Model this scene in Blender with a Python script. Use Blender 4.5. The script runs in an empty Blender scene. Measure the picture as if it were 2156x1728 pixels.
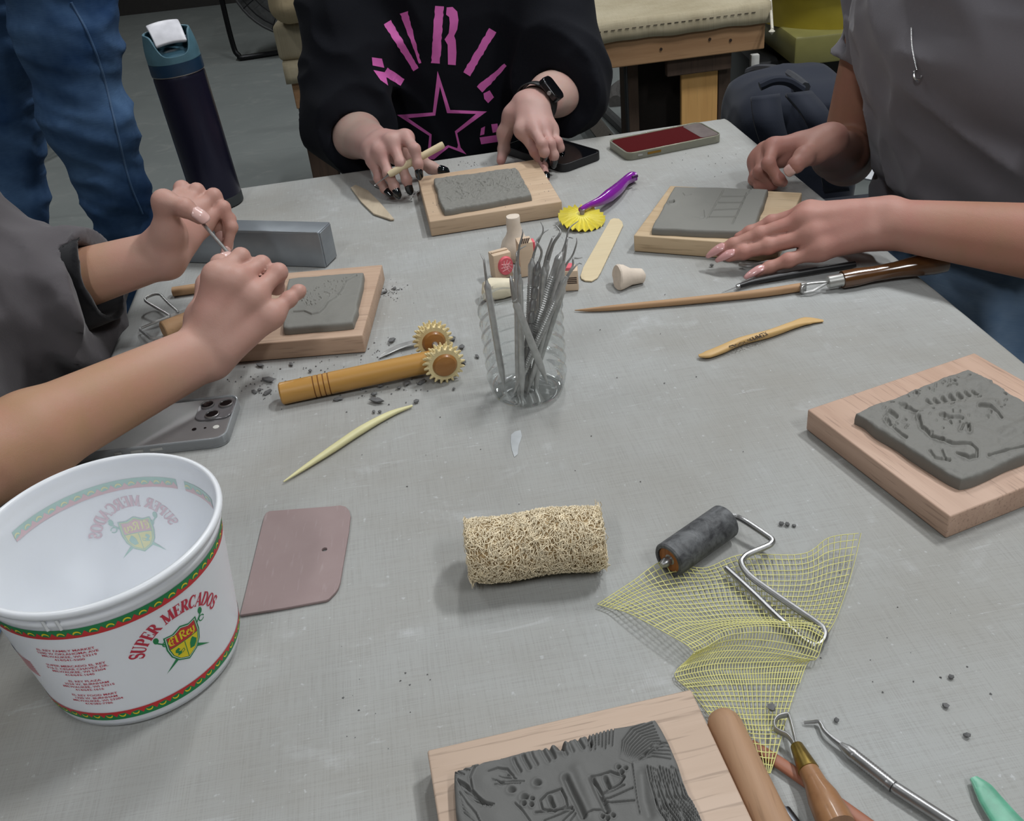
import bpy, bmesh, math, random
import numpy as np
from mathutils import Vector, Matrix
from mathutils.bvhtree import BVHTree
random.seed(7); RNG = np.random.default_rng(7)
scene = bpy.context.scene
COL = scene.collection

# ---------------------------------------------------------------- camera, light, exposure
W, H = 2156, 1728
FPX, PITCH, ROLL = 2060.0, math.radians(32.8), math.radians(-6.5)
TZ = 0.76                                     # table top height
CAM = np.array([0.0, 0.0, TZ + 0.5])
FWD = np.array([0, math.cos(PITCH), -math.sin(PITCH)])
_u0 = np.array([0, math.sin(PITCH), math.cos(PITCH)]); _r0 = np.array([1.0, 0, 0])
RIGHT = math.cos(ROLL) * _r0 + math.sin(ROLL) * _u0
UP = -math.sin(ROLL) * _r0 + math.cos(ROLL) * _u0
cam_data = bpy.data.cameras.new('camera'); cam = bpy.data.objects.new('camera', cam_data); COL.objects.link(cam)
cam_data.sensor_fit = 'HORIZONTAL'; cam_data.sensor_width = 36.0; cam_data.lens = FPX / W * 36.0
cam_data.clip_start = 0.02; cam_data.clip_end = 60
cam.matrix_world = Matrix(((RIGHT[0], UP[0], -FWD[0], CAM[0]), (RIGHT[1], UP[1], -FWD[1], CAM[1]),
                           (RIGHT[2], UP[2], -FWD[2], CAM[2]), (0, 0, 0, 1)))
scene.camera = cam

world = bpy.data.worlds.new('world'); scene.world = world; world.use_nodes = True
world.node_tree.nodes['Background'].inputs[0].default_value = (0.5, 0.52, 0.55, 1)
world.node_tree.nodes['Background'].inputs[1].default_value = 0.05

def area_light(name, loc, size, power, target=None, color=(0.965, 0.985, 1.0)):
    d = bpy.data.lights.new(name, 'AREA'); d.shape = 'RECTANGLE'; d.size, d.size_y = size
    d.energy = power; d.color = color
    o = bpy.data.objects.new(name, d); COL.objects.link(o); o.location = loc
    return o
# ceiling strip lights of the workshop and one added fill, facing down
area_light('ceiling_strip_or_fill', (1.55, 1.35, 3.55), (0.14, 0.6), 66)
area_light('ceiling_strip_or_fill', (0.55, 2.35, 3.55), (0.14, 0.8), 36)
area_light('ceiling_strip_or_fill', (-1.7, 1.9, 3.55), (0.25, 1.2), 16)
area_light('ceiling_strip_or_fill', (1.6, -1.3, 3.55), (0.25, 1.2), 50)
area_light('ceiling_strip_or_fill', (-1.0, -1.6, 3.55), (0.25, 1.2), 42)  # added unseen fill, brightens faces turned toward the camera
area_light('ceiling_strip_or_fill', (-1.7, 5.2, 3.55), (0.25, 1.2), 34)
area_light('ceiling_strip_or_fill', (1.8, 5.2, 3.55), (0.25, 1.2), 40)

vs = scene.view_settings
vs.view_transform = 'Standard'; vs.look = 'None'; vs.exposure = -0.3; vs.gamma = 1.0; vs.use_curve_mapping = False
# ---------------------------------------------------------------- projection helpers (only used to find where things stand)
def V(*a): return np.array(a, float)
def ray(px, py):
    d = FWD + RIGHT * (px - W / 2) / FPX - UP * (py - H / 2) / FPX
    return d / np.linalg.norm(d)
def P(px, py, h=0.0):
    """point at height h above the table top"""
    d = ray(px, py); return CAM + d * ((TZ + h - CAM[2]) / d[2])
def PZ(px, py, z):
    d = ray(px, py); return CAM + d * ((z - CAM[2]) / d[2])
def PY(px, py, y):
    """point at distance y in front of the camera's foot"""
    d = ray(px, py); return CAM + d * (y / d[1])
def proj(p):
    q = np.asarray(p, float) - CAM
    w = q @ FWD
    return np.stack([W / 2 + FPX * (q @ RIGHT) / w, H / 2 - FPX * (q @ UP) / w], -1)
def nrm(v): v = np.asarray(v, float); return v / (np.linalg.norm(v) + 1e-12)

# ---------------------------------------------------------------- objects
def link(o, parent=None):
    COL.objects.link(o)
    if parent is not None: o.parent = parent
    return o
def tag(o, label, cat, group=None):
    o['label'] = label; o['category'] = cat
    if group: o['group'] = group
    return o
def empty(name, label=None, cat=None, loc=(0, 0, 0), rz=0.0, group=None):
    o = bpy.data.objects.new(name, None); link(o); o.location = loc; o.rotation_euler = (0, 0, rz); o.empty_display_size = .02
    if label: tag(o, label, cat, group)
    return o
def meshobj(name, verts, faces, mat, parent=None, smooth=True, loc=None, rz=None, attrs=None, sharp=None):
    me = bpy.data.meshes.new(name)
    verts = np.asarray(verts, np.float32).reshape(-1, 3)
    if isinstance(faces, np.ndarray) and faces.ndim == 2:
        n, k = faces.shape
        me.vertices.add(len(verts)); me.vertices.foreach_set('co', verts.ravel())
        me.loops.add(n * k); me.loops.foreach_set('vertex_index', faces.astype(np.int32).ravel())
        me.polygons.add(n); me.polygons.foreach_set('loop_start', np.arange(0, n * k, k, dtype=np.int32))
        me.update(calc_edges=True); me.validate()
    else:
        me.from_pydata([tuple(map(float, v)) for v in verts], [], [tuple(map(int, f)) for f in faces]); me.update()
    if smooth: me.polygons.foreach_set('use_smooth', [True] * len(me.polygons))
    if attrs:
        for k, a in attrs.items():
            at = me.attributes.new(k, 'FLOAT', 'POINT'); at.data.foreach_set('value', np.asarray(a, np.float32))
    if sharp is not None and smooth: me.set_sharp_from_angle(angle=math.radians(sharp))
    if mat is not None: me.materials.append(mat)
    o = bpy.data.objects.new(name, me); link(o, parent)
    if loc is not None: o.location = loc
    if rz is not None: o.rotation_euler = (0, 0, rz)
    return o

class MB:
    """collects shapes for one mesh"""
    def __init__(s): s.v = []; s.f = []
    def add(s, v, f):
        n = len(s.v); s.v.extend([tuple(map(float, p)) for p in v]); s.f.extend([tuple(i + n for i in q) for q in f]); return s
    def box(s, c, size, rot=None, bev=0.0):
        bm = bmesh.new(); bmesh.ops.create_cube(bm, size=1)
        for v in bm.verts: v.co = Vector((v.co.x * size[0], v.co.y * size[1], v.co.z * size[2]))
        if bev > 0: bmesh.ops.bevel(bm, geom=bm.edges[:] + bm.verts[:], offset=bev, segments=2, affect='EDGES', profile=.5)
        M = Matrix.Translation(Vector(c)) @ (rot.to_4x4() if rot else Matrix())
        for v in bm.verts: v.co = M @ v.co
        bm.verts.index_update()
        s.add([v.co[:] for v in bm.verts], [[v.index for v in f.verts] for f in bm.faces]); bm.free(); return s
    def tube(s, pts, r, n=8, caps=True):
        pts = [np.asarray(p, float) for p in pts]; m = len(pts)
        rs = [r] * m if np.isscalar(r) else list(r)
        t = [nrm(pts[min(i + 1, m - 1)] - pts[max(i - 1, 0)]) for i in range(m)]
        a = V(0, 0, 1) if abs(t[0][2]) < .9 else V(1, 0, 0)
        u = nrm(np.cross(t[0], a)); vs_ = []
        for i in range(m):
            u = nrm(u - t[i] * (u @ t[i])); w = np.cross(t[i], u)
            for k in range(n):
                an = 2 * math.pi * k / n; vs_.append(pts[i] + rs[i] * (math.cos(an) * u + math.sin(an) * w))
        fs = [(i * n + k, i * n + (k + 1) % n, (i + 1) * n + (k + 1) % n, (i + 1) * n + k) for i in range(m - 1) for k in range(n)]
        if caps: fs += [tuple(range(n))[::-1], tuple((m - 1) * n + k for k in range(n))]
        return s.add(vs_, fs)
    def lathe(s, prof, n=32, M=None, caps=True):
        """prof: list of (radius, z)"""
        vs_ = [(r * math.cos(2 * math.pi * k / n), r * math.sin(2 * math.pi * k / n), z) for r, z in prof for k in range(n)]
        m = len(prof)
        fs = [(i * n + k, i * n + (k + 1) % n, (i + 1) * n + (k + 1) % n, (i + 1) * n + k) for i in range(m - 1) for k in range(n)]
        if caps:
            if prof[0][0] > 1e-6: fs.append(tuple(range(n))[::-1])
            if prof[-1][0] > 1e-6: fs.append(tuple((m - 1) * n + k for k in range(n)))
        if M is not None: vs_ = [tuple(M @ Vector(p)) for p in vs_]
        return s.add(vs_, fs)
    def prism(s, poly, z0, z1, M=None):
        n = len(poly); vs_ = [(x, y, z0) for x, y in poly] + [(x, y, z1) for x, y in poly]
        fs = [tuple(range(n))[::-1], tuple(range(n, 2 * n))] + [(i, (i + 1) % n, n + (i + 1) % n, n + i) for i in range(n)]
        if M is not None: vs_ = [tuple(M @ Vector(p)) for p in vs_]
        return s.add(vs_, fs)
    def build(s, name, mat, parent=None, smooth=True, sharp=35, bevel=0.0, **k):
        o = meshobj(name, s.v, s.f, mat, parent, smooth, sharp=sharp, **k)
        if bevel > 0:
            b = o.modifiers.new('bevel', 'BEVEL'); b.width = bevel; b.segments = 2; b.limit_method = 'ANGLE'; b.angle_limit = math.radians(40)
        return o

def frame(origin, xdir, zdir=(0, 0, 1)):
    """matrix with local x along xdir, z near zdir"""
    x = nrm(xdir); z = np.asarray(zdir, float); z = nrm(z - x * (x @ z)); y = np.cross(z, x)
    return Matrix(((x[0], y[0], z[0], origin[0]), (x[1], y[1], z[1], origin[1]), (x[2], y[2], z[2], origin[2]), (0, 0, 0, 1)))
def place(o, origin, xdir, zdir=(0, 0, 1)):
    M = frame(origin, xdir, zdir); o.matrix_world = M; return o
def smooth_path(pts, n=8):
    """Catmull-Rom"""
    p = [np.asarray(q, float) for q in pts]; p = [2 * p[0] - p[1]] + p + [2 * p[-1] - p[-2]]; out = []
    for i in range(1, len(p) - 2):
        for k in range(n):
            t = k / n
            out.append(.5 * (2 * p[i] + (p[i + 1] - p[i - 1]) * t + (2 * p[i - 1] - 5 * p[i] + 4 * p[i + 1] - p[i + 2]) * t * t + (3 * p[i] - p[i - 1] - 3 * p[i + 1] + p[i + 2]) * t ** 3))
    out.append(p[-2]); return out
def lerp_list(vals, m):
    return list(np.interp(np.linspace(0, 1, m), np.linspace(0, 1, len(vals)), vals))
def rounded(w, d, r, n=5):
    out = []
    for cx, cy, a0 in ((w / 2 - r, d / 2 - r, 0), (-w / 2 + r, d / 2 - r, 90), (-w / 2 + r, -d / 2 + r, 180), (w / 2 - r, -d / 2 + r, 270)):
        for k in range(n + 1):
            a = math.radians(a0 + 90 * k / n); out.append((cx + r * math.cos(a), cy + r * math.sin(a)))
    return out

# ---------------------------------------------------------------- materials
def srgb(r, g, b):
    f = lambda c: ((c / 255) / 12.92 if c / 255 <= .04045 else ((c / 255 + .055) / 1.055) ** 2.4)
    return (f(r), f(g), f(b), 1.0)
class NT:
    def __init__(s, name):
        s.m = bpy.data.materials.new(name); s.m.use_nodes = True; s.t = s.m.node_tree; s.b = s.t.nodes['Principled BSDF']
    def n(s, typ, **k):
        o = s.t.nodes.new(typ)
        for a, v in k.items():
            if a.startswith('i_'):
                key = a[2:]; key = int(key) if key.isdigit() else key.replace('_', ' ')
                o.inputs[key].default_value = v
            else: setattr(o, a, v)
        return o
    def l(s, a, b): s.t.links.new(a, b)
    def coords(s, scale=(1, 1, 1), kind='Object', rot=(0, 0, 0)):
        c = s.n('ShaderNodeTexCoord'); m = s.n('ShaderNodeMapping'); m.inputs['Scale'].default_value = scale; m.inputs['Rotation'].default_value = rot
        s.l(c.outputs[kind], m.inputs['Vector']); return m.outputs['Vector']
    def noise(s, vec, scale, detail=3, rough=.5, dist=0.0):
        o = s.n('ShaderNodeTexNoise', i_Scale=scale, i_Detail=detail, i_Roughness=rough, i_Distortion=dist); s.l(vec, o.inputs['Vector']); return o.outputs['Fac']
    def ramp(s, fac, stops):
        r = s.n('ShaderNodeValToRGB'); e = r.color_ramp.elements
        while len(e) < len(stops): e.new(.5)
        for el, (p, c) in zip(e, stops): el.position = p; el.color = c if len(c) == 4 else (*c, 1)
        s.l(fac, r.inputs['Fac']); return r.outputs['Color']
    def mix(s, fac, a, b, mode='MIX'):
        o = s.n('ShaderNodeMix', data_type='RGBA', blend_type=mode)
        for sock, v in ((o.inputs['Factor'], fac), (o.inputs['A'], a), (o.inputs['B'], b)):
            if hasattr(v, 'links'): s.l(v, sock)
            else: sock.default_value = v
        return o.outputs['Result']
    def math(s, op, a, b=0.0, c=None):
        o = s.n('ShaderNodeMath', operation=op)
        for i, v in enumerate((a, b) if c is None else (a, b, c)):
            if hasattr(v, 'links'): s.l(v, o.inputs[i])
            else: o.inputs[i].default_value = v
        return o.outputs[0]
    def bump(s, hgt, strength=.3, dist=.001, normal=None):
        o = s.n('ShaderNodeBump', i_Strength=strength, i_Distance=dist); s.l(hgt, o.inputs['Height'])
        if normal is not None: s.l(normal, o.inputs['Normal'])
        return o.outputs['Normal']
    def set(s, **k):
        for a, v in k.items():
            sock = s.b.inputs[a.replace('_', ' ')]
            if hasattr(v, 'links'): s.l(v, sock)
            else: sock.default_value = v
        return s
def plain(name, col, rough=.5, metal=0.0, var=.12, vscale=60, bump=.0, bscale=300, spec=.5, **k):
    """one colour with slight uneven tone and fine relief"""
    t = NT(name); vec = t.coords(); f = t.noise(vec, vscale, 4)
    c2 = tuple(max(0, c * (1 - var)) for c in col[:3]) + (1,); c1 = tuple(min(1, c * (1 + var)) for c in col[:3]) + (1,)
    t.set(Base_Color=t.ramp(f, [(.3, c2), (.7, c1)]), Roughness=rough, Metallic=metal, Specular_IOR_Level=spec, **k)
    if bump > 0: t.set(Normal=t.bump(t.noise(t.coords(), bscale, 3), bump, .0006))
    return t.m
def wood(name, light, dark, scale=1.0, axis='X', rough=.6, pore=.5, coat=0.0):
    t = NT(name)
    sc = {'X': (6, 90, 90), 'Y': (90, 6, 90), 'Z': (90, 90, 6)}[axis]; sc = tuple(c * scale for c in sc)
    vec = t.coords(sc); g = t.noise(vec, 1.0, 5, .6, .6)
    sc2 = {'X': (2, 24, 24), 'Y': (24, 2, 24), 'Z': (24, 24, 2)}[axis]; g2 = t.noise(t.coords(tuple(c * scale for c in sc2)), 1.0, 3, .5, 1.5)
    sc3 = {'X': (25, 500, 500), 'Y': (500, 25, 500), 'Z': (500, 500, 25)}[axis]; p = t.noise(t.coords(tuple(c * scale for c in sc3)), 1.0, 2, .5)
    base = t.mix(g2, dark, light); base = t.mix(t.math('MULTIPLY', t.ramp(g, [(.45, (0, 0, 0)), (.62, (1, 1, 1))]), .45), base, dark)
    pores = t.ramp(p, [(.58, (0, 0, 0)), (.68, (1, 1, 1))])
    base = t.mix(t.math('MULTIPLY', pores, pore), base, tuple(c * .55 for c in dark[:3]) + (1,))
    t.set(Base_Color=base, Roughness=rough, Coat_Weight=coat, Coat_Roughness=.15, Normal=t.bump(p, .15, .0004))
    return t.m

# ---------------------------------------------------------------- smooth implicit surfaces (for bodies, cloth)
class SDF:
    """min over groups of: smooth union of the group's own primitives with those of its parent group"""
    def __init__(s): s.g = []
    def group(s, k=.008, join=None, jk=.006): s.g.append(dict(p=[], k=k, join=join, jk=jk)); return len(s.g) - 1
    def cone(s, g, a, b, ra, rb, flat=None, fs=1.0): s.g[g]['p'].append((np.asarray(a, float), np.asarray(b, float), float(ra), float(rb), None if flat is None else nrm(flat), fs))
    @staticmethod
    def prim(p, q):
        a, b, ra, rb, fl, fs = q
        ab = b - a; L2 = ab @ ab + 1e-12
        t = np.clip(((p - a) @ ab) / L2, 0, 1)
        d = p - a - t[:, None] * ab
        if fl is not None:
            c = d @ fl; d = d + np.outer(c * (1 / fs - 1), fl)
        return np.sqrt((d * d).sum(1)) - (ra + t * (rb - ra))
    @staticmethod
    def smin(a, b, k):
        h = np.clip(k - np.abs(a - b), 0, None) / k
        return np.minimum(a, b) - h * h * k * .25
    def eval(s, p, near=None):
        n = len(p); ds = []; plo, phi = p.min(0), p.max(0)
        for g in s.g:
            d = np.full(n, .5)
            for q in g['p']:
                lo = np.minimum(q[0], q[1]) - max(q[2], q[3]) - .04; hi = np.maximum(q[0], q[1]) + max(q[2], q[3]) + .04
                if (phi < lo).any() or (plo > hi).any(): continue
                m = np.all((p > lo) & (p < hi), 1)
                if m.any(): d[m] = s.smin(d[m], s.prim(p[m], q), g['k'])
            if g['join'] is not None: d = s.smin(ds[g['join']], d, g['jk'])
            ds.append(d)
        return np.min(ds, 0)
    def bounds(s):
        lo = np.min([np.minimum(q[0], q[1]) - max(q[2], q[3]) for g in s.g for q in g['p']], 0); hi = np.max([np.maximum(q[0], q[1]) + max(q[2], q[3]) for g in s.g for q in g['p']], 0)
        return lo - .02, hi + .02
def polygonize(fn, lo, hi, vox, slack=1.0, newton=2, pad=0.0):
    """sparse surface nets"""
    B = 8; bs = B * vox
    nb = np.ceil((hi - lo) / bs).astype(int) + 1
    ijk = np.stack(np.meshgrid(*[np.arange(k) for k in nb], indexing='ij'), -1).reshape(-1, 3)
    ctr = lo + (ijk + .5) * bs
    d = np.concatenate([fn(c) for c in np.array_split(ctr, max(1, len(ctr) // 20000))])
    act = ijk[np.abs(d) < bs * .87 * slack + vox + pad]
    o = np.stack(np.meshgrid(*[np.arange(B + 1)] * 3, indexing='ij'), -1).reshape(-1, 3)
    g = act[:, None, :] * B + o[None]
    val = np.empty(g.shape[:2], np.float32)
    step = max(1, 60000 // len(o))
    for i in range(0, len(act), step):
        q = g[i:i + step].reshape(-1, 3); val[i:i + step] = fn(lo + q * vox).reshape(-1, len(o))
    val = val.reshape(-1, B + 1, B + 1, B + 1)
    sgn = val < 0
    c = [(i, j, k) for i in (0, 1) for j in (0, 1) for k in (0, 1)]
    sl = lambda A, q: A[:, q[0]:B + q[0], q[1]:B + q[1], q[2]:B + q[2]]
    cnt = sum(sl(sgn, q).astype(np.int8) for q in c)
    cells = np.argwhere((cnt > 0) & (cnt < 8))
    gi = act[cells[:, 0]] * B + cells[:, 1:]
    N = nb * B + 4
    key = lambda a: (a[:, 0].astype(np.int64) * N[1] + a[:, 1]) * N[2] + a[:, 2]
    cv = np.stack([sl(val, q)[tuple(cells.T)] for q in c], 1)
    acc = np.zeros((len(cells), 3)); num = np.zeros(len(cells)); cc = np.array(c, float)
    for a in range(8):
        for b in range(a + 1, 8):
            if np.abs(cc[a] - cc[b]).sum() == 1:
                m = (cv[:, a] < 0) != (cv[:, b] < 0); t = cv[m, a] / (cv[m, a] - cv[m, b])
                acc[m] += cc[a] + t[:, None] * (cc[b] - cc[a]); num[m] += 1
    verts = lo + (gi + acc / num[:, None]) * vox
    kk = key(gi); order = np.argsort(kk); ks = kk[order]
    def look(a):
        q = key(a); i = np.searchsorted(ks, q); i = np.clip(i, 0, len(ks) - 1); ok = ks[i] == q; return order[i], ok
    faces = []
    s0 = cv[:, 0] < 0
    for ax, ci in ((0, 4), (1, 2), (2, 1)):
        s1 = cv[:, ci] < 0; m = s0 != s1; g0 = gi[m]
        u = np.zeros(3, int); w = np.zeros(3, int); u[(ax + 1) % 3] = 1; w[(ax + 2) % 3] = 1
        a, o1 = look(g0); b_, o2 = look(g0 - u); c_, o3 = look(g0 - u - w); d_, o4 = look(g0 - w)
        ok = o1 & o2 & o3 & o4; q = np.stack([a, b_, c_, d_], 1)[ok]; fl = s0[m][ok]
        q[~fl] = q[~fl][:, ::-1]; faces.append(q)
    faces = np.concatenate(faces)
    e = vox * .25
    raw = fn; fn = lambda q: np.concatenate([raw(c) for c in np.array_split(q, max(1, len(q) // 30000))])
    for _ in range(newton):
        d0 = fn(verts); gr = np.stack([fn(verts + e * np.eye(3)[i]) - d0 for i in range(3)], 1) / e
        gl = (gr * gr).sum(1) + 1e-9; stp = np.clip(d0 / gl, -vox, vox); verts = verts - gr * stp[:, None]
    return verts, faces

# value noise for shaping cloth and clay
_NT = RNG.random((64, 64, 64))
def vnoise(p):
    p = np.asarray(p, float); i = np.floor(p).astype(int); f = p - i; f = f * f * (3 - 2 * f); r = 0
    for a in (0, 1):
        for b in (0, 1):
            for c in (0, 1):
                w = (f[:, 0] if a else 1 - f[:, 0]) * (f[:, 1] if b else 1 - f[:, 1]) * (f[:, 2] if c else 1 - f[:, 2])
                r = r + w * _NT[(i[:, 0] + a) % 64, (i[:, 1] + b) % 64, (i[:, 2] + c) % 64]
    return r * 2 - 1
def fbm(p, o=3):
    p = np.asarray(p, float); r = 0; a = 1.0
    for _ in range(o): r = r + a * vnoise(p); p = p * 2.03 + 7.1; a *= .5
    return r
# ================================================================ materials shared
def mat_canvas(name, base, dust, stain, weave=1300, amount=1.0):
    t = NT(name); v = t.coords()
    big = t.noise(v, 3.2, 5, .6, .4); mid = t.noise(v, 14, 5, .65, .6); fine = t.noise(v, 70, 4, .6)
    c = t.mix(t.ramp(big, [(.35, (0, 0, 0)), (.7, (1, 1, 1))]), base, stain)
    d = t.math('MULTIPLY', t.ramp(mid, [(.58, (0, 0, 0)), (.76, (1, 1, 1))]), t.ramp(fine, [(.35, (.1, .1, .1)), (.65, (1, 1, 1))]))
    c = t.mix(t.math('MULTIPLY', d, .55 * amount), c, dust)
    # pale specks and scuffs of dried clay
    sp = t.noise(t.coords((1, 1, 1)), 190, 2, .5); c = t.mix(t.math('MULTIPLY', t.ramp(sp, [(.70, (0, 0, 0)), (.76, (1, 1, 1))]), .5 * amount), c, dust)
    sc = t.noise(t.coords((16, 70, 1), rot=(0, 0, .7)), 1.0, 3, .6, .8); c = t.mix(t.math('MULTIPLY', t.ramp(sc, [(.66, (0, 0, 0)), (.74, (1, 1, 1))]), .3 * amount), c, dust)
    # weave: threads of uneven thickness in both directions
    wx = t.noise(t.coords((weave, 30, 1)), 1.0, 2, .6); wy = t.noise(t.coords((30, weave, 1)), 1.0, 2, .6)
    wv = t.math('MULTIPLY', t.math('ADD', wx, wy), .5)
    c = t.mix(t.ramp(wv, [(.36, (.34, .34, .34)), (.52, (0, 0, 0))]), c, tuple(x * .72 for x in stain[:3]) + (1,))
    t.set(Base_Color=c, Roughness=.9, Specular_IOR_Level=.2)
    hgt = t.math('ADD', t.math('MULTIPLY', wv, .5), t.math('MULTIPLY', t.noise(v, 9, 3, .5, .5), 6.0))
    t.set(Normal=t.bump(hgt, .35, .0007)); return t.m
def mat_concrete():
    t = NT('concrete'); v = t.coords()
    a = t.noise(v, .9, 6, .62, .5); b = t.noise(v, 7, 5, .65, .8); f = t.noise(v, 60, 3)
    c = t.mix(a, srgb(108, 114, 113), srgb(140, 145, 143)); c = t.mix(t.math('MULTIPLY', t.ramp(b, [(.55, (0, 0, 0)), (.75, (1, 1, 1))]), .5), c, srgb(150, 152, 148))
    c = t.mix(t.math('MULTIPLY', t.ramp(t.noise(t.coords((.5, 5, 1)), 1.0, 4, .6, 1), [(.6, (0, 0, 0)), (.8, (1, 1, 1))]), .35), c, srgb(84, 88, 88))
    t.set(Base_Color=c, Roughness=t.math('ADD', t.math('MULTIPLY', b, .25), .42), Normal=t.bump(f, .12, .001)); return t.m
M_CANVAS = mat_canvas('table_canvas', srgb(168, 170, 169), srgb(196, 198, 200), srgb(152, 150, 144))
M_CANVAS2 = mat_canvas('bench_canvas', srgb(190, 180, 155), srgb(205, 198, 180), srgb(160, 148, 122), 700, .4)
M_CONC = mat_concrete()
M_WALL = plain('painted_block', srgb(120, 118, 112), .85, var=.08, vscale=3, bump=.2, bscale=40)
M_CEIL = plain('ceiling_paint', srgb(150, 150, 148), .9, var=.05, vscale=2)
M_BEAM = wood('construction_lumber', srgb(186, 150, 112), srgb(142, 104, 70), .35, 'X', .75, .25)
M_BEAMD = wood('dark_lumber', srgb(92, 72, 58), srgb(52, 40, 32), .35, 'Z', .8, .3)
M_PLY = wood('plywood_panel', srgb(176, 132, 82), srgb(150, 106, 60), .3, 'Z', .75, .15)
M_OAK = wood('oak_edge', srgb(196, 164, 128), srgb(160, 124, 92), .8, 'X', .65, .45)
M_BLACKMETAL = plain('black_metal', srgb(26, 27, 29), .35, .6, .1)
M_BLACKPLASTIC = plain('black_plastic', srgb(22, 23, 25), .4, 0, .08)
M_STEEL = plain('steel', srgb(168, 168, 168), .36, .9, .1, 90)
M_STEELDULL = plain('dull_steel', srgb(176, 176, 174), .4, .7, .15, 120)

# ================================================================ the room
def slab(name, lo, hi, mat):
    mb = MB().box([(a + b) / 2 for a, b in zip(lo, hi)], [b - a for a, b in zip(lo, hi)])
    o = mb.build(name, mat, smooth=False); o['kind'] = 'structure'; return o
slab('floor', (-5, -3.5, -.1), (5, 8.3, 0), M_CONC)
slab('ceiling', (-5, -3.5, 3.7), (5, 8.3, 3.8), M_CEIL)
slab('wall_back', (-5.1, 8.2, 0), (5.1, 8.3, 3.7), M_WALL)
slab('wall_left', (-5.1, -3.5, 0), (-5, 8.2, 3.7), M_WALL)
slab('wall_right', (5, -3.5, 0), (5.1, 8.2, 3.7), M_WALL)
slab('wall_front', (-5.1, -3.6, 0), (5.1, -3.5, 3.7), M_WALL)
o = MB().box((0, 8.18, .06), (10, .04, .12)).build('baseboard_back', plain('rubber_base', srgb(40, 38, 36), .6), smooth=False); o['kind'] = 'structure'

# ================================================================ the work table (canvas stretched over a board top)
YAW = math.radians(5.3)
_ux = V(math.cos(YAW), math.sin(YAW), 0); _uy = V(-math.sin(YAW), math.cos(YAW), 0)
def tbl(a, b, z): return _ux * a + _uy * b + V(0, 0, z)
_R = P(1774, 441) @ _ux; _L = P(240, 712) @ _ux; _F = P(1000, 321) @ _uy; _N = -.02
table = empty('work_table', 'canvas covered work table holding the clay boards and tools', 'table', tbl((_R + _L) / 2, (_F + _N) / 2, 0), YAW)
_w, _d = _R - _L, _F - _N
def canvas_top():
    # rounded slab with soft edge and faint wrinkles; local coordinates of the table
    nx, ny = 150, 250; r = .012
    xs = np.linspace(-_w / 2, _w / 2, nx); ys = np.linspace(-_d / 2, _d / 2, ny)
    X, Y = np.meshgrid(xs, ys, indexing='ij')
    cr = .03                                  # rounded plan corners
    qx = np.abs(X) - (_w / 2 - cr); qy = np.abs(Y) - (_d / 2 - cr); m = (qx > 0) & (qy > 0)
    s = np.where(m, cr / np.maximum(np.maximum(qx, qy), 1e-9) * 1.0, 1)
    ln = np.sqrt(qx ** 2 + qy ** 2); f = np.where(m, np.maximum(qx, qy) / np.maximum(ln, 1e-9), 1)
    X = np.where(m, np.sign(X) * (_w / 2 - cr + qx * f), X); Y = np.where(m, np.sign(Y) * (_d / 2 - cr + qy * f), Y)
    p = np.stack([X.ravel() * 5, Y.ravel() * 5, np.zeros(X.size)], 1)
    z = (TZ - .0003 + np.clip(fbm(p, 3), -1, 1) * .0003).reshape(X.shape)
    ed = np.minimum(np.minimum(_w / 2 - np.abs(X), _d / 2 - np.abs(Y)), r)
    z = z - (r - ed) ** 2 / r * .5
    v = np.stack([X, Y, z], -1).reshape(-1, 3)
    idx = np.arange(nx * ny).reshape(nx, ny)
    f = np.stack([idx[:-1, :-1], idx[1:, :-1], idx[1:, 1:], idx[:-1, 1:]], -1).reshape(-1, 4)
    ring = np.concatenate([idx[:, 0], idx[-1, 1:], idx[-2::-1, -1], idx[0, -2:0:-1]])
    base = v[ring].copy(); n0 = len(v); n = len(ring)
    b1 = base.copy(); b1[:, 2] = TZ - .03; b2 = base * V(.985, .985, 1); b2[:, 2] = TZ - .036
    v = np.vstack([v, b1, b2]); k = np.arange(n); k2 = (k + 1) % n
    f = np.vstack([f, np.stack([ring[k2], ring[k], n0 + k, n0 + k2], 1), np.stack([n0 + k2, n0 + k, n0 + n + k, n0 + n + k2], 1)])
    return meshobj('canvas_cover', v, f, M_CANVAS, table)
canvas_top()
def smear(pts):
    q = [P(*p, .0003) for p in pts]; c = np.mean(q, 0); o = meshobj('dried_slip_smear', q, [tuple(range(len(q)))], plain('dried_white_slip', srgb(182, 186, 188), .9), table, smooth=False); bpy.context.view_layer.update(); o.matrix_parent_inverse = table.matrix_world.inverted()
smear([(1076, 915), (1084, 908), (1096, 905), (1099, 918), (1092, 938), (1090, 956), (1083, 962), (1078, 948), (1075, 930)])
MB().box((0, 0, TZ - .025), (_w - .03, _d - .03, .03)).build('top_board', M_PLY, table, smooth=False)
for sx in (-1, 1): MB().box((sx * (_w / 2 - .1), 0, TZ - .085), (.03, _d - .2, .09)).build('apron', M_BEAM, table, smooth=False, bevel=.003)
for sy in (-1, 1): MB().box((0, sy * (_d / 2 - .1), TZ - .085), (_w - .2, .03, .09)).build('apron', M_BEAM, table, smooth=False, bevel=.003)
for sx in (-1, 1):
    for sy in (-1, 1): MB().box((sx * (_w / 2 - .13), sy * (_d / 2 - .13), (TZ - .04) / 2), (.085, .085, TZ - .04)).build('leg', M_BEAMD, table, smooth=False, bevel=.004)

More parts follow.
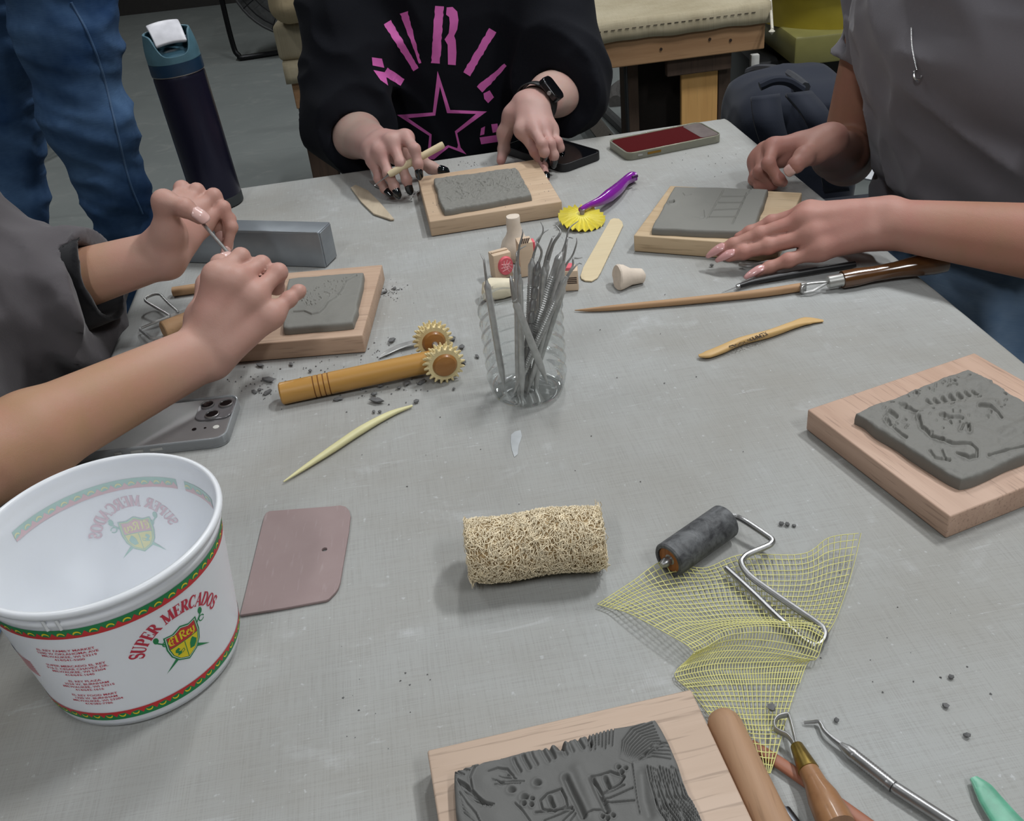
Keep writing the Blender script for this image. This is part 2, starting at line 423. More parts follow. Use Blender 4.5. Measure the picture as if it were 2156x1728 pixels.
# ================================================================ bench behind
bA = PZ(612, 170, .62); bB = PZ(1612, 42, .62)
bdir = nrm(bB - bA); bl = np.linalg.norm(bB - bA); bdep = .85
bench = empty('canvas_bench', 'low heavy wooden bench with canvas top standing behind the black shirt', 'bench', (0, 0, 0))
bench.matrix_world = frame((bA[0], bA[1], 0), bdir)
def bbox(name, c, s, m, par=bench, bev=.003): return MB().box(c, s).build(name, m, par, smooth=False, bevel=bev)
bbox('front_beam', (bl / 2, .02, .581), (bl, .04, .078), M_BEAM)
bbox('back_beam', (bl / 2, bdep - .02, .581), (bl, .04, .078), M_BEAM)
bbox('end_beam', (.02, bdep / 2, .581), (.04, bdep - .084, .078), M_BEAM); bbox('end_beam', (bl - .02, bdep / 2, .581), (.04, bdep - .084, .078), M_BEAM)
# canvas top with hem hanging a little over the beam
def bench_canvas():
    nx, ny = 90, 50; mb = MB(); v = []
    for i in range(nx):
        x = -.012 + (bl + .024) * i / (nx - 1)
        for j in range(ny):
            s = j / (ny - 1) * (bdep + .05) - .05
            wob = .0015 * math.sin(i * .37) + .001 * math.sin(i * .9 + 1)
            if s < 0: v.append((x, -.008 - wob * .3, .665 + s - wob))
            else: v.append((x, s - .008, .665 + .002 * math.sin(i * .21 + j * .3)))
    f = [(i * ny + j, (i + 1) * ny + j, (i + 1) * ny + j + 1, i * ny + j + 1) for i in range(nx - 1) for j in range(ny - 1)]
    o = meshobj('canvas_cover', v, f, M_CANVAS2, bench)
    s = o.modifiers.new('thick', 'SOLIDIFY'); s.thickness = .003; s.offset = 1
    return o
bench_canvas()
bbox('top_slab', (bl / 2, bdep / 2, .64), (bl - .004, bdep - .004, .036), M_PLY)
st = MB()
for i in range(46):
    x = .4 + i * (bl - .42) / 46; st.box((x, -.0125, .647), (.011, .0015, .0016))
st.build('hem_stitching', plain('dark_thread', srgb(70, 62, 52), .9), bench, smooth=False)
for fx, fz in ((.775, .578), (.88, .588), (.925, .578), (.60, .58), (.04, .566), (.03, .6)):
    MB().lathe([(.004, 0), (.004, .002)], 10, Matrix.Translation((bl * fx, -.001, fz)) @ Matrix.Rotation(math.pi / 2, 4, 'X')).build('nail_hole', plain('dark_hole', srgb(48, 32, 22), .9), bench)
# legs: located under the beam by where they appear
def bx(px, py): q = PZ(px, py, .45); return (V(q[0] - bA[0], q[1] - bA[1], 0) @ bdir)
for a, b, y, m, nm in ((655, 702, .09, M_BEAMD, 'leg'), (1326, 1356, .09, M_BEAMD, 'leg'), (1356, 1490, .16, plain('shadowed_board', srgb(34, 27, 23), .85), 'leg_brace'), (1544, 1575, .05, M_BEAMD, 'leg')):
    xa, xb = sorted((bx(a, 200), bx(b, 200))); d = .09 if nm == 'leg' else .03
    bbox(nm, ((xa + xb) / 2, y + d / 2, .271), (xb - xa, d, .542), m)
M_PLYLIT = wood('lit_plywood', srgb(232, 184, 116), srgb(206, 154, 90), .3, 'Z', .75, .15)  # plywood colour lightened to stand for light on the shaded panel
xa, xb = bx(1452, 200), bx(1543, 200); bbox('plywood_panel', ((xa + xb) / 2, .06, .26), (xb - xa, .018, .46), M_PLYLIT)
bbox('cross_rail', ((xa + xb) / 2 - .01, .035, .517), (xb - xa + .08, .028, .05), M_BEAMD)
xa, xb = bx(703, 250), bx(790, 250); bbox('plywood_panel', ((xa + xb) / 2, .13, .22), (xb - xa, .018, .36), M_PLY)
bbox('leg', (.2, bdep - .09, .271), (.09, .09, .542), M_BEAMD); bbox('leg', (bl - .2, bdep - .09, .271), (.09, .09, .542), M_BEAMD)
# loose hem cord at the corner
mb = MB().tube(smooth_path([PZ(1622, -4, .66), PZ(1624, 30, .64), PZ(1626, 62, .62)], 4), .004, 6); mb.lathe([(0, -.009), (.009, 0), (0, .009)], 8, Matrix.Translation(PZ(1625, 66, .615))); o = mb.build('hem_cord', plain('white_cord', srgb(200, 195, 180), .8), bench)
o.matrix_parent_inverse = bench.matrix_world.inverted()
# ================================================================ wooden boards and clay tiles
BH = .021
M_B = [wood('board_oak_pale', srgb(208, 184, 156), srgb(184, 156, 128), 1.0, 'X', .62, .35),
       wood('board_oak_yellow', srgb(212, 190, 158), srgb(184, 156, 120), .8, 'Y', .62, .4),
       wood('board_oak_pink', srgb(208, 178, 158), srgb(178, 146, 126), .9, 'X', .6, .5),
       wood('board_oak_sandy', srgb(208, 186, 168), srgb(178, 154, 134), .7, 'X', .6, .5),
       wood('board_oak_rose', srgb(202, 174, 150), srgb(170, 140, 118), .9, 'Y', .62, .45)]
def board(name, label, a, b, c, mat, size=None):
    """a,b,c: top corners in the photo; a-b one edge, c on the edge that starts at b"""
    A, B, C = P(*a, BH), P(*b, BH), P(*c, BH)
    w = np.linalg.norm(B - A); x = (B - A) / w; y = np.cross(V(0, 0, 1), x)
    s = (C - B) @ y; d = abs(s) if size is None else size
    o = MB().box((0, 0, BH / 2), (w, d, BH), bev=.0014).build(name, mat, sharp=50)
    ctr = (A + B) / 2 + y * math.copysign(d / 2, s); place(o, (ctr[0], ctr[1], TZ + .0003), x)
    tag(o, label, 'board', 'square wooden boards under the clay'); return o
board('wooden_board', 'square oak board with clay crumbs in front of the black shirt', (904, 467), (1183, 424), (1125, 336), M_B[0])
board('wooden_board', 'square yellowish oak board between the hands of the grey T-shirt at right', (1411, 391), (1334, 496), (1500, 506), M_B[1], .172)
board('wooden_board', 'pinkish oak board at the right edge of the photo', (1700, 862), (2000, 1088), (2330, 930), M_B[2], .182)
board('wooden_board', 'pale oak board at the bottom under the lion tile', (899, 1579), (1455, 1450), (1573, 1728), M_B[3], .172)
board('wooden_board', 'oak board under the fist of the person at left', (763, 706), (805, 557), (590, 575), M_B[4], .172)

def mat_clay(name, c):
    t = NT(name); v = t.coords(); a = t.noise(v, 40, 5, .6); f = t.noise(v, 500, 3, .6); sm = t.noise(v, 160, 4, .6, .6)
    col = t.mix(a, tuple(x * .84 for x in c[:3]) + (1,), c)
    t.set(Base_Color=col, Roughness=t.math('ADD', t.math('MULTIPLY', a, .3), .5), Specular_IOR_Level=.35,
          Normal=t.bump(t.math('ADD', f, t.math('MULTIPLY', sm, 2.0)), .22, .0005)); return t.m
M_CLAY = mat_clay('wet_grey_clay', srgb(126, 125, 120)); M_CLAYD = mat_clay('dark_grey_clay', srgb(106, 106, 104)); M_CLAYB = mat_clay('brown_grey_clay', srgb(132, 131, 125))
M_CRUMB = mat_clay('dry_clay_crumb', srgb(104, 104, 104))

def seg_dist(q, pts):
    pts = np.asarray(pts, float); d = np.full(len(q), 1e9)
    if len(pts) == 1: return np.linalg.norm(q - pts[0], axis=1)
    for a, b in zip(pts[:-1], pts[1:]):
        ab = b - a; t = np.clip(((q - a) @ ab) / (ab @ ab + 1e-9), 0, 1); d = np.minimum(d, np.linalg.norm(q - a - t[:, None] * ab, axis=1))
    return d
def tile(name, label, quad, mat, thick=.008, n=150, strokes=(), blobs=(), rough=.0004, rscale=90, wavy=.0012, cr=.06, extra=None, gain=1.0):
    """quad: four top corners in the photo (near-left, near-right, far-right, far-left). strokes: (points, width px, depth mm). Relief is real height on a grid."""
    h = BH + thick + .0004
    c = [P(*q, h) for q in quad]
    s = np.linspace(0, 1, n); S, T = np.meshgrid(s, s, indexing='ij')
    def bil(S, T): return (c[0] * ((1 - S) * (1 - T))[..., None] + c[1] * (S * (1 - T))[..., None] + c[2] * (S * T)[..., None] + c[3] * ((1 - S) * T)[..., None])
    # rounded corners: pull the grid square towards a superellipse at the corners
    a, b = S * 2 - 1, T * 2 - 1
    k = 1 - cr * (np.abs(a) * np.abs(b)) ** 6
    S2, T2 = (a * k + 1) / 2, (b * k + 1) / 2
    X = bil(S2, T2).reshape(-1, 3)
    ctr = X.mean(0)
    # wavy outline
    edge = np.minimum(np.minimum(S, 1 - S), np.minimum(T, 1 - T)).ravel()
    nz = np.stack([X[:, 0] * 60, X[:, 1] * 60, np.full(len(X), 3.3)], 1)
    wgt = np.exp(-edge / .06)
    X[:, :2] += (np.stack([vnoise(nz), vnoise(nz + 17)], 1) * wavy) * wgt[:, None]
    q = proj(X); z = np.zeros(len(X))
    z += rough * fbm(np.stack([X[:, 0] * rscale, X[:, 1] * rscale, np.zeros(len(X))], 1), 4)
    for pts, r, dep in blobs:
        d = seg_dist(q, pts); z += dep * .001 * np.exp(-(d / r) ** 2)
    for st in strokes:
        pts, wd, dep = st[:3]; d = seg_dist(q, pts)
        g = np.exp(-(d / wd) ** 2 * 1.6); rim = np.exp(-((d - wd * 1.5) / (wd * .6)) ** 2) * .22
        z += (-dep * .001 * g + dep * .001 * rim) * gain
    if extra is not None: z += extra(q, X)
    # soft rounded rim
    size = np.linalg.norm(c[1] - c[0]); em = edge * size; rr = .0028
    z -= np.where(em < rr, rr - np.sqrt(np.maximum(rr * rr - (rr - em) ** 2, 0)), 0)
    z = np.maximum(z, -thick + .001)
    X[:, 2] = TZ + h + z
    idx = np.arange(n * n).reshape(n, n)
    f = np.stack([idx[:-1, :-1], idx[1:, :-1], idx[1:, 1:], idx[:-1, 1:]], -1).reshape(-1, 4)
    ring = np.concatenate([idx[:, 0], idx[-1, 1:], idx[-2::-1, -1], idx[0, -2:0:-1]])
    m = len(ring); kk = np.arange(m); k2 = (kk + 1) % m
    lo = X[ring].copy(); lo[:, 2] = TZ + BH + .0006
    lo[:, :2] += (lo[:, :2] - ctr[:2]) * .006
    mid = (lo + X[ring]) / 2; mid[:, :2] += (mid[:, :2] - ctr[:2]) * .004
    n0 = len(X); v = np.vstack([X, mid, lo])
    f = np.vstack([f, np.stack([ring[k2], ring[kk], n0 + kk, n0 + k2], 1), np.stack([n0 + k2, n0 + kk, n0 + m + kk, n0 + m + k2], 1)])
    v -= V(ctr[0], ctr[1], TZ)
    o = meshobj(name, v, f, mat, loc=(ctr[0], ctr[1], TZ)); tag(o, label, 'clay tile', 'clay relief tiles'); return o
def zz(ox, oy, s): return lambda *pts: [(ox + x / s, oy + y / s) for x, y in pts]

# --- tile in front of the black shirt: densely scratched
z2 = zz(560, 0, 3.08); R2 = random.Random(3); st = []
for i in range(150):
    u, w = R2.uniform(.05, .95), R2.uniform(.06, .94)
    cx = 1115 + (1690 - 1115) * u + (-60) * w * 0 + (1 - w) * 35; cy = 1160 - 75 * u + (1335 - 1160 - 20 * u) * (1 - w) * .9
    an = R2.gauss(1.0, .7) if u > .5 else R2.uniform(0, 3.1); L = R2.uniform(8, 30)
    st.append((z2((cx - L * math.cos(an), cy + L * .5 * math.sin(an)), (cx, cy + R2.uniform(-4, 4)), (cx + L * math.cos(an), cy - L * .5 * math.sin(an))), R2.uniform(.8, 1.5), R2.uniform(.3, .8)))
st.append((z2((1390, 1175), (1420, 1160), (1465, 1160), (1470, 1175), (1430, 1180), (1385, 1190)), 1.2, .9))
tile('clay_tile', 'grey clay tile covered in fine scratches in front of the black shirt', [(933, 442), (1120, 409), (1088, 351), (911, 375)], M_CLAYB, .009, 200, st, rough=.0006, rscale=190, gain=1.5, cr=.02)
# --- tile between the hands at right: ruled ladder grooves
z7 = zz(1000, 300, 3.08)
st = [(z7((1765, 325), (1670, 525)), 1.6, .9), (z7((1610, 310), (1560, 400), (1510, 485)), 1.6, .6), (z7((1600, 350), (1752, 350)), 1.5, 1.0), (z7((1575, 390), (1735, 388)), 1.5, 1.1),
      (z7((1555, 437), (1712, 430)), 1.5, 1.1), (z7((1515, 482), (1690, 480)), 1.5, 1.0), (z7((1790, 300), (1770, 330)), 1.5, .6), (z7((1265, 387), (1285, 384)), 3.0, 3.0),
      (z7((1345, 325), (1360, 345), (1400, 337)), 1.2, .7), (z7((1480, 440), (1485, 480), (1460, 492)), 2, .5), (z7((1380, 480), (1500, 492)), 1.3, .35)]
tile('clay_tile', 'smooth grey clay tile ruled with a ladder of straight grooves', [(1371, 480), (1583, 488), (1619, 397), (1419, 391)], M_CLAYB, .009, 180, st, rough=.00025, rscale=50, gain=1.9, cr=.02)
# --- big relief tile at right: rough face
z5 = zz(1640, 700, 3.84)
st = [(z5((1130, 690), (1150, 760), (1240, 840), (1320, 880)), 3.5, 2.4), (z5((1320, 880), (1400, 910), (1450, 905), (1550, 910), (1600, 950), (1600, 1000), (1540, 1020), (1440, 980)), 3, 2.0),
      (z5((1000, 600), (1060, 612), (1110, 650)), 3, 1.8), (z5((1310, 670), (1380, 685), (1480, 690)), 4, 2.2), (z5((1340, 705), (1400, 690)), 3, 1.5),
      (z5((1530, 740), (1535, 800)), 4, 2.6), (z5((1470, 800), (1490, 760), (1530, 745)), 3, 1.8), (z5((1620, 600), (1700, 612), (1770, 650), (1800, 690)), 3, 2.0),
      (z5((1700, 990), (1800, 960), (1900, 940), (1990, 915)), 3, 2.2), (z5((900, 640), (950, 675)), 4, 2.4), (z5((870, 700), (900, 750)), 4, 2.4), (z5((930, 770), (1030, 850)), 3, 1.8),
      (z5((1220, 960), (1260, 1010), (1380, 1030)), 3, 1.6), (z5((1320, 960), (1345, 1020)), 2.5, 1.5), (z5((990, 580), (1020, 590)), 4, 2.0), (z5((1740, 400), (1810, 435)), 4, 2.2), (z5((1690, 350), (1730, 380)), 2.5, 1.2)]
for i in range(7): st.append((z5((1200 + 62 * i, 548 - 13 * i), (1228 + 62 * i, 575 - 13 * i)), 3.6, 2.2))
R5 = random.Random(11)
for i in range(70):
    u = R5.random(); x, y = R5.choice([(R5.uniform(850, 1500), None), (R5.uniform(1100, 1900), None)])[0], 0
    y = 560 - (x - 700) * .29 + R5.choice([R5.uniform(10, 70), R5.uniform(200, 420)]) if x > 1000 else R5.uniform(560, 800)
    L = R5.uniform(5, 22); an = R5.uniform(0, 3.1); st.append((z5((x, y), (x + L * math.cos(an), y + L * math.sin(an))), R5.uniform(1.5, 3), R5.uniform(.6, 1.5)))
bl = [(z5((1120, 660), (1300, 605), (1500, 585), (1750, 575)), 9, 2.2), (z5((1350, 830), (1500, 870)), 25, 1.8), (z5((1500, 780)), 12, 2.0), (z5((1700, 640)), 18, 1.4), (z5((1530, 960)), 14, 1.6), (z5((1250, 720)), 22, 1.2),
      (z5((1250, 560), (1600, 490)), 9, -1.2), (z5((1850, 800), (2000, 720)), 12, 1.6), (z5((1800, 860), (1960, 790)), 8, -1.2)]
tile('clay_tile', 'large clay tile with a rough relief face on the pinkish board', [(2021, 1012), (2330, 893), (2290, 705), (2044, 775)][0:0] or [(1796, 866), (2021, 1012), (2262, 905), (2044, 774)], M_CLAY, .011, 290, st, bl, .0010, 90, .003, .04, gain=1.35)
# --- lion tile at the bottom
z6 = zz(860, 1420, 3.08)
st = []
ln = lambda w, d, *p: st.append((z6(*p), w, d))
ln(2.2, 1.8, (555, 845), (480, 820), (415, 750), (400, 670), (430, 600), (500, 550), (590, 540))
ln(2.2, 1.5, (520, 630), (580, 600), (640, 605), (680, 655))
for a, b in (((550, 690), (750, 690)), ((560, 715), (725, 702)), ((590, 650), (700, 675)), ((640, 640), (690, 668)), ((545, 680), (620, 700))): ln(1.6, 1.4, a, b)
for i in range(7): ln(1.7, 1.5, (290 + i * 18, 630 - i * 8), (345 + i * 17, 650 - i * 14 + (i % 2) * 12))
for i in range(9): ln(1.9, 1.7, (318 + i * 7, 680 + i * 4), (350 + i * 12, 740 + i * 6), (410 + i * 13, 800 + i * 5), (480 + i * 9, 850 + i * 2 - (i % 3) * 10))
for i in range(6): ln(1.8, 1.5, (330 + i * 6, 760 + i * 26), (380 + i * 10, 830 + i * 24), (440 + i * 8, 900 + i * 18))
for i in range(9):
    x = 680 + i * 58 + 9 * math.sin(i * 2.7); y = 560 - i * 22; ln(4.2, 1.7 + .4 * math.sin(i * 1.9), (x + 4, y - 12), (x + 14, y + 14), (x + 44 + 8 * math.sin(i * 3.1), y + 66))
for i in range(6): ln(2.0, 1.2, (600 + i * 30, 520 - i * 8), (640 + i * 30, 505 - i * 8))
for i in range(8): ln(1.7, 1.7, (1160 + i * 24, 375 - i * 6), (1166 + i * 22, 460 - i * 2 + (i % 3) * 14))
ln(2, 1.8, (1182, 430), (1180, 488))
for i in range(11):
    t = i / 10; ln(1.7, 1.6, (1375 + 7 * i, 535 + 3 * i), (1385 + 16 * i, 430 + 9 * i), (1445 + 18 * i, 350 + 12 * i), (1570 + 9 * i, 292 + 20 * i) if i < 8 else (1680, 440 + 12 * (i - 8)))
for i in range(5): ln(1.7, 1.5, (1480 + 12 * i, 560 - 10 * i), (1580, 530 - 18 * i), (1700, 545 - 28 * i))
for i in range(15):
    x = 1555 + i * 17; ln(1.8, 1.8, (x - 8 + 5 * math.sin(i), 590 + (i * 37) % 30), (x + 10, 680), (x + 40 + 6 * math.sin(i * 2.1), 780), (x + 60 + i * 5, 860), (x + 110 + i * 6, 930), (x + 150 + i * 6, 1010))
for i in range(8): ln(1.6, 1.4, (1600 + 30 * i, 800 + 12 * i), (1640 + 32 * i, 900), (1700 + 30 * i, 960))
ln(7, 3.0, (1020, 672), (1060, 760), (1100, 840), (1135, 920)); ln(7, 3.0, (1195, 690), (1225, 760), (1260, 830), (1285, 885))
ln(2.4, 2.0, (860, 810), (900, 770), (990, 740), (1020, 800), (1030, 850), (950, 885), (870, 870), (855, 815)); ln(4.5, 3.0, (920, 800), (940, 852))
ln(2.4, 2.0, (825, 892), (900, 885), (1062, 862)); ln(2, 1.8, (880, 945), (1062, 872)); ln(2, 1.8, (1000, 949), (1072, 880)); ln(2, 1.6, (1050, 949), (1085, 900))
ln(2.4, 2.0, (1190, 665), (1310, 625), (1365, 648), (1402, 665), (1375, 705), (1320, 735), (1258, 775), (1225, 715), (1190, 665)); ln(4.5, 3.0, (1280, 670), (1302, 725))
ln(2, 1.8, (1260, 780), (1400, 715)); ln(2.2, 2.0, (1270, 812), (1455, 735)); ln(2.2, 2.0, (1275, 830), (1465, 816)); ln(2, 1.8, (1380, 700), (1400, 665))
for p in ((750, 838), (805, 805), (800, 845), (1363, 600), (1410, 608), (1385, 635), (1292, 935), (1330, 912), (1262, 925)): st.append((z6(p), 4.2, 3.2))
ln(2.2, 1.8, (1140, 915), (1200, 890), (1285, 880)); ln(2, 1.6, (1450, 580), (1465, 690), (1480, 800), (1500, 900)); ln(2, 1.5, (690, 830), (740, 880), (790, 949))
for i in range(10): st.append((z6((600 + (i * 83) % 260, 700 + (i * 47) % 140)), 6, 1.6))
st.append((z6((985, 462)), 9.5, 7.5))
bl = [(z6((1515, 640), (1530, 800), (1560, 900)), 12, -2.6), (z6((1100, 620), (1190, 840)), 16, 2.4), (z6((480, 680)), 26, 1.8), (z6((940, 820)), 16, -1.0), (z6((1300, 690)), 16, -1.0), (z6((620, 640)), 16, -1.8), (z6((560, 930)), 30, 1.6), (z6((1200, 930)), 20, 2.0)]
A_, B_ = np.array((948, 1622)), np.array((1383, 1507)); dn = np.array((1480, 1722)) - B_
tile('clay_tile', 'clay tile carved with a lion face and mane at the bottom', [(1004, 1960), (1540, 1870), tuple(B_), tuple(A_)], M_CLAYD, .010, 300, st, bl, .0003, 70, .0012, .03)
# --- tile by the fist at left
z61 = zz(500, 440, 3.08); R6 = random.Random(5)
st = [(z61((360, 665), (430, 662), (480, 682), (530, 672), (565, 640), (590, 600), (640, 570), (680, 520), (700, 470), (770, 430)), 1.8, 1.5)]
for i in range(60):
    u = R6.random(); x = 430 + u * 270 + R6.uniform(-30, 30); y = 600 - u * 120 + R6.uniform(-70, 40); L = R6.uniform(5, 18); an = R6.uniform(0, 3.1)
    st.append((z61((x, y), (x + L * math.cos(an), y + L * .6 * math.sin(an))), R6.uniform(.9, 1.6), R6.uniform(.5, 1.2)))
tile('clay_tile', 'grey clay tile with a scribbled outline beside the fist at left', [(594, 690), (745, 678), (767, 571), (604, 584)], M_CLAYB, .009, 170, st, rough=.0003, gain=1.4, cr=.03)
# ================================================================ white tub
BKC = V(-.278, .511); BK_RB, BK_RT, BK_H = .066, .0785, .119
def mat_tub():
    t = NT('white_tub_plastic'); t.set(Base_Color=srgb(232, 235, 240), Roughness=.32, Subsurface_Weight=.35, Subsurface_Radius=(.02, .02, .022), Subsurface_Scale=.25)
    t.set(Normal=t.bump(t.noise(t.coords(), 120, 3), .03, .0005)); return t.m
bucket = empty('plastic_tub', 'white plastic tub printed with a market crest, in front of the left forearm', 'tub', (BKC[0], BKC[1], TZ + .0004))
def br(z): return BK_RB + (BK_RT - BK_RB) * z / BK_H
MB().lathe([(0, .0012), (.055, .0012), (BK_RB - .006, 0), (BK_RB - .001, .002), (BK_RB, .006)] + [(br(z), z) for z in np.linspace(.012, .104, 10)] +
           [(br(.105) + .0012, .1055), (br(.108) + .0014, .1085), (br(.110), .1095), (br(.112) + .0005, .112), (BK_RT + .0022, .1135), (BK_RT + .0032, .1155), (BK_RT + .003, .1178), (BK_RT + .0012, .119), (BK_RT - .0006, .1185),
            (BK_RT - .0012, .116), (br(.108) - .0014, .108), (br(.104) - .0016, .106), (br(.1) - .0018, .102), (br(.06) - .0018, .06), (br(.01) - .0018, .012), (BK_RB - .008, .0034), (0, .0032)], 96).build('tub_body', mat_tub(), bucket, sharp=70)
mb = MB()
for a0 in (-97, -93.5):
    for z in np.linspace(.1062, .1128, 2): pass
mb.tube([((br(z) + .0012) * math.cos(math.radians(-97)), (br(z) + .0012) * math.sin(math.radians(-97)), z) for z in np.linspace(.1035, .1125, 5)], .0012, 6)
mb.tube([((br(z) + .0012) * math.cos(math.radians(-91)), (br(z) + .0012) * math.sin(math.radians(-91)), z) for z in np.linspace(.1035, .1125, 5)], .0012, 6)
mb.build('lid_latch_rib', bpy.data.materials['white_tub_plastic'], bucket)
def ink(name, c): return plain(name, c, .38, 0, .03)
INK = dict(green=ink('ink_green', srgb(0, 132, 72)), red=ink('ink_red', srgb(206, 38, 44)), yellow=ink('ink_yellow', srgb(236, 216, 20)), crimson=ink('ink_crimson', srgb(196, 40, 66)), blue=ink('ink_blue', srgb(40, 60, 130)), wht=ink('ink_white', srgb(238, 238, 240)))
def pale(c, f): w = np.array((222, 226, 230)); c = np.array(c); return srgb(*(w * (1 - f) + c * f))
INKP = dict(green=ink('show_through_green', pale((0, 132, 72), .17)), red=ink('show_through_red', pale((206, 38, 44), .17)), yellow=ink('show_through_yellow', pale((236, 216, 20), .22)), crimson=ink('show_through_crimson', pale((196, 40, 66), .15)))
class Flat:
    """flat shapes in label space (mm along the wall, mm up), wrapped on the tub"""
    def __init__(s, th0, z0): s.th0, s.z0, s.v, s.f = th0, z0, [], []
    def poly(s, pts, maxe=4.0):
        bm = bmesh.new(); vs_ = [bm.verts.new((x, y, 0)) for x, y in pts]
        try: bm.faces.new(vs_)
        except Exception: bm.free(); return s
        bmesh.ops.triangulate(bm, faces=bm.faces[:])
        for _ in range(4):
            e = [e for e in bm.edges if e.calc_length() > maxe]
            if not e: break
            bmesh.ops.subdivide_edges(bm, edges=e, cuts=1); bmesh.ops.triangulate(bm, faces=bm.faces[:])
        bm.verts.index_update(); n = len(s.v); s.v += [v.co.xy[:] for v in bm.verts]; s.f += [tuple(v.index + n for v in f.verts) for f in bm.faces]; bm.free(); return s
    def ribbon(s, pts, w, closed=False):
        pts = [np.asarray(p, float) for p in pts]; m = len(pts); ws = [w] * m if np.isscalar(w) else w; L, R = [], []
        for i in range(m):
            a = pts[(i - 1) % m] if closed or i > 0 else pts[i]; b = pts[(i + 1) % m] if closed or i < m - 1 else pts[i]
            d = b - a; d = d / (np.linalg.norm(d) + 1e-9); nn = np.array((-d[1], d[0])) * ws[i] / 2; L.append(pts[i] + nn); R.append(pts[i] - nn)
        n = len(s.v); s.v += [tuple(p) for p in L] + [tuple(p) for p in R]
        for i in range(m if closed else m - 1):
            j = (i + 1) % m; s.f.append((n + i, n + m + i, n + m + j, n + j))
        return s
    def mesh(s, vf, X):
        n = len(s.v); s.v += [X(x, y) for x, y in vf[0]]; s.f += [tuple(i + n for i in f) for f in vf[1]]; return s
    def build(s, name, mat, off=.00025, inner=False, parent=None):
        out = []
        for x, y in s.v:
            z = (s.z0 + y) * .001; th = math.radians(s.th0) + x * .001 / .0725; r = br(z) + (off if not inner else -.0020 - off)
            out.append((r * math.cos(th), r * math.sin(th), z))
        f = s.f if not inner else [q[::-1] for q in s.f]
        return meshobj(name, out, f, mat, bucket if parent is None else parent, smooth=True)
FlatBase = Flat
def text_flat(txt, size, align='CENTER', bold=0.0, shear=0.0):
    cu = bpy.data.curves.new('t', 'FONT'); cu.body = txt; cu.size = size; cu.align_x = align; cu.offset = bold; cu.shear = shear; cu.resolution_u = 3
    o = bpy.data.objects.new('t', cu); COL.objects.link(o); dg = bpy.context.evaluated_depsgraph_get(); dg.update()
    me = o.evaluated_get(dg).to_mesh(); r = ([v.co.xy[:] for v in me.vertices], [tuple(p.vertices) for p in me.polygons])
    o.evaluated_get(dg).to_mesh_clear(); bpy.data.objects.remove(o); bpy.data.curves.remove(cu); return r
# serif capitals from ribbons (cap height 1)
def arc(cx, cy, rx, ry, a0, a1, n=12): return [(cx + rx * math.cos(math.radians(a0 + (a1 - a0) * i / n)), cy + ry * math.sin(math.radians(a0 + (a1 - a0) * i / n))) for i in range(n + 1)]
T_, t_ = .21, .075
def ser(x, y, w=.36): return ([(x - w / 2, y), (x + w / 2, y)], t_)
def stem(x): return [([(x, 0), (x, 1)], T_), ser(x, .035), ser(x, .965)]
def fat(n, lo=t_, hi=T_): return [lo + (hi - lo) * math.sin(math.pi * i / (n - 1)) for i in range(n)]
GL = {
 'S': (.66, [(arc(.33, .74, .22, .22, 20, 270, 12) + arc(.33, .27, .25, .25, 90, -160, 12), [t_] + [.15] * 10 + [.22] * 5 + [.15] * 9 + [t_]), ([(.57, .68), (.57, .99)], .06), ([(.08, .02), (.08, .33)], .06)]),
 'U': (.86, [([(.22, 1), (.22, .32)] + arc(.44, .3, .22, .27, 180, 360, 10) + [(.68, .4), (.68, 1)], [T_, T_] + [T_, .19, .16, .13, .11, .1, .09] + [t_] * 4 + [t_, t_]), ser(.22, .965), ser(.68, .965, .3)]),
 'P': (.74, stem(.2) + [([(.25, .965)] + arc(.4, .73, .23, .235, 90, -90, 10) + [(.25, .495)], [t_] + fat(11, t_, T_) + [t_])]),
 'E': (.74, stem(.2) + [([(.2, .965), (.64, .965)], t_), ([(.2, .035), (.66, .035)], t_), ([(.2, .5), (.5, .5)], t_), ([(.63, .76), (.63, 1)], .07), ([(.65, 0), (.65, .28)], .07), ([(.5, .38), (.5, .62)], .06)]),
 'R': (.84, stem(.2) + [([(.25, .965)] + arc(.4, .74, .22, .225, 90, -90, 10) + [(.25, .515)], [t_] + fat(11, t_, T_) + [t_]), ([(.4, .5), (.7, .03)], .2), ser(.72, .035, .26)]),
 'M': (1.1, [([(.18, 0), (.18, 1)], t_), ([(.18, 1), (.52, .06)], T_), ([(.52, .06), (.88, 1)], t_), ([(.9, 0), (.9, 1)], T_), ser(.18, .035, .3), ser(.9, .035, .38), ser(.15, .965, .24), ser(.93, .965, .3)]),
 'C': (.8, [(arc(.43, .5, .32, .46, 40, 320, 18), [t_] + [t_ + (T_ - t_) * math.sin(math.pi * i / 16) for i in range(17)] + [t_]), ([(.7, .66), (.7, .98)], .06)]),
 'A': (.88, [([(.44, 1), (.14, 0)], t_), ([(.42, 1), (.74, 0)], T_), ([(.25, .34), (.62, .34)], t_), ser(.14, .035, .28), ser(.75, .035, .34)]),
 'D': (.88, stem(.2) + [([(.25, .965)] + arc(.36, .5, .38, .465, 90, -90, 14) + [(.25, .035)], [t_] + fat(15, t_, T_ * 1.05) + [t_])]),
 'O': (.9, [(arc(.45, .5, .32, .45, 0, 360, 28)[:-1], [t_ + (T_ - t_) * abs(math.cos(2 * math.pi * i / 28)) for i in range(28)], True)])}
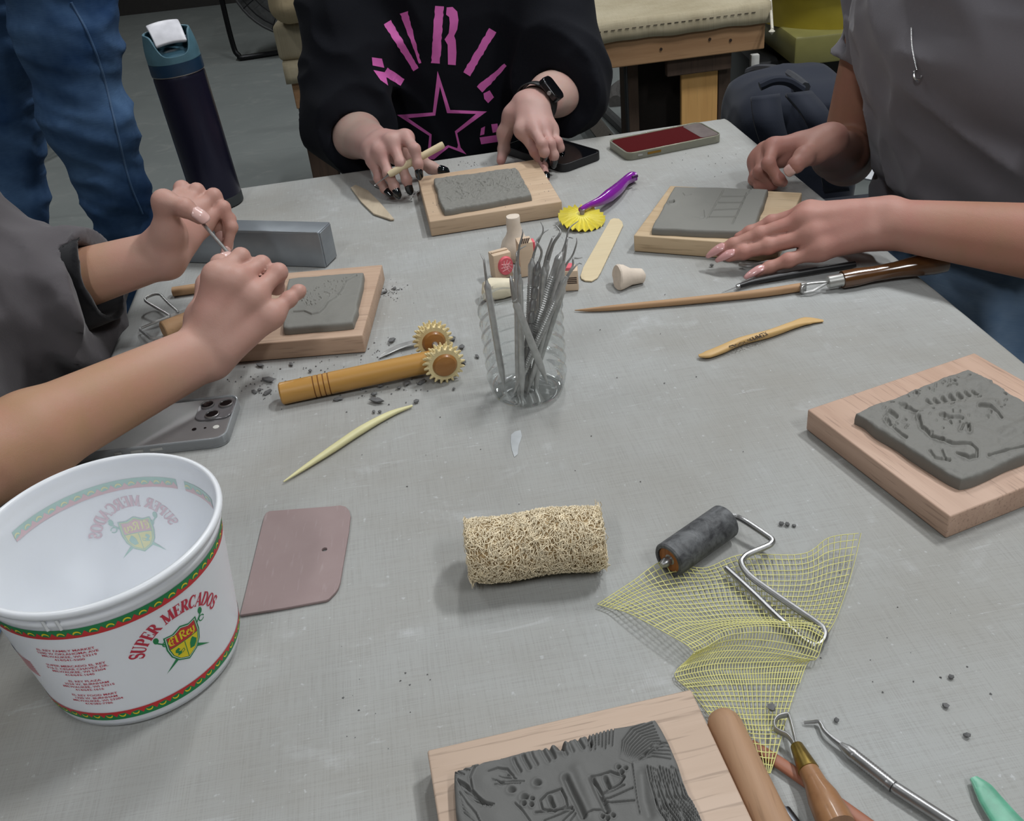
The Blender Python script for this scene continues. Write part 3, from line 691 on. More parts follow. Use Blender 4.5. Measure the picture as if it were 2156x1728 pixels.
def serif_on_arc(F, txt, cx, cy, R, cap, span):
    ws = [GL[c][0] if c != ' ' else .45 for c in txt]; tot = sum(ws); a = math.radians(90 + span / 2); k = math.radians(span) / tot
    for c, w in zip(txt, ws):
        mid = a - k * w / 2
        if c != ' ':
            sx = R * k                               # width scale so that letters fill the arc
            for rb in GL[c][1]:
                pts, wd = rb[0], rb[1]
                q = []
                for x, y in pts:
                    u = (x - w / 2) * sx; rr = R + (y - .5) * cap
                    q.append((cx + rr * math.cos(mid) + u * math.sin(mid), cy + rr * math.sin(mid) - u * math.cos(mid)))
                F.ribbon(q, (np.array(wd) * cap * .95).tolist() if not np.isscalar(wd) else wd * cap * .95, len(rb) > 2)
        a -= k * w
def band(th_mid, span, inner, top):
    zb = 98.0 if top else 13.5
    mm = span / 360 * 2 * math.pi * 72.5; n = int(mm / 9.0); G, Rd, Y = Flat(th_mid, zb), Flat(th_mid, zb), Flat(th_mid, zb); s = 1 if top else -1
    step = mm / n
    for i in range(n):
        x0 = -mm / 2 + i * step
        G.poly([(x0, 3.5 * s), (x0 + step, 3.5 * s), (x0 + step, -2.6 * s), (x0, -2.6 * s)])
        Rd.poly([(x0, -2.6 * s), (x0, -4.6 * s), (x0 + step, -4.6 * s), (x0 + step, -2.6 * s)])
        Rd.poly([(x0, -2.7 * s), (x0 + step * .27, 0.9 * s), (x0 + step * .54, -2.7 * s)], 9); 
        Rd.poly([(x0 + step * .46, -2.7 * s), (x0 + step * .5, -2.0 * s), (x0 + step, -2.7 * s)], 9)
        Y.ribbon([(x0 + step * .77 + q[0], (-2.2 + q[1]) * s) for q in arc(0, 0, step * .24, 2.7, 15, 165, 8)], [.5, .8, 1.05, 1.2, 1.25, 1.2, 1.05, .8, .5])
    K = INKP if inner else INK
    G.build('green_border' if not inner else 'green_border_showing_through', K['green'], .00018, inner); Rd.build('red_zigzag' if not inner else 'red_zigzag_showing_through', K['red'], .00026, inner); Y.build('yellow_arches' if not inner else 'yellow_arches_showing_through', K['yellow'], .00034, inner)
def crest(th, inner=False):
    Q = 1.09
    class Flat(FlatBase):
        def build(s, name, mat, *a, **k):
            if 'lettering' not in name: s.v = [(x * Q, y * Q) for x, y in s.v]
            return FlatBase.build(s, name, mat, *a, **k)
    K = INKP if inner else INK; sfx = '_showing_through' if inner else ''
    F = Flat(th, 50.6); serif_on_arc(F, 'SUPER MERCADOS', 0, 0, 32.5, 9.2, 140); F.build('arched_lettering' + sfx, K['crimson'], .00022, inner)
    S = lambda k: [(x * k, y * k) for x, y in ([(-11, 12.5), (-5.5, 11.6), (0, 14.2), (5.5, 11.6), (11, 12.5), (11.4, 2), (10, -5), (6.5, -10.5), (0, -14.5), (-6.5, -10.5), (-10, -5), (-11.4, 2)])]
    z0 = 54.5
    g = Flat(th, z0)
    for sx in (-1, 1):                                # crossed blades with leaf scrolls
        g.poly([(sx * -6, -6), (sx * -16, -15.5), (sx * -4.5, -8.5)]); g.ribbon([(sx * 10, 6), (sx * 14.5, 11), (sx * 15.5, 14.5)], .9)
        g.ribbon([(sx * 12.6 + q[0], 9 + q[1]) for q in arc(2.2, -1.4, 2.0, 2.0, 0, 330, 10)], .7); g.poly([(sx * 15 + q[0], 13.5 + q[1]) for q in arc(0, 0, 1.6, 2.6, 0, 340, 8)])
    g.poly(S(1.0)); g.build('crest_outline' + sfx, K['green'], .00018, inner)
    w = Flat(th, z0); w.poly(S(.92)); w.build('crest_white_line' + sfx, INK['wht'] if not inner else INKP['yellow'], .00024, inner)
    w = Flat(th, z0); w.poly(S(.885)); w.build('crest_green_line' + sfx, K['green'], .0003, inner)
    y = Flat(th, z0); y.poly([(-9.3, 1.2), (9.3, 1.2), (8.2, -4.4), (5.3, -9), (0, -12.2), (-5.3, -9), (-8.2, -4.4)]); y.build('crest_yellow_field' + sfx, K['yellow'], .00036, inner)
    r = Flat(th, z0); r.poly([(-9.2, 10.8), (-4.8, 10.0), (0, 12.2), (4.8, 10.0), (9.2, 10.8), (9.4, 1.8), (-9.4, 1.8)]); r.build('crest_red_field' + sfx, K['red'], .00036, inner)
    e = Flat(th, z0); e.ribbon([(0, 1.0), (0, -12)], .45)
    e.poly([(-6.6, -1.2), (-4.6, -.6), (-3.8, -2.4), (-5.2, -3.0), (-3.2, -4.6), (-3.6, -6.2), (-6.4, -6.4), (-5.6, -4.8), (-7.2, -3.0)]); e.ribbon([(-3.6, -4.2), (-1.6, -3.4), (-1.4, -5.2), (-3.2, -6)], .5)
    e.poly([(2.2, -7.2), (2.8, -3), (4.2, -.4), (5.4, .4), (6.8, -1.8), (7.8, -3), (7.0, -5.4), (5, -7.8)]); e.build('crest_emblems' + sfx, K['green'], .00045, inner)
    b = Flat(th, z0 + 6.8)                            # blackletter words
    for pts, wd in (([(-7.6, 2.4), (-8.4, .6), (-7.8, -1.8), (-5.6, -2.6)], [.6, 1.1, 1.1, .4]), ([(-7.8, 2.6), (-6.2, 3.4), (-5.0, 2.4)], [.4, 1.1, .5]), ([(-7.6, .4), (-5.6, .8)], .55), ([(-6.4, 2.8), (-6.4, -1.6)], .45),
                    ([(-4.0, 3.4), (-3.9, -1.8), (-3.2, -2.4)], [1.0, 1.0, .4]), ([(-1.2, 3.2), (-1.1, -2.2)], 1.05), ([(-1.9, 2.6), (-.4, 3.5), (1.2, 2.8), (1.2, 1.4), (-.4, .5)], [.4, .9, 1.0, .9, .4]), ([(-.2, .6), (1.2, -1.6), (2.2, -2.3)], [.6, 1.1, .4]),
                    ([(3.0, .9), (2.7, -1.4), (3.6, -2.3), (4.5, -1.8)], [.9, 1.0, .8, .35]), ([(3.0, .8), (4.0, 1.3), (4.4, .4), (3.0, -.5)], [.5, .8, .8, .35]),
                    ([(5.4, 1.2), (5.4, -1.4), (6.4, -2.2)], [.95, .95, .6]), ([(7.4, 1.3), (7.3, -2.0), (6.4, -3.6), (5.4, -3.6)], [.95, .95, .7, .35])):
        b.ribbon([(x * 1.05, y * 1.1) for x, y in pts], [q * 1.15 for q in wd] if not np.isscalar(wd) else wd * 1.15)
    b.build('blackletter_name' + sfx, K['yellow'], .00045, inner)
for top in (True, False): band(-70, 262, False, top)
band(112, 96, True, True); band(44, 28, True, True)
crest(-43.5); 
ad = Flat(-96.5, 0)
def lines(x0, ztop, rows, size=3.25, lead=2.95):
    for i, (t, dx) in enumerate(rows):
        vf = text_flat(t, size, bold=.05); ad.mesh(vf, lambda x, y, zz=ztop - i * lead: (x0 + dx + x * 1.06, zz + y * .8))
lines(0, 81.6, [('EL REY FAMILY MARKET', 0), ('5200 W OKLAHOMA AVE', .2), ('MILWAUKEE, WI 53219', .2), ('414/541-5200', 0)])
lines(.5, 66.6, [('SUPER MERCADO EL REY', 0), ('916 S. CESAR CHAVEZ DR.', 0), ('MILWAUKEE, WI 53204', 0), ('414/643-1640', 0)])
lines(1.0, 51.2, [('EL REY PLAZA', 0), ('3524 W. BURNHAM', 0), ('MILWAUKEE, WI 53215', 0), ('414/643-1616', 0)])
lines(1.5, 36.4, [('EL REY FOOD MART', 0), ('1320 W. BURNHAM', 0), ('MILWAUKEE, WI 53204', 0), ('414/383-7786', 0)])
ad.build('address_lettering', INK['crimson'], .0003)
fl = Flat(-133, 56)
for i in range(7): fl.poly([(-12, 7 - i * 2.3), (11, 7 - i * 2.3), (11, 5.9 - i * 2.3), (-12, 5.9 - i * 2.3)])
fl.build('flag_stripes', INK['red']); fl = Flat(-139, 60); fl.poly([(-12, 4), (2, 4), (2, -3), (-12, -3)]); fl.build('flag_canton', INK['blue'], .0004)
crest(97, True)
# ================================================================ things on the table
from mathutils.geometry import tessellate_polygon
def plate(name, loops, z0, z1, mat, parent=None, bevel=.0005):
    """flat plate from world outlines (first outer, others holes)"""
    L = [[Vector((p[0], p[1], 0)) for p in l] for l in loops]; tris = tessellate_polygon(L)
    flat = [p for l in L for p in l]; n = len(flat); o = np.mean([[p.x, p.y] for p in flat], 0)
    v = [(p.x - o[0], p.y - o[1], z0) for p in flat] + [(p.x - o[0], p.y - o[1], z1) for p in flat]
    f = []
    for t in tris:
        a, b, c = [flat[i] for i in t]; up = (b - a).cross(c - a).z > 0
        t = t if up else t[::-1]; f.append(tuple(i + n for i in t)); f.append(tuple(t[::-1]))
    k = 0
    for li, l in enumerate(L):
        m = len(l); ar = sum(l[i].x * l[(i + 1) % m].y - l[(i + 1) % m].x * l[i].y for i in range(m)); ccw = ar > 0
        for i in range(m):
            a, b = k + i, k + (i + 1) % m; q = (a, b, n + b, n + a); f.append(q if (ccw == (li == 0)) else q[::-1])
        k += m
    ob = meshobj(name, v, f, mat, parent, smooth=False, loc=(o[0], o[1], TZ))
    if bevel: b = ob.modifiers.new('bevel', 'BEVEL'); b.width = bevel; b.segments = 2; b.limit_method = 'ANGLE'; b.angle_limit = math.radians(50)
    return ob
def ccw(c, r, n=16, ph=0): return [(c[0] + r * math.cos(2 * math.pi * i / n + ph), c[1] + r * math.sin(2 * math.pi * i / n + ph)) for i in range(n)]
def at_base(root, pts):
    """move an empty to the ground under its points; parts are built in world coordinates then brought in"""
    c = np.mean(np.asarray(pts), 0); root.location = (c[0], c[1], TZ); bpy.context.view_layer.update(); return root
def part(mb, name, mat, root, **k):
    bpy.context.view_layer.update()
    o = mb.build(name, mat, None, **k); o.parent = root; o.matrix_parent_inverse = root.matrix_world.inverted(); return o
def single(mb, name, mat, label, cat, group=None, **k):
    """one-mesh thing: origin at its base"""
    v = np.array(mb.v); c = (v.min(0) + v.max(0)) / 2; c[2] = TZ
    mb.v = [tuple(p - c) for p in v]; o = mb.build(name, mat, loc=tuple(c), **k); tag(o, label, cat, group); return o

M_BAMBOO = wood('varnished_bamboo', srgb(196, 150, 78), srgb(176, 128, 60), .5, 'X', .4, .1, .3)
M_BOX = wood('boxwood', srgb(214, 180, 122), srgb(190, 152, 96), .6, 'X', .5, .1)
M_PALEW = wood('pale_birch', srgb(220, 205, 172), srgb(204, 186, 150), .6, 'X', .7, .1)
M_STICK = wood('worn_dowel', srgb(196, 160, 120), srgb(160, 122, 88), .6, 'X', .65, .2)
M_WALNUT = wood('varnished_walnut', srgb(122, 80, 36), srgb(78, 46, 18), .5, 'X', .22, .2, .9)
M_BRASS = plain('brass', srgb(150, 128, 70), .4, 1.0, .2, 200)
M_BISQUE = plain('bisque_clay', srgb(222, 208, 192), .85, 0, .06, 80, .3, 400)
M_STAMPW = wood('maple_stamp', srgb(222, 200, 176), srgb(204, 178, 150), .8, 'X', .7, .1)
M_PINKR = plain('pink_rubber', srgb(226, 104, 116), .55, 0, .1, 200, .3, 900)

# ---------------------------------------------------------------- loofah
def loofah():
    A, B = P(988, 1160, .0262), P(1277, 1126, .0262); ax = nrm(B - A); Lg = np.linalg.norm(B - A) - .004
    u = V(0, 0, 1); w = np.cross(ax, u); R = .0262; rg = np.random.default_rng(4)
    root = empty('loofah', 'pale cylindrical loofah sponge lying on the canvas', 'sponge'); at_base(root, [A, B])
    def rad(s, th): return R * (1 + .05 * np.sin(2 * th + 1) + .04 * np.sin(s * 9 + th)) - .0012 * np.exp(-((s) / .05) ** 2) - .0012 * np.exp(-((1 - s) / .05) ** 2)
    def pt(s, th, off):
        r = rad(s, th) + off; q = A + ax * (s * Lg) + w * (r * math.cos(th)) + u * (r * math.sin(th) * .94); q[2] = max(q[2], TZ + .0008); return q
    mb = MB(); n, m = 40, 26; v, f = [], []
    for i in range(n):
        for k in range(m): v.append(pt(i / (n - 1) * .98 + .01, 2 * math.pi * k / m, -.0036))
    f = [(i * m + k, i * m + (k + 1) % m, (i + 1) * m + (k + 1) % m, (i + 1) * m + k) for i in range(n - 1) for k in range(m)]
    f += [tuple(range(m)), tuple((n - 1) * m + k for k in range(m))[::-1]]
    part(mb.add(v, f), 'core', plain('loofah_core', srgb(176, 152, 114), .95, 0, .25, 300), root)
    fb = MB()
    for i in range(4600):
        s, th = rg.uniform(-.005, 1.005), rg.uniform(0, 2 * math.pi); a = rg.normal(1.57, .8); L = rg.uniform(.004, .011); c1 = rg.normal(0, .9)
        pts = []
        for k in range(5):
            t = (k / 4 - .5); aa = a + c1 * t; ds = math.cos(aa) * L * t / Lg; dt = math.sin(aa) * L * t / R
            pts.append(pt(min(max(s + ds, -.01), 1.01), th + dt, rg.uniform(-.0022, -.0002) + .0006 * (1 - abs(t) * 4)))
        fb.tube(pts, rg.uniform(.00022, .0004), 3, False)
    for e in (0, 1):                                 # fibres across the cut ends
        for i in range(420):
            r0, th = R * .95 * math.sqrt(rg.random()), rg.uniform(0, 6.28); L = rg.uniform(.004, .01); an = rg.uniform(0, 6.28)
            c = A + ax * (Lg * e + (.0016 if e else -.0016) * rg.uniform(-.6, 1)) ; q = c + w * r0 * math.cos(th) + u * r0 * math.sin(th) * .94
            d = w * math.cos(an) + u * math.sin(an); p = [q - d * L / 2, q + ax * rg.normal(0, .0008), q + d * L / 2]
            for z in p: z[2] = max(z[2], TZ + .0008)
            fb.tube(p, rg.uniform(.00022, .00038), 3, False)
    o = part(fb, 'fibres', plain('loofah_fibre', srgb(240, 226, 196), .85, 0, .14, 120), root, sharp=None); o['kind'] = 'stuff'
loofah()

# ---------------------------------------------------------------- rubber brayer
def brayer():
    r = .0135; A, B = P(1407, 1180, r), P(1527, 1096, r); ax = nrm(B - A)
    root = empty('brayer', 'black rubber roller with bent steel wire handle on the yellow mesh', 'roller'); at_base(root, [A, B])
    M = frame(A, ax); Lr = np.linalg.norm(B - A); X90 = Matrix.Rotation(math.pi / 2, 4, 'Y')
    t = NT('chalky_black_rubber'); n = t.noise(t.coords(), 90, 5, .7, .6); t.set(Base_Color=t.ramp(n, [(.35, srgb(46, 47, 50)), (.7, srgb(108, 110, 112))]), Roughness=.6)
    part(MB().lathe([(r * .74, .006), (r * .76, -.0002), (r - .001, -.0002), (r, .001), (r, Lr - .001), (r - .001, Lr), (0, Lr)], 36, M @ X90), 'rubber_sleeve', t.m, root)
    part(MB().lathe([(0, .0015), (r * .74, .0015), (r * .74, .004)], 28, M @ X90), 'wooden_core', wood('brayer_core', srgb(186, 120, 58), srgb(140, 84, 36), 1.5, 'Z'), root)
    part(MB().lathe([(0, -.0072), (.002, -.007), (.0034, -.0045), (.0038, -.002), (.003, .001), (.0045, .0016)], 16, M @ X90), 'axle_nut', M_STEEL, root)
    z4 = zz(1220, 1020, 3.37)
    pts = z4((1040, 240), (1085, 226), (1120, 232), (1180, 262), (1330, 362), (1368, 395), (1358, 420), (1320, 442), (1205, 490), (1165, 520), (1150, 552), (1170, 600), (1240, 672), (1420, 800), (1690, 985), (1735, 1035), (1742, 1075), (1722, 1118), (1680, 1138), (1635, 1128), (1580, 1090), (1400, 930), (1230, 765), (1042, 592))
    hs = [r, r, r, r + .001, .012, .0115, .011, .0105, .010, .0095, .009, .0085, .008, .0075, .0065, .0062, .006, .0058, .0056, .0055, .0055, .006, .0065, .0075]
    part(MB().tube(smooth_path([P(*p, h) for p, h in zip(pts, hs)], 5), .0023, 10), 'wire_handle', M_STEEL, root)
brayer()

# ---------------------------------------------------------------- yellow plastic mesh
def net():
    rows = [([(1258, 1272), (1330, 1225), (1400, 1180), (1480, 1196), (1560, 1168), (1690, 1166), (1745, 1132), (1813, 1122)], [.003, .006, .009, .004, .003, .004, .012, .014]),
            ([(1285, 1279), (1360, 1243), (1430, 1228), (1500, 1222), (1575, 1212), (1690, 1210), (1745, 1192), (1800, 1180)], [.004, .006, .004, .003, .003, .005, .005, .006]),
            ([(1325, 1291), (1395, 1272), (1455, 1268), (1520, 1262), (1590, 1260), (1690, 1262), (1735, 1256), (1780, 1248)], [.009, .006, .004, .003, .003, .003, .003, .003]),
            ([(1395, 1328), (1430, 1312), (1475, 1308), (1530, 1302), (1600, 1300), (1680, 1302), (1725, 1304), (1758, 1306)], [.013, .009, .006, .005, .005, .004, .003, .003]),
            ([(1458, 1366), (1485, 1354), (1520, 1332), (1560, 1322), (1610, 1318), (1660, 1322), (1700, 1326), (1735, 1345)], [.014, .014, .014, .015, .016, .015, .013, .008]),
            ([(1452, 1384), (1480, 1372), (1520, 1362), (1560, 1360), (1610, 1364), (1660, 1372), (1695, 1380), (1720, 1386)], [.007, .007, .007, .008, .008, .008, .008, .006]),
            ([(1420, 1420), (1460, 1410), (1510, 1402), (1560, 1400), (1605, 1398), (1645, 1396), (1675, 1396), (1700, 1394)], [.003, .003, .003, .003, .003, .003, .003, .003]),
            ([(1452, 1452), (1490, 1450), (1530, 1448), (1570, 1448), (1605, 1448), (1635, 1448), (1660, 1448), (1680, 1448)], [.003] * 8),
            ([(1490, 1500), (1520, 1503), (1550, 1506), (1580, 1508), (1605, 1508), (1625, 1508), (1645, 1508), (1660, 1508)], [.003, .003, .003, .003, .003, .003, .003, .003]),
            ([(1535, 1556), (1555, 1562), (1575, 1566), (1592, 1568), (1608, 1570), (1620, 1570), (1632, 1570), (1642, 1570)], [.004, .005, .008, .009, .009, .008, .007, .006]),
            ([(1590, 1612), (1596, 1616), (1602, 1620), (1606, 1622), (1610, 1624), (1614, 1626), (1618, 1628), (1622, 1628)], [.008, .008, .008, .008, .008, .007, .007, .006])]
    G = np.array([[P(*p, h) for p, h in zip(*r)] for r in rows])            # R x 8 x 3
    nu, nv = 46, 44
    G1 = np.array([smooth_path(list(g), 8) for g in G]); cu = G1.shape[1]
    G2 = np.array([smooth_path(list(G1[:, j]), 6) for j in range(cu)]).transpose(1, 0, 2)   # V x U x 3
    # thread by true length along the sides
    def samp(arr, n):
        d = np.concatenate([[0], np.cumsum(np.linalg.norm(np.diff(arr, axis=0), axis=1))]); t = np.linspace(0, d[-1], n); return np.stack([np.interp(t, d, arr[:, i]) for i in range(3)], 1)
    rg = np.random.default_rng(8)
    lines_u = np.array([samp(G2[i], 120) for i in range(len(G2))])          # along u
    dv = np.concatenate([[0], np.cumsum(np.linalg.norm(np.diff(lines_u[:, 60], axis=0), axis=1))])
    tv = np.linspace(0, dv[-1], nv) + rg.normal(0, .0004, nv)
    mb = MB()
    def atv(t, j): return np.array([np.interp(t, dv, lines_u[:, j, i]) for i in range(3)])
    widths = lambda t: np.linalg.norm(atv(t, 0) - atv(t, 119))
    for k, t in enumerate(tv):
        L = np.stack([np.interp(t, dv, lines_u[:, j, i]) for j in range(0, 120, 2) for i in range(3)]).reshape(-1, 3)
        mb.tube(list(L), .00038, 3, False)
    full = dv[-1]; sp = .0052
    for k in range(nu):                              # down threads at even spacing; stop where the piece narrows
        js = k / (nu - 1) * 119; j0 = int(js); j1 = min(j0 + 1, 119); f = js - j0
        L = lines_u[:, j0] * (1 - f) + lines_u[:, j1] * f
        if k % 2 == 1: L = L[:int(len(L) * .70)]
        if k % 4 == 2: L = L[:int(len(L) * .86)]
        mb.tube(list(samp(L, 44)), .00038, 3, False)
    return single(mb, 'plastic_mesh', plain('yellow_net_plastic', srgb(214, 210, 138), .5, 0, .08), 'crumpled yellow plastic mesh under the black roller', 'mesh', sharp=None)
net()

# ---------------------------------------------------------------- pink rib
def rib():
    h = .0028; r = lambda pts: [P(*p, h)[:2] for p in pts]
    out = r([(505, 1294), (556, 1086), (560, 1079), (568, 1075), (700, 1065), (716, 1063), (728, 1066), (735, 1074), (738, 1086), (734, 1120), (716, 1225), (712, 1237), (706, 1246), (692, 1260), (686, 1263), (600, 1279)])
    o = plate('rubber_rib', [out, ccw(P(683, 1156, h), .0022, 14)], .0005, h, None)
    t = NT('dusty_pink_rubber'); a = t.noise(t.coords(), 30, 5, .6, .4); s = t.noise(t.coords((300, 40, 1), rot=(0, 0, .5)), 1.0, 2)
    c = t.mix(a, srgb(140, 120, 119), srgb(154, 136, 134)); c = t.mix(t.math('MULTIPLY', t.ramp(s, [(.6, (0, 0, 0)), (.75, (1, 1, 1))]), .3), c, srgb(180, 166, 164)); t.set(Base_Color=c, Roughness=.6)
    o.data.materials.append(t.m); tag(o, 'flat dusty pink rubber rib with a small hole beside the tub', 'scraper')
rib()

# ---------------------------------------------------------------- slim wooden modelling tools
def slim(name, label, px, hs, rw, rt, mat, cat='modelling tool', n=8, parent=None):
    """bar of varying width (rw, metres) and thickness (rt) along a path"""
    pts = smooth_path([P(*p, h) for p, h in zip(px, hs)], n); m = len(pts); W_, T_2 = lerp_list(rw, m), lerp_list(rt, m); mb = MB(); k = 14; v = []
    for i, p in enumerate(pts):
        t = nrm(pts[min(i + 1, m - 1)] - pts[max(i - 1, 0)]); s = nrm(np.cross(t, V(0, 0, 1))); u = np.cross(s, t)
        for a in range(k):
            an = 2 * math.pi * a / k; ca, sa = math.cos(an), math.sin(an); sg = lambda x: math.copysign(abs(x) ** .75, x)
            v.append(p + s * W_[i] * sg(ca) + u * T_2[i] * sg(sa))
    f = [(i * k + a, i * k + (a + 1) % k, (i + 1) * k + (a + 1) % k, (i + 1) * k + a) for i in range(m - 1) for a in range(k)] + [tuple(range(k))[::-1], tuple((m - 1) * k + a for a in range(k))]
    mb.add(v, f)
    c = (np.array(pts[0]) + pts[-1]) / 2; x = nrm(pts[-1] - pts[0])
    M = frame((c[0], c[1], TZ), (x[0], x[1], 0)); Mi = M.inverted(); mb.v = [tuple(Mi @ Vector(q)) for q in mb.v]
    o = mb.build(name, mat, sharp=60); o.matrix_world = M; tag(o, label, cat); return o, M
slim('wooden_modelling_tool', 'slender cream wooden modelling tool in front of the bamboo roller', [(597, 1014), (640, 985), (700, 945), (760, 905), (820, 872), (868, 854)], [.002, .003, .0038, .0038, .003, .0022], [.0006, .0022, .0036, .0042, .0034, .0012], [.0006, .0018, .003, .0032, .0024, .001], plain('cream_boxwood', srgb(214, 208, 160), .55, 0, .06, 40))
kt, kM = slim('wooden_modelling_tool', 'light wooden modelling tool with stamped lettering right of the cup', [(1471, 749), (1490, 746), (1520, 735), (1560, 718), (1620, 702), (1670, 684), (1700, 675), (1733, 675)], [.003, .0035, .004, .0045, .0045, .004, .003, .0015], [.002, .0055, .0055, .0042, .0042, .005, .007, .002], [.001, .0022, .003, .0036, .0036, .0028, .0018, .0008], M_BOX)
vf = text_flat('KEMPER TOOLS', .0066, bold=.0001)
A, B = P(1535, 728, .0085), P(1630, 694, .0085); xd = -nrm(B - A); M = frame((A + B) / 2 + V(0, 0, -.0002), xd); M = M @ Matrix.Translation((.004, -.002, 0)); Mi = kM.inverted()
bvh = BVHTree.FromPolygons([v.co[:] for v in kt.data.vertices], [p.vertices[:] for p in kt.data.polygons]); tv = []
for x, y in vf[0]:
    q = Mi @ (M @ Vector((x, y, 0))); hit = bvh.ray_cast(Vector((q.x, q.y, .05)), Vector((0, 0, -1))); tv.append((q.x, q.y, (hit[0].z if hit[0] else q.z - .002) + .0002))
meshobj('stamped_lettering', tv, vf[1], plain('burnt_ink', srgb(54, 40, 28), .8), kt)
slim('pointed_dowel', 'long thin pointed wooden stick in front of the spread hand', [(1210, 653), (1240, 652), (1300, 647), (1450, 633), (1600, 617), (1688, 604)], [.0016, .0024, .0034, .0044, .005, .0054], [.0004, .0019, .003, .0038, .0042, .0044], [.0004, .0019, .003, .0038, .0042, .0044], M_STICK, 'stick')
def tongue():
    r = lambda pts: [P(*p, .0018)[:2] for p in pts]
    o = plate('tongue_depressor', [r([(1222, 580), (1228, 562), (1285, 462), (1292, 459), (1303, 460), (1310, 466), (1312, 474), (1265, 572), (1258, 584), (1246, 591), (1232, 590), (1224, 586)])], .0002, .0018, M_PALEW, bevel=.0004); tag(o, 'flat pale wooden craft stick behind the cup of dental picks', 'craft stick')
tongue()
def broken():
    r = lambda pts: [P(*p, .0032)[:2] for p in pts]
    o = plate('wooden_knife', [r([(738, 394), (748, 388), (775, 400), (800, 425), (830, 460), (822, 461), (786, 449), (760, 424)])], .0003, .0032, wood('grubby_wood', srgb(206, 192, 168), srgb(170, 154, 132), .7, 'Y', .75, .2), bevel=.001); tag(o, 'pale pointed wooden clay knife left of the scratched tile', 'modelling tool')
    o = plate('metal_rib', [[P(*p, .003)[:2] for p in [(776, 380), (790, 380), (815, 392), (838, 404), (834, 408), (808, 400), (788, 391)]]], .002, .003, M_STEELDULL, bevel=.0003); tag(o, 'dark thin metal scraper under the fingers with black nails', 'scraper')
broken()

# ---------------------------------------------------------------- pastry crimper
def crimper():
    root = empty('pastry_crimper', 'purple handled pastry crimper with a yellow fluted wheel', 'pastry tool')
    c = P(1225, 456, .010); at_base(root, [c, P(1330, 380)])
    pts = [P(*p, h) for p, h in zip([(1222, 442), (1240, 432), (1262, 424), (1282, 412), (1300, 398), (1316, 382), (1330, 373), (1340, 371)], [.020, .020, .017, .014, .012, .010, .009, .009])]
    sp = smooth_path(pts, 6); part(MB().tube(sp, lerp_list([.0036, .0038, .006, .0088, .0085, .0068, .0078, .006], len(sp)), 16), 'handle', plain('glossy_purple', srgb(128, 34, 150), .22, 0, .08, 30, Coat_Weight=.5), root)
    part(MB().tube([P(1331, 373, .0165), P(1342, 370, .0165)], .0022, 8), 'hanging_eye', plain('eye_shadow_purple', srgb(60, 16, 72), .4), root)
    tilt = nrm(V(.10, -.16, 1)); M = frame(c, V(1, .2, -.1), tilt); n = 44; v = [(0, 0, .004)]; f = []
    R = .031
    for ring, (rr, amp, z) in enumerate(((.008, 0, .004), (.018, .0014, .002), (R * .99, .003, -.002))):
        for k in range(n): v.append((rr * math.cos(2 * math.pi * k / n) * (1 + (.03 if k % 2 else -.03) * (ring == 2)), rr * math.sin(2 * math.pi * k / n) * (1 + (.03 if k % 2 else -.03) * (ring == 2)), z + (amp if k % 2 else -amp)))
    f += [(0, 1 + k, 1 + (k + 1) % n) for k in range(n)] + [(1 + r * n + k, 1 + (r + 1) * n + k, 1 + (r + 1) * n + (k + 1) % n, 1 + r * n + (k + 1) % n) for r in range(2) for k in range(n)]
    mb = MB().add([tuple(M @ Vector(p)) for p in v], f); o = part(mb, 'fluted_wheel', plain('yellow_plastic', srgb(236, 222, 92), .4, 0, .04, Subsurface_Weight=.2, Subsurface_Radius=(.01, .01, .003)), root, smooth=False)
    s = o.modifiers.new('thick', 'SOLIDIFY'); s.thickness = .0012
    part(MB().lathe([(.003, -.004), (.003, .011), (0, .012)], 12, M), 'wheel_pin', plain('grey_pin', srgb(150, 140, 150), .4), root)
    M2 = M @ Matrix.Translation((0, 0, -.006)); part(MB().lathe([(0, -.0005), (.026, -.0005), (.0265, .001), (0, .0022)], 36, M2), 'lower_disc', plain('darker_yellow', srgb(196, 164, 40), .4, 0, .05), root)  # darker yellow disc just below the fluted wheel
crimper()

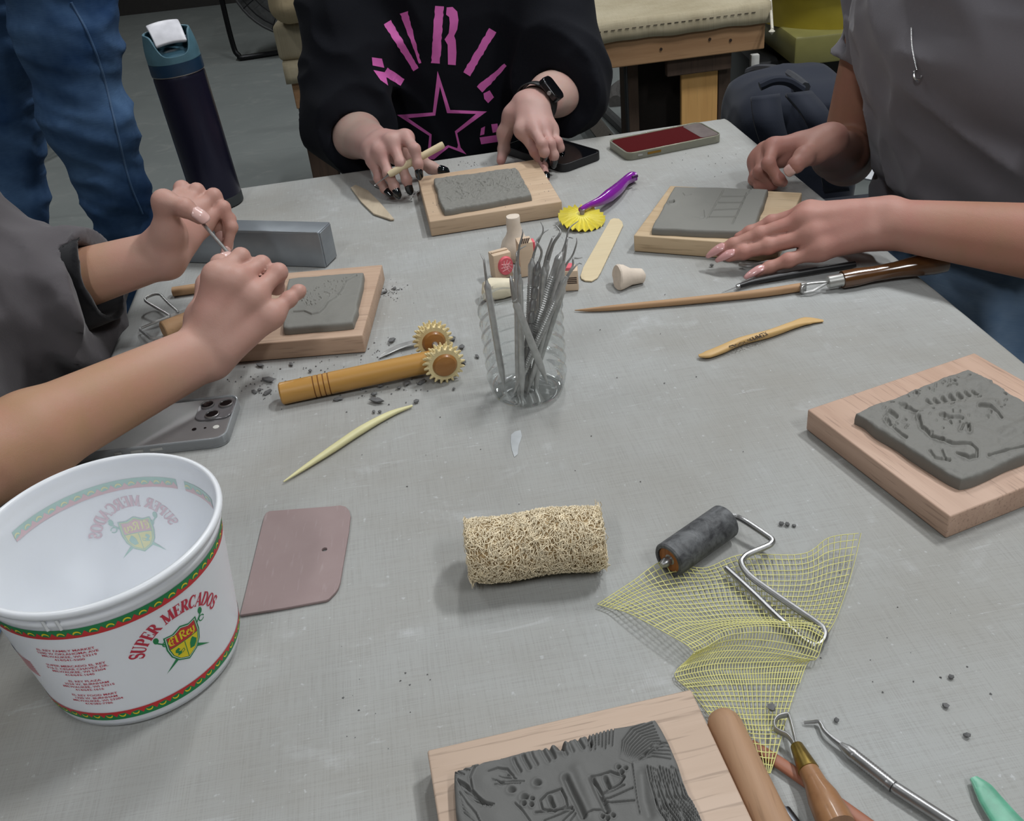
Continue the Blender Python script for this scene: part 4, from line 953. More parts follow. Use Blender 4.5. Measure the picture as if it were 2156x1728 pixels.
# ---------------------------------------------------------------- bamboo massager
def massager():
    r = .0112; A, B = P(590, 829, r), P(925, 757, r + .004); root = empty('bamboo_roller', 'bamboo handled roller with two spiky cream wheels', 'roller'); at_base(root, [A, B])
    M = frame(A, B - A); Lh = np.linalg.norm(B - A); X90 = Matrix.Rotation(math.pi / 2, 4, 'Y')
    prof = [(r - .0015, 0), (r, .0015)]
    for g in (.034, .039, .044, .049): prof += [(r, g - .0007), (r - .0005, g - .0004), (r - .0005, g + .0004), (r, g + .0007)]
    prof += [(r, Lh - .002), (r - .002, Lh)]
    part(MB().lathe(prof, 32, M @ X90), 'handle', M_BAMBOO, root, sharp=30)
    gm = plain('burnt_groove', srgb(110, 66, 24), .8)
    gb = MB()
    for g in (.034, .039, .044, .049): gb.lathe([(r - .00045, g - .0004), (r - .00035, g), (r - .00045, g + .0004)], 32, M @ X90, False)
    part(gb, 'burnt_rings', gm, root)
    c1, c2 = P(934, 763, .0205), P(911, 715, .0205); d = nrm(c1 - c2); mat_s = plain('cream_rubber', srgb(226, 208, 158), .55, 0, .06); hub = wood('hub_wood', srgb(176, 124, 66), srgb(146, 96, 44), 1.5, 'X', .4, .1, .2)
    part(MB().tube([c2, c1], .003, 10), 'axle', M_STEELDULL, root)
    for c in (c1, c2):
        Mw = frame(c, d); mb = MB().lathe([(.012, -.006), (.0165, -.0055), (.0172, 0), (.0165, .0055), (.012, .006)], 36, Mw @ X90)
        for row, zo in enumerate((-.0038, .0002, .0042)):
            for k in range(20):
                an = 2 * math.pi * (k + row * .5) / 20; dr = np.array(Mw.to_3x3() @ Vector((zo * 20, math.cos(an), math.sin(an)))); dr = nrm(dr); bs = np.array(Mw @ Vector((zo, .0155 * math.cos(an), .0155 * math.sin(an))))
                mb.tube([bs, bs + dr * .003, bs + dr * .0052], [.0019, .0014, .0007], 6)
        w = part(mb, 'spiked_wheel', mat_s, root)
        hb = part(MB().lathe([(0, .0105), (.006, .0102), (.0105, .0088), (.0125, .006), (.0128, .0), (.0125, -.006), (.0105, -.0088), (0, -.0105)], 28, Mw @ X90), 'wooden_hub', hub, w); hb.matrix_parent_inverse = Matrix.Identity(4); hb.matrix_parent_inverse = (w.matrix_parent_inverse @ Matrix.Identity(4)) if False else Matrix.Identity(4)
        hb.matrix_parent_inverse = (root.matrix_world @ w.matrix_parent_inverse).inverted()
massager()
slim('metal_rib', 'thin curved grey metal scraper behind the bamboo roller', [(798, 753), (815, 742), (845, 728), (880, 718)], [.002, .003, .004, .005], [.0008, .004, .005, .004], [.0005, .0007, .0007, .0006], M_STEELDULL, 'scraper')

# ---------------------------------------------------------------- metal block and wire roller near the left elbow
def metalbox():
    h = .048; A = P(686, 564, 0); F = P(706, 552, 0); T0, T1 = P(677, 502, h), P(500, 497, h)
    x = nrm((T1 - T0) * V(1, 1, 0)); y = nrm(np.cross(x, V(0, 0, 1))); y = y if y[1] > 0 else -y
    d = .034; L = .215; root = empty('metal_block', 'long grey sheet metal box behind the raised left hand', 'metal box', (0, 0, 0)); M = frame(A + V(0, 0, .0003), x); sgn = 1 if (np.array(M.to_3x3() @ Vector((0, 1, 0))) @ y) > 0 else -1
    root.matrix_world = M
    t = NT('brushed_zinc'); n = t.noise(t.coords((8, 8, 120)), 1.0, 4, .6, .5); b = t.noise(t.coords(), 20, 4); t.set(Base_Color=t.mix(b, srgb(128, 134, 140), srgb(168, 174, 180)), Metallic=.55, Roughness=t.math('ADD', t.math('MULTIPLY', n, .3), .28))
    MB().box((L / 2, sgn * d / 2, h / 2), (L, d, h), bev=.0012).build('box_body', t.m, root, sharp=50)
    MB().box((-.0006, sgn * d / 2, h / 2), (.0016, d - .004, h - .003), bev=.0005).build('end_cap', t.m, root, sharp=50)
    MB().box((L / 2, sgn * .0005, h - .0015), (L - .004, .0016, .003)).build('folded_seam', t.m, root, smooth=False)
metalbox()
def wireroller():
    r = .0115; A = P(344, 697, r); B = P(455, 655, r); zl = zz(280, 580, 10.8); root = empty('clay_roller', 'wooden hand roller with a bent steel wire handle by the left forearm', 'roller'); at_base(root, [A, B]); ax = nrm(B - A)
    part(MB().lathe([(.002, 0), (r - .001, 0), (r, .001), (r, .085), (r - .001, .086), (0, .086)], 28, frame(A, ax) @ Matrix.Rotation(math.pi / 2, 4, 'Y')), 'wooden_roller', M_STICK, root)
    w = zl((680, 1400), (540, 1420), (420, 1430), (370, 1415), (200, 1270), (165, 1235), (185, 1200), (260, 1165), (500, 1065), (760, 960), (815, 930), (800, 890), (560, 750), (330, 610), (280, 560), (300, 510), (380, 465), (500, 425), (590, 425), (640, 450), (800, 620), (1000, 800), (1020, 840))
    hs = [r, r, r, r - .001, .007, .006, .006, .007, .010, .012, .0125, .013, .015, .017, .018, .018, .018, .018, .018, .018, .016, .014, .013]
    part(MB().tube(smooth_path([P(*p, h) for p, h in zip(w, hs)], 4), .0017, 8), 'wire_handle', M_STEELDULL, root)
    part(MB().tube([P(*zl((840, 930))[0], .0105), P(*zl((1060, 850))[0], .0105), P(*zl((1500, 690))[0], .010)], .0024, 8), 'wire_yoke', M_STEELDULL, root)
wireroller()
slim('wooden_dowel', 'short wooden dowel between the metal box and the wire roller', [(364, 614), (400, 609), (470, 598)], [.006, .006, .006], [.006, .0063, .0063], [.0055, .0058, .0058], M_STICK, 'dowel')

# ---------------------------------------------------------------- phones
M_GLASSBLACK = plain('phone_glass', srgb(12, 13, 16), .08, 0, .02, spec=.6)
def clear_mat(name, tint=(230, 232, 228), alpha=.35, rough=.12, fres=.9):
    t = NT(name); dk = .05 if fres < .5 else 1.0; tr = t.n('ShaderNodeBsdfTransparent'); tr.inputs['Color'].default_value = srgb(*tint); mx = t.n('ShaderNodeMixShader'); fr = t.n('ShaderNodeFresnel', i_IOR=1.45)
    t.set(Base_Color=srgb(*tint), Roughness=rough); gl = t.n('ShaderNodeBsdfGlossy', i_Roughness=rough); gl.inputs['Color'].default_value = (.95, .97, .97, 1); a = t.math('ADD', t.math('MULTIPLY', fr.outputs[0], fres), alpha); a = t.math('MINIMUM', a, 1.0); t.l(a, mx.inputs[0]); t.l(tr.outputs[0], mx.inputs[1]); t.l((gl if fres < .5 else t.b).outputs[0], mx.inputs[2])
    out = [n for n in t.t.nodes if n.type == 'OUTPUT_MATERIAL'][0]; t.l(mx.outputs[0], out.inputs['Surface']); return t.m
def phone(label, A, B, side, body_mat, L=.152, Wd=.076, T=.0095, case=None, screen=None, face_up=True, ab_long=True, casemat=None):
    """A,B: two base corners along one edge; side = world direction hint towards the other side"""
    x = nrm(B - A); y = np.cross(V(0, 0, 1), x); y = y if y @ side > 0 else -y
    lx, ly = (L, Wd) if ab_long else (Wd, L); c = (A + B) / 2 + y * ly / 2
    root = empty('phone', label, 'phone'); root.matrix_world = frame((c[0], c[1], TZ + .0003), x); bpy.context.view_layer.update()
    MB().prism(rounded(lx - .004, ly - .004, .010, 6), .0012, T, None).build('phone_body', body_mat, root, bevel=.0012)
    if screen is not None: MB().prism(rounded(lx - .008, ly - .008, .008, 6), T, T + .0004, None).build('screen', screen, root)
    if case is not None:
        o_, i_ = rounded(lx, ly, .012, 6), rounded(lx - .0036, ly - .0036, .0105, 6); n = len(o_); z0, z1 = 0, T + .0014
        v = [(p[0], p[1], z0) for p in o_] + [(p[0], p[1], z1) for p in o_] + [(p[0], p[1], z1) for p in i_] + [(p[0], p[1], .001) for p in i_]
        f = [(a * n + k, a * n + (k + 1) % n, (a + 1) * n + (k + 1) % n, (a + 1) * n + k) for a in range(3) for k in range(n)] + [tuple(range(n))[::-1], tuple(3 * n + k for k in range(n))]
        MB().add(v, f).build('case', case, root, sharp=40, bevel=.0006)
    return root
t = NT('red_lit_screen'); t.set(Base_Color=srgb(84, 22, 26), Roughness=.1)
A, B = P(1331, 338), P(1512, 301)
ph = phone('phone in a clear case with a dark red screen near the far corner', A, B, V(0, 1, 0), plain('phone_edge', srgb(150, 150, 140), .35, .6), .158, .078, .0105, clear_mat('smoky_case', (205, 205, 190), .3), t.m)
MB().box((-.035, -.0392, .006), (.022, .0012, .0035), bev=.0005).build('side_button', plain('gold_button', srgb(150, 116, 52), .35, .8), ph); MB().box((-.058, -.0392, .006), (.008, .0012, .003), bev=.0005).build('side_button', plain('silver_button', srgb(180, 180, 176), .35, .8), ph)
MB().prism(rounded(.03, .068, .006, 4), .0109, .0112, Matrix.Translation((.061, 0, 0))).build('bright_screen_end', plain('screen_grey', srgb(120, 110, 108), .12), ph)
phone('black phone lying beside the black manicured fingers', P(1191, 364), P(1266, 336), V(-1, 1, 0), M_BLACKPLASTIC, .150, .078, .011, plain('black_case', srgb(20, 21, 24), .5), M_GLASSBLACK, ab_long=False)
ph = phone('phone lying face down in a clear case under the left forearm', P(480, 942), P(511, 846), V(-1, 0, 0), plain('titanium_back', srgb(126, 124, 124), .35, .3, .05), .152, .078, .0095, clear_mat('clear_case', (225, 228, 230), .22, .08), None, ab_long=False)
inv = ph.matrix_world.inverted()
def loc(px, py, h): q = inv @ Vector(P(px, py, h)); return q
lc = [loc(476, 850, .0125), loc(437, 853, .0125), loc(447, 873, .0125)]; cc = sum(lc, Vector()) / 3
isl = [(q[0] + cc.x * .62 + .012 * 0, q[1] + cc.y) for q in rounded(.036, .036, .009, 5)]
bump = MB().prism([(q[0] + cc.x, q[1] + cc.y) for q in rounded(.036, .036, .009, 5)], .0095, .0115).build('camera_island', plain('island_glass', srgb(112, 110, 112), .15, .2), ph, bevel=.0005)
for q in lc:
    ln_ = MB().lathe([(.0068, .0112), (.0068, .0135), (.006, .0138), (.0058, .0132)], 28, Matrix.Translation((q.x, q.y, 0)), False).build('lens_ring', M_STEEL, ph)
    MB().lathe([(.006, .0132), (.0035, .0133), (0, .0132)], 24, Matrix.Translation((q.x, q.y, 0))).build('lens_glass', M_GLASSBLACK, ln_)
for px, py, r in ((409, 904, .0022), (432, 901, .0012), (455, 899, .003)):
    q = loc(px, py, .0098); MB().lathe([(r, .0094), (r, .0100), (0, .0101)], 16, Matrix.Translation((q.x, q.y, 0))).build('sensor_dot', M_GLASSBLACK if r < .0025 else plain('flash_white', srgb(214, 214, 206), .3), ph)
for i, (a, b) in enumerate(((-.004, .014), (.0, .012), (.022, .006))): MB().box((-.0392, .02 + i * .018 - .03, .006), (.0012, .012 if i < 2 else .007, .003), bev=.0005).build('side_button', M_STEELDULL, ph)

# ---------------------------------------------------------------- walnut handled tool, black needle tool
def walnut():
    A, B = P(1745, 594, .010), P(1949, 556, .014); ax = nrm(B - A); L = np.linalg.norm(B - A); M = frame(A, ax) @ Matrix.Rotation(math.pi / 2, 4, 'Y')
    root = empty('ribbon_tool', 'glossy brown handled ribbon tool under the right forearm', 'modelling tool'); at_base(root, [A, B])
    part(MB().lathe([(.0045, .014), (.0095, .015), (.0098, .03), (.0082, .05), (.0088, .075), (.0115, .1), (.0132, .118), (.0128, .130), (.0105, L - .003), (.006, L), (0, L + .0004)], 32, M), 'handle', M_WALNUT, root)
    part(MB().lathe([(.0062, -.001), (.0068, 0), (.0068, .013), (.0075, .014), (.0075, .016)], 24, M), 'ferrule', plain('aluminium_ferrule', srgb(196, 196, 192), .4, .9), root)
    for q in ([(1746, 594), (1715, 596), (1694, 600), (1688, 608), (1692, 616), (1712, 612), (1748, 592)], ): part(MB().tube(smooth_path([P(*p, h) for p, h in zip(q, [.010, .010, .010, .008, .0035, .005, .010])], 4), .0014, 8), 'steel_loop', M_STEELDULL, root)
    part(MB().box(P(1691, 606, .0065), (.0065, .004, .012), rot=Matrix.Rotation(.3, 3, 'Z'), bev=.0008), 'loop_tip', M_STEELDULL, root)
walnut()
def needle_black():
    root = empty('needle_tool', 'thin black handled needle tool lying under the spread fingers', 'needle tool'); pts = [P(1553, 603, .004), P(1600, 590, .0045), P(1700, 572, .0055), P(1800, 556, .005)]; at_base(root, pts)
    part(MB().tube(smooth_path(pts, 5), lerp_list([.0028, .0034, .0042, .0036], 16), 12), 'handle', M_BLACKPLASTIC, root); part(MB().tube([P(1520, 616, .0008), P(1553, 603, .004)], [.0003, .0008], 6), 'needle', M_STEEL, root); part(MB().lathe([(.0025, 0), (.0029, .003)], 12, frame(P(1551, 604, .0039), P(1600, 590, .0045) - P(1553, 603, .004)) @ Matrix.Rotation(math.pi / 2, 4, 'Y')), 'collar', M_STEEL, root)
    o = part(MB().tube(smooth_path([P(1558, 556, .004), P(1575, 560, .005), P(1598, 556, .004), P(1640, 546, .004)], 5), .0026, 8), 'clip', M_STEELDULL, root); o.parent = None; o.matrix_world = Matrix.Identity(4); o.name = 'steel_clip'; tag(o, 'small bent steel bit peeking out between the spread fingers', 'metal bit')
needle_black()

# ---------------------------------------------------------------- stamps behind the cup
def upright(name, label, px0, px1, hgt, dep, mat, cat, lean=0):
    A, B = P(*px0), P(*px1); x = nrm(B - A); w = np.linalg.norm(B - A); root = empty(name, label, cat); root.matrix_world = frame(A + V(0, 0, .0003), x); bpy.context.view_layer.update()
    return root, w
sr, w = upright('rubber_stamp', 'wooden stamp block with a pink oval rubber left behind the picks', (1044, 592), (1081, 582), .03, .017, M_STAMPW, 'stamp')
MB().box((w / 2, .0085, .016), (w, .017, .032), bev=.0015).build('wooden_block', M_STAMPW, sr); MB().box((w * .5, .0085, .0328), (w * .9, .003, .0016), bev=.0004).build('ridge', M_STAMPW, sr)
MB().lathe([(0, -.0035), (.0085, -.0035), (.0095, -.001), (.0095, .0002)], 28, Matrix.Translation((w * .62, 0, .0165)) @ Matrix.Rotation(math.pi / 2, 4, 'X') @ Matrix.Scale(1.25, 4, (0, 1, 0)) @ Matrix.Scale(-1, 4, (0, 0, 1))).build('rubber_die', M_PINKR, sr)
mb = MB()
for i in range(9): mb.tube([(w * .62 + .007 * math.cos(i * 1.9), -.0038, .0165 + .008 * math.sin(i * 1.9)), (w * .62 + .004 * math.cos(i * 2.3 + 1), -.004, .0165 + .004 * math.sin(i * 2.3 + 1))], .0007, 5)
mb.build('die_pattern', plain('pale_pink_rubber', srgb(240, 170, 176), .6), sr)
sr, w = upright('rubber_stamp', 'wooden stamp block with four dark slots among the picks', (1098, 585), (1128, 580), .04, .02, M_STAMPW, 'stamp')
MB().box((w / 2, .01, .0215), (w, .02, .043), bev=.0012).build('wooden_block', M_STAMPW, sr)
for i in range(4): MB().box((w * (.34 + .14 * i), .006, .0432), (.0016, .013, .0008), rot=Matrix.Rotation(-.35, 3, 'Z')).build('slot', plain('slot_dark', srgb(60, 44, 34), .9), sr, smooth=False)
MB().box((w + .002, .012, .034), (.004, .012, .012), bev=.001).build('rubber_die', M_PINKR, sr)
sr, w = upright('rubber_stamp', 'small wooden stamp with black lettering lines right of the picks', (1190, 614), (1219, 612), .022, .02, M_STAMPW, 'stamp')
MB().box((w / 2, .009, .0125), (w, .018, .025), bev=.0012).build('wooden_block', M_STAMPW, sr); MB().prism(rounded(w * .7, .013, .004, 4), .025, .0285, Matrix.Translation((w * .35, .008, 0))).build('rubber_die', M_PINKR, sr)
for i in range(4): MB().box((w * .55, -.0001, .0165 - i * .0022), (w * .7, .0006, .0011)).build('printed_line', plain('stamp_ink', srgb(66, 50, 44), .9), sr, smooth=False)
def bisque():
    b = P(1098, 540, 0); o = MB().lathe([(0, 0), (.0185, 0), (.0195, .004), (.019, .012), (.0165, .021), (.012, .028), (.0098, .034), (.0092, .044), (.0088, .052), (.0082, .0535), (0, .054)], 28).build('bisque_stamp', M_BISQUE, loc=(b[0] - .006, b[1], TZ + .0003)); tag(o, 'upright bottle shaped bisque clay stamp behind the picks', 'clay stamp')
    v = np.array([q.co[:] for q in o.data.vertices]); nv = fbm(v * 90, 2); v[:, :2] += (nv * .0012)[:, None]; o.data.vertices.foreach_set('co', v.ravel().astype(np.float32))
    A, B = P(1298, 586, .011), P(1355, 580, .008); M = frame(A, B - A) @ Matrix.Rotation(math.pi / 2, 4, 'Y'); L = np.linalg.norm(B - A)
    mb = MB().lathe([(0, 0), (.0145, 0), (.0155, .002), (.0135, .007), (.0105, .016), (.0088, .028), (.0086, L - .002), (.007, L), (0, L)], 26, M); v = np.array(mb.v); v = v + (fbm(v * 110, 2) * .0013)[:, None] * V(1, 1, .6); v[:, 2] = np.maximum(v[:, 2], TZ + .0004); mb.v = [tuple(q) for q in v]
    single(mb, 'bisque_stamp', M_BISQUE, 'small bisque clay stamp lying on its side right of the craft stick', 'clay stamp')
    A, B = P(1022, 612, .012), P(1074, 604, .011); M = frame(A, B - A) @ Matrix.Rotation(math.pi / 2, 4, 'Y'); L = np.linalg.norm(B - A)
    mb = MB().lathe([(0, -.004), (.009, -.002), (.0125, .006), (.012, .02), (.0105, L), (.007, L + .008), (0, L + .01)], 30, M); v = np.array(mb.v); v = v + (fbm(v * 130, 3) * .0022)[:, None] * V(1, 1, 1); v[:, 2] = np.maximum(v[:, 2], TZ + .0004); mb.v = [tuple(q) for q in v]
    single(mb, 'clay_lump', plain('cream_clay', srgb(226, 216, 190), .7, 0, .05, 60, .2), 'knobbly cream clay lump behind the left rim of the cup', 'clay lump')
bisque()

# ---------------------------------------------------------------- clear cup cut from a bottle, with dental picks
CUPC = P(1113, 822, 0)
def cup():
    root = empty('plastic_cup', 'clear ribbed cup cut from a bottle, holding steel picks', 'cup', (CUPC[0], CUPC[1], TZ + .0004)); prof = []
    H_ = .098
    prof += [(0, .004), (.012, .003), (.024, .0006), (.031, .0004), (.0352, .004), (.0372, .011)]
    for z in np.linspace(.014, H_, 120): prof.append((.0376 + .0016 * math.exp(-((((z - .020) / .0142 + .5) % 1 - .5) * .0142 / .0017) ** 2) + (z - .05) * .012, z))
    n = 72; v = []; rg = random.Random(2)
    for r, z in prof:
        for k in range(n):
            a = 2 * math.pi * k / n; zz_ = z + (z / H_) ** 6 * (.0022 * math.sin(a * 3 + 1) + .0014 * math.sin(a * 7)); rr = r + .0006 * math.sin(5 * a) * (z < .02); v.append((rr * math.cos(a), rr * math.sin(a), zz_))
    m = len(prof); f = [(i * n + k, i * n + (k + 1) % n, (i + 1) * n + (k + 1) % n, (i + 1) * n + k) for i in range(m - 1) for k in range(n)]
    mt = clear_mat('thin_clear_plastic', (250, 251, 251), .0, .05, .49)
    o = meshobj('cup_wall', v, f, mt, root)
cup()
PICKS = []; M_PICK = plain('pick_steel', srgb(196, 196, 194), .34, .55, .12, 150)
def pick(label, base, top, tip, yb, yt, rh=.0031, style=0, tipr=.0010):
    """base/top of the shaft and the tip's bends, from the photo; yb/yt offsets in depth from the cup's centre"""
    Y0 = CUPC[1]; A = PY(*base, Y0 + yb); B = PY(*top, Y0 + yt); root = empty('dental_pick', label, 'dental pick', group='steel picks in the cup')
    root.location = tuple(A); bpy.context.view_layer.update(); d = B - A; L = np.linalg.norm(d); M = frame(A, d, V(0, -1, .3)) @ Matrix.Rotation(math.pi / 2, 4, 'Y')
    pr = [(.0006, -.004), (rh * .5, .004), (rh * .95, .016)]
    if style == 0: pr += [(rh, .022), (rh, L - .022)]
    elif style == 1:
        for z in np.arange(.024, L - .024, .0022): pr += [(rh * 1.04, z), (rh * .9, z + .0011)]
    else:
        for z in np.arange(.022, L - .02, .012): pr += [(rh, z), (rh, z + .008), (rh * .72, z + .0095), (rh * .72, z + .011)]
    pr += [(rh, L - .010), (rh * 1.05, L - .009), (rh * 1.0, L - .006), (rh * .6, L - .003), (tipr * 1.3, L)]
    part(MB().lathe(pr, 12, M), 'shaft', M_PICK if style != 2 else M_STEEL, root, sharp=40)
    k = len(tip); pts = [B - nrm(d) * .003] + [PY(*q, Y0 + yt + (yt - yb) / max(L, .05) * .0 + .002 * (i + 1)) for i, q in enumerate(tip)]
    sp = smooth_path(pts, 5); part(MB().tube(sp, lerp_list([tipr * 1.3, tipr, tipr * .8, tipr * .35], len(sp)), 7), 'hooked_tip', M_STEELDULL, root)
    root['order'] = len(PICKS); PICKS.append(root)
Zc = lambda *p: [(980 + x / 7.7, 440 + y / 7.7) for x, y in p]
def zc(x, y): return (980 + x / 7.7, 440 + y / 7.7)
pick('leftmost steel pick in the cup, leaning away from the bundle', (1062, 815), zc(338, 1150), Zc((312, 930), (300, 830), (270, 770), (238, 712)), .005, .02, .0032)
pick('steel pick with a tip hooked over the slotted stamp', (1092, 830), zc(835, 850), Zc((835, 760), (832, 715), (880, 650), (985, 592)), -.012, .005)
pick('steel pick with a bright collar and tall straight tip, left of the bundle', (1100, 835), zc(880, 1060), Zc((850, 880), (872, 620), (925, 410), (918, 328)), -.018, -.006, .0028)
pick('knurled steel pick with a tip curling out to the right at its top', (1108, 835), zc(1085, 800), Zc((1120, 690), (1180, 540), (1250, 400), (1345, 333)), .0, .010, .0036, 1)
pick('notched steel pick with the tallest zigzag tip', (1098, 820), zc(1185, 850), Zc((1235, 700), (1170, 560), (1162, 505), (1245, 400), (1258, 300), (1218, 208)), -.008, .004, .0034, 2)
pick('plain steel pick with a short hooked tip in the middle', (1128, 830), zc(1265, 930), Zc((1320, 720), (1400, 490), (1420, 450), (1452, 434)), -.002, .012, .0030)
pick('steel pick with a thick dark curved tip in the middle of the bundle', (1102, 812), zc(1330, 830), Zc((1370, 720), (1430, 550), (1525, 410), (1532, 345), (1468, 264)), .008, .018, .0033, 0, .0016)
pick('thick knurled steel pick leaning right with a long wavy tip', (1088, 808), zc(1570, 690), Zc((1610, 590), (1640, 480), (1662, 370), (1710, 285), (1830, 192)), .002, .012, .0046, 1)
pick('slim steel pick with a tip bent flat to the right', (1112, 822), zc(1600, 840), Zc((1628, 640), (1640, 540), (1668, 462), (1742, 476)), -.006, -.002, .0028)
pick('steel pick with a tall upright curved tip at the right', (1098, 800), zc(1600, 960), Zc((1650, 870), (1740, 740), (1800, 560), (1800, 468)), .012, .02, .0030)
pick('steel pick with a tip stepped to the right', (1085, 822), zc(1640, 1090), Zc((1700, 1000), (1742, 910), (1748, 805), (1820, 800), (1895, 786)), -.012, -.008, .0030, 1)
pick('rightmost steel pick with a low drooping tip', (1120, 805), zc(1600, 1220), Zc((1680, 1060), (1760, 950), (1830, 882), (1885, 893)), .010, .006, .0034)
pick('front steel pick with a flat pointed blade at its top', (1150, 800), zc(790, 1460), Zc((765, 1280), (745, 1160), (728, 1078)), -.022, -.022, .0034, 0, .0022)

# ---------------------------------------------------------------- tools at the lower right
def tools_br():
    z = zz(1420, 1420, 2.93)
    A, B = P(1526, 1528, .0105), P(1660, 1810, .0105); ax = nrm(B - A); L = np.linalg.norm(B - A); r = .0108
    mb = MB().lathe([(0, -.0105), (.004, -.0098), (.0078, -.0072), (.0100, -.003), (r, .002), (r, L), (0, L)], 28, frame(A, ax) @ Matrix.Rotation(math.pi / 2, 4, 'Y'))
    single(mb, 'clay_dowel', wood('clay_stained_wood', srgb(190, 154, 122), srgb(148, 112, 84), .6, 'Y', .6, .3), 'thick round ended wooden dowel against the pale oak board', 'dowel')
    slim('wooden_stick', 'flat reddish brown stick crossing under the brass ribbon tool', [(1580, 1567), (1640, 1605), (1720, 1660), (1860, 1760)], [.003] * 4, [.0038, .004, .0042, .0042], [.002] * 4, wood('red_brown_stick', srgb(170, 112, 86), srgb(134, 82, 60), .5, 'X', .5, .2), 'stick')
    root = empty('ribbon_tool', 'ribbon tool with steel loop and brass ferrule at the bottom right', 'modelling tool'); q = [P(1680, 1570), P(1790, 1760)]; at_base(root, q)
    pts = [P(*p, .008) for p in z((752, 440), (735, 360), (708, 262), (690, 248), (640, 262), (615, 300), (630, 342), (690, 372), (725, 410), (745, 448))]; sp = smooth_path(pts, 5)
    mb = MB(); v = []; f = []
    for p in sp: v += [p + V(0, 0, .0022), p - V(0, 0, .0022)]
    mb.add(v, [(2 * i, 2 * i + 2, 2 * i + 3, 2 * i + 1) for i in range(len(sp) - 1)]); o = part(mb, 'steel_loop', M_STEELDULL, root, sharp=None); s = o.modifiers.new('thick', 'SOLIDIFY'); s.thickness = .0009; s.offset = 0
    A, B, C_ = P(*z((752, 436))[0], .008), P(*z((828, 590))[0], .0085), P(*z((1010, 940))[0], .0095); fr = lambda a, b: frame(a, b - a) @ Matrix.Rotation(math.pi / 2, 4, 'Y')
    part(MB().lathe([(.0035, 0), (.0038, .0005), (.0062, np.linalg.norm(B - A)), (.0055, np.linalg.norm(B - A) + .0004)], 20, fr(A, B)), 'brass_ferrule', M_BRASS, root)
    L = np.linalg.norm(C_ - B); part(MB().lathe([(.0058, 0), (.0066, .01), (.0088, L * .5), (.0098, L * .8), (.0096, L)], 20, fr(B, C_)), 'handle', wood('clay_smeared_handle', srgb(176, 132, 92), srgb(134, 92, 58), .6, 'Z', .45, .2, .3), root)
    root = empty('dental_pick', 'single steel dental pick lying at the lower right', 'dental pick'); tip = [P(*p, h) for p, h in zip(z((800, 295), (850, 292), (893, 292), (925, 345), (970, 390), (1030, 437)), [.0015, .002, .003, .004, .0042, .0042])]; at_base(root, [tip[0], P(1990, 1728)])
    sp = smooth_path(tip, 5); part(MB().tube(sp, lerp_list([.0009, .0011, .0012, .0015, .002], len(sp)), 8), 'hooked_tip', M_STEEL, root)
    A, B, C_ = tip[-1], P(*z((1350, 690))[0], .0042), P(*z((1830, 1000))[0], .0042); L = np.linalg.norm(B - A); pr = [(.0018, -.001), (.0034, .004), (.0038, .007)]
    for q in np.arange(.009, L - .004, .0016): pr += [(.0039, q), (.0035, q + .0008)]
    part(MB().lathe(pr + [(.0038, L)], 16, fr(A, B)), 'knurled_grip', M_STEEL, root, sharp=60); part(MB().lathe([(.0030, 0), (.0036, .002), (.0036, np.linalg.norm(C_ - B))], 16, fr(B, C_)), 'smooth_shaft', M_STEEL, root)
    root = empty('steel_tool', 'dark steel tool half hidden behind the thick wooden handle', 'modelling tool'); A, B, C_ = P(1618, 1668, .003), P(1648, 1706, .004), P(1710, 1790, .0045); at_base(root, [A, C_])
    part(MB().tube([A, B], [.0012, .003], 10), 'tip', M_STEELDULL, root); part(MB().tube([B, P(1650, 1709, .004), C_], [.003, .0044, .0046], 14), 'shaft', plain('gunmetal', srgb(96, 98, 102), .35, 1.0), root)
    slim('plastic_tool', 'green translucent plastic modelling tool in the lower right corner', [(2050, 1638), (2070, 1660), (2090, 1690), (2125, 1735), (2160, 1770)], [.003, .004, .004, .004, .004], [.0025, .0055, .007, .0085, .009], [.0012, .002, .0022, .0022, .0022], plain('green_plastic', srgb(96, 178, 146), .4, 0, .2, 120, Transmission_Weight=.25))
tools_br()
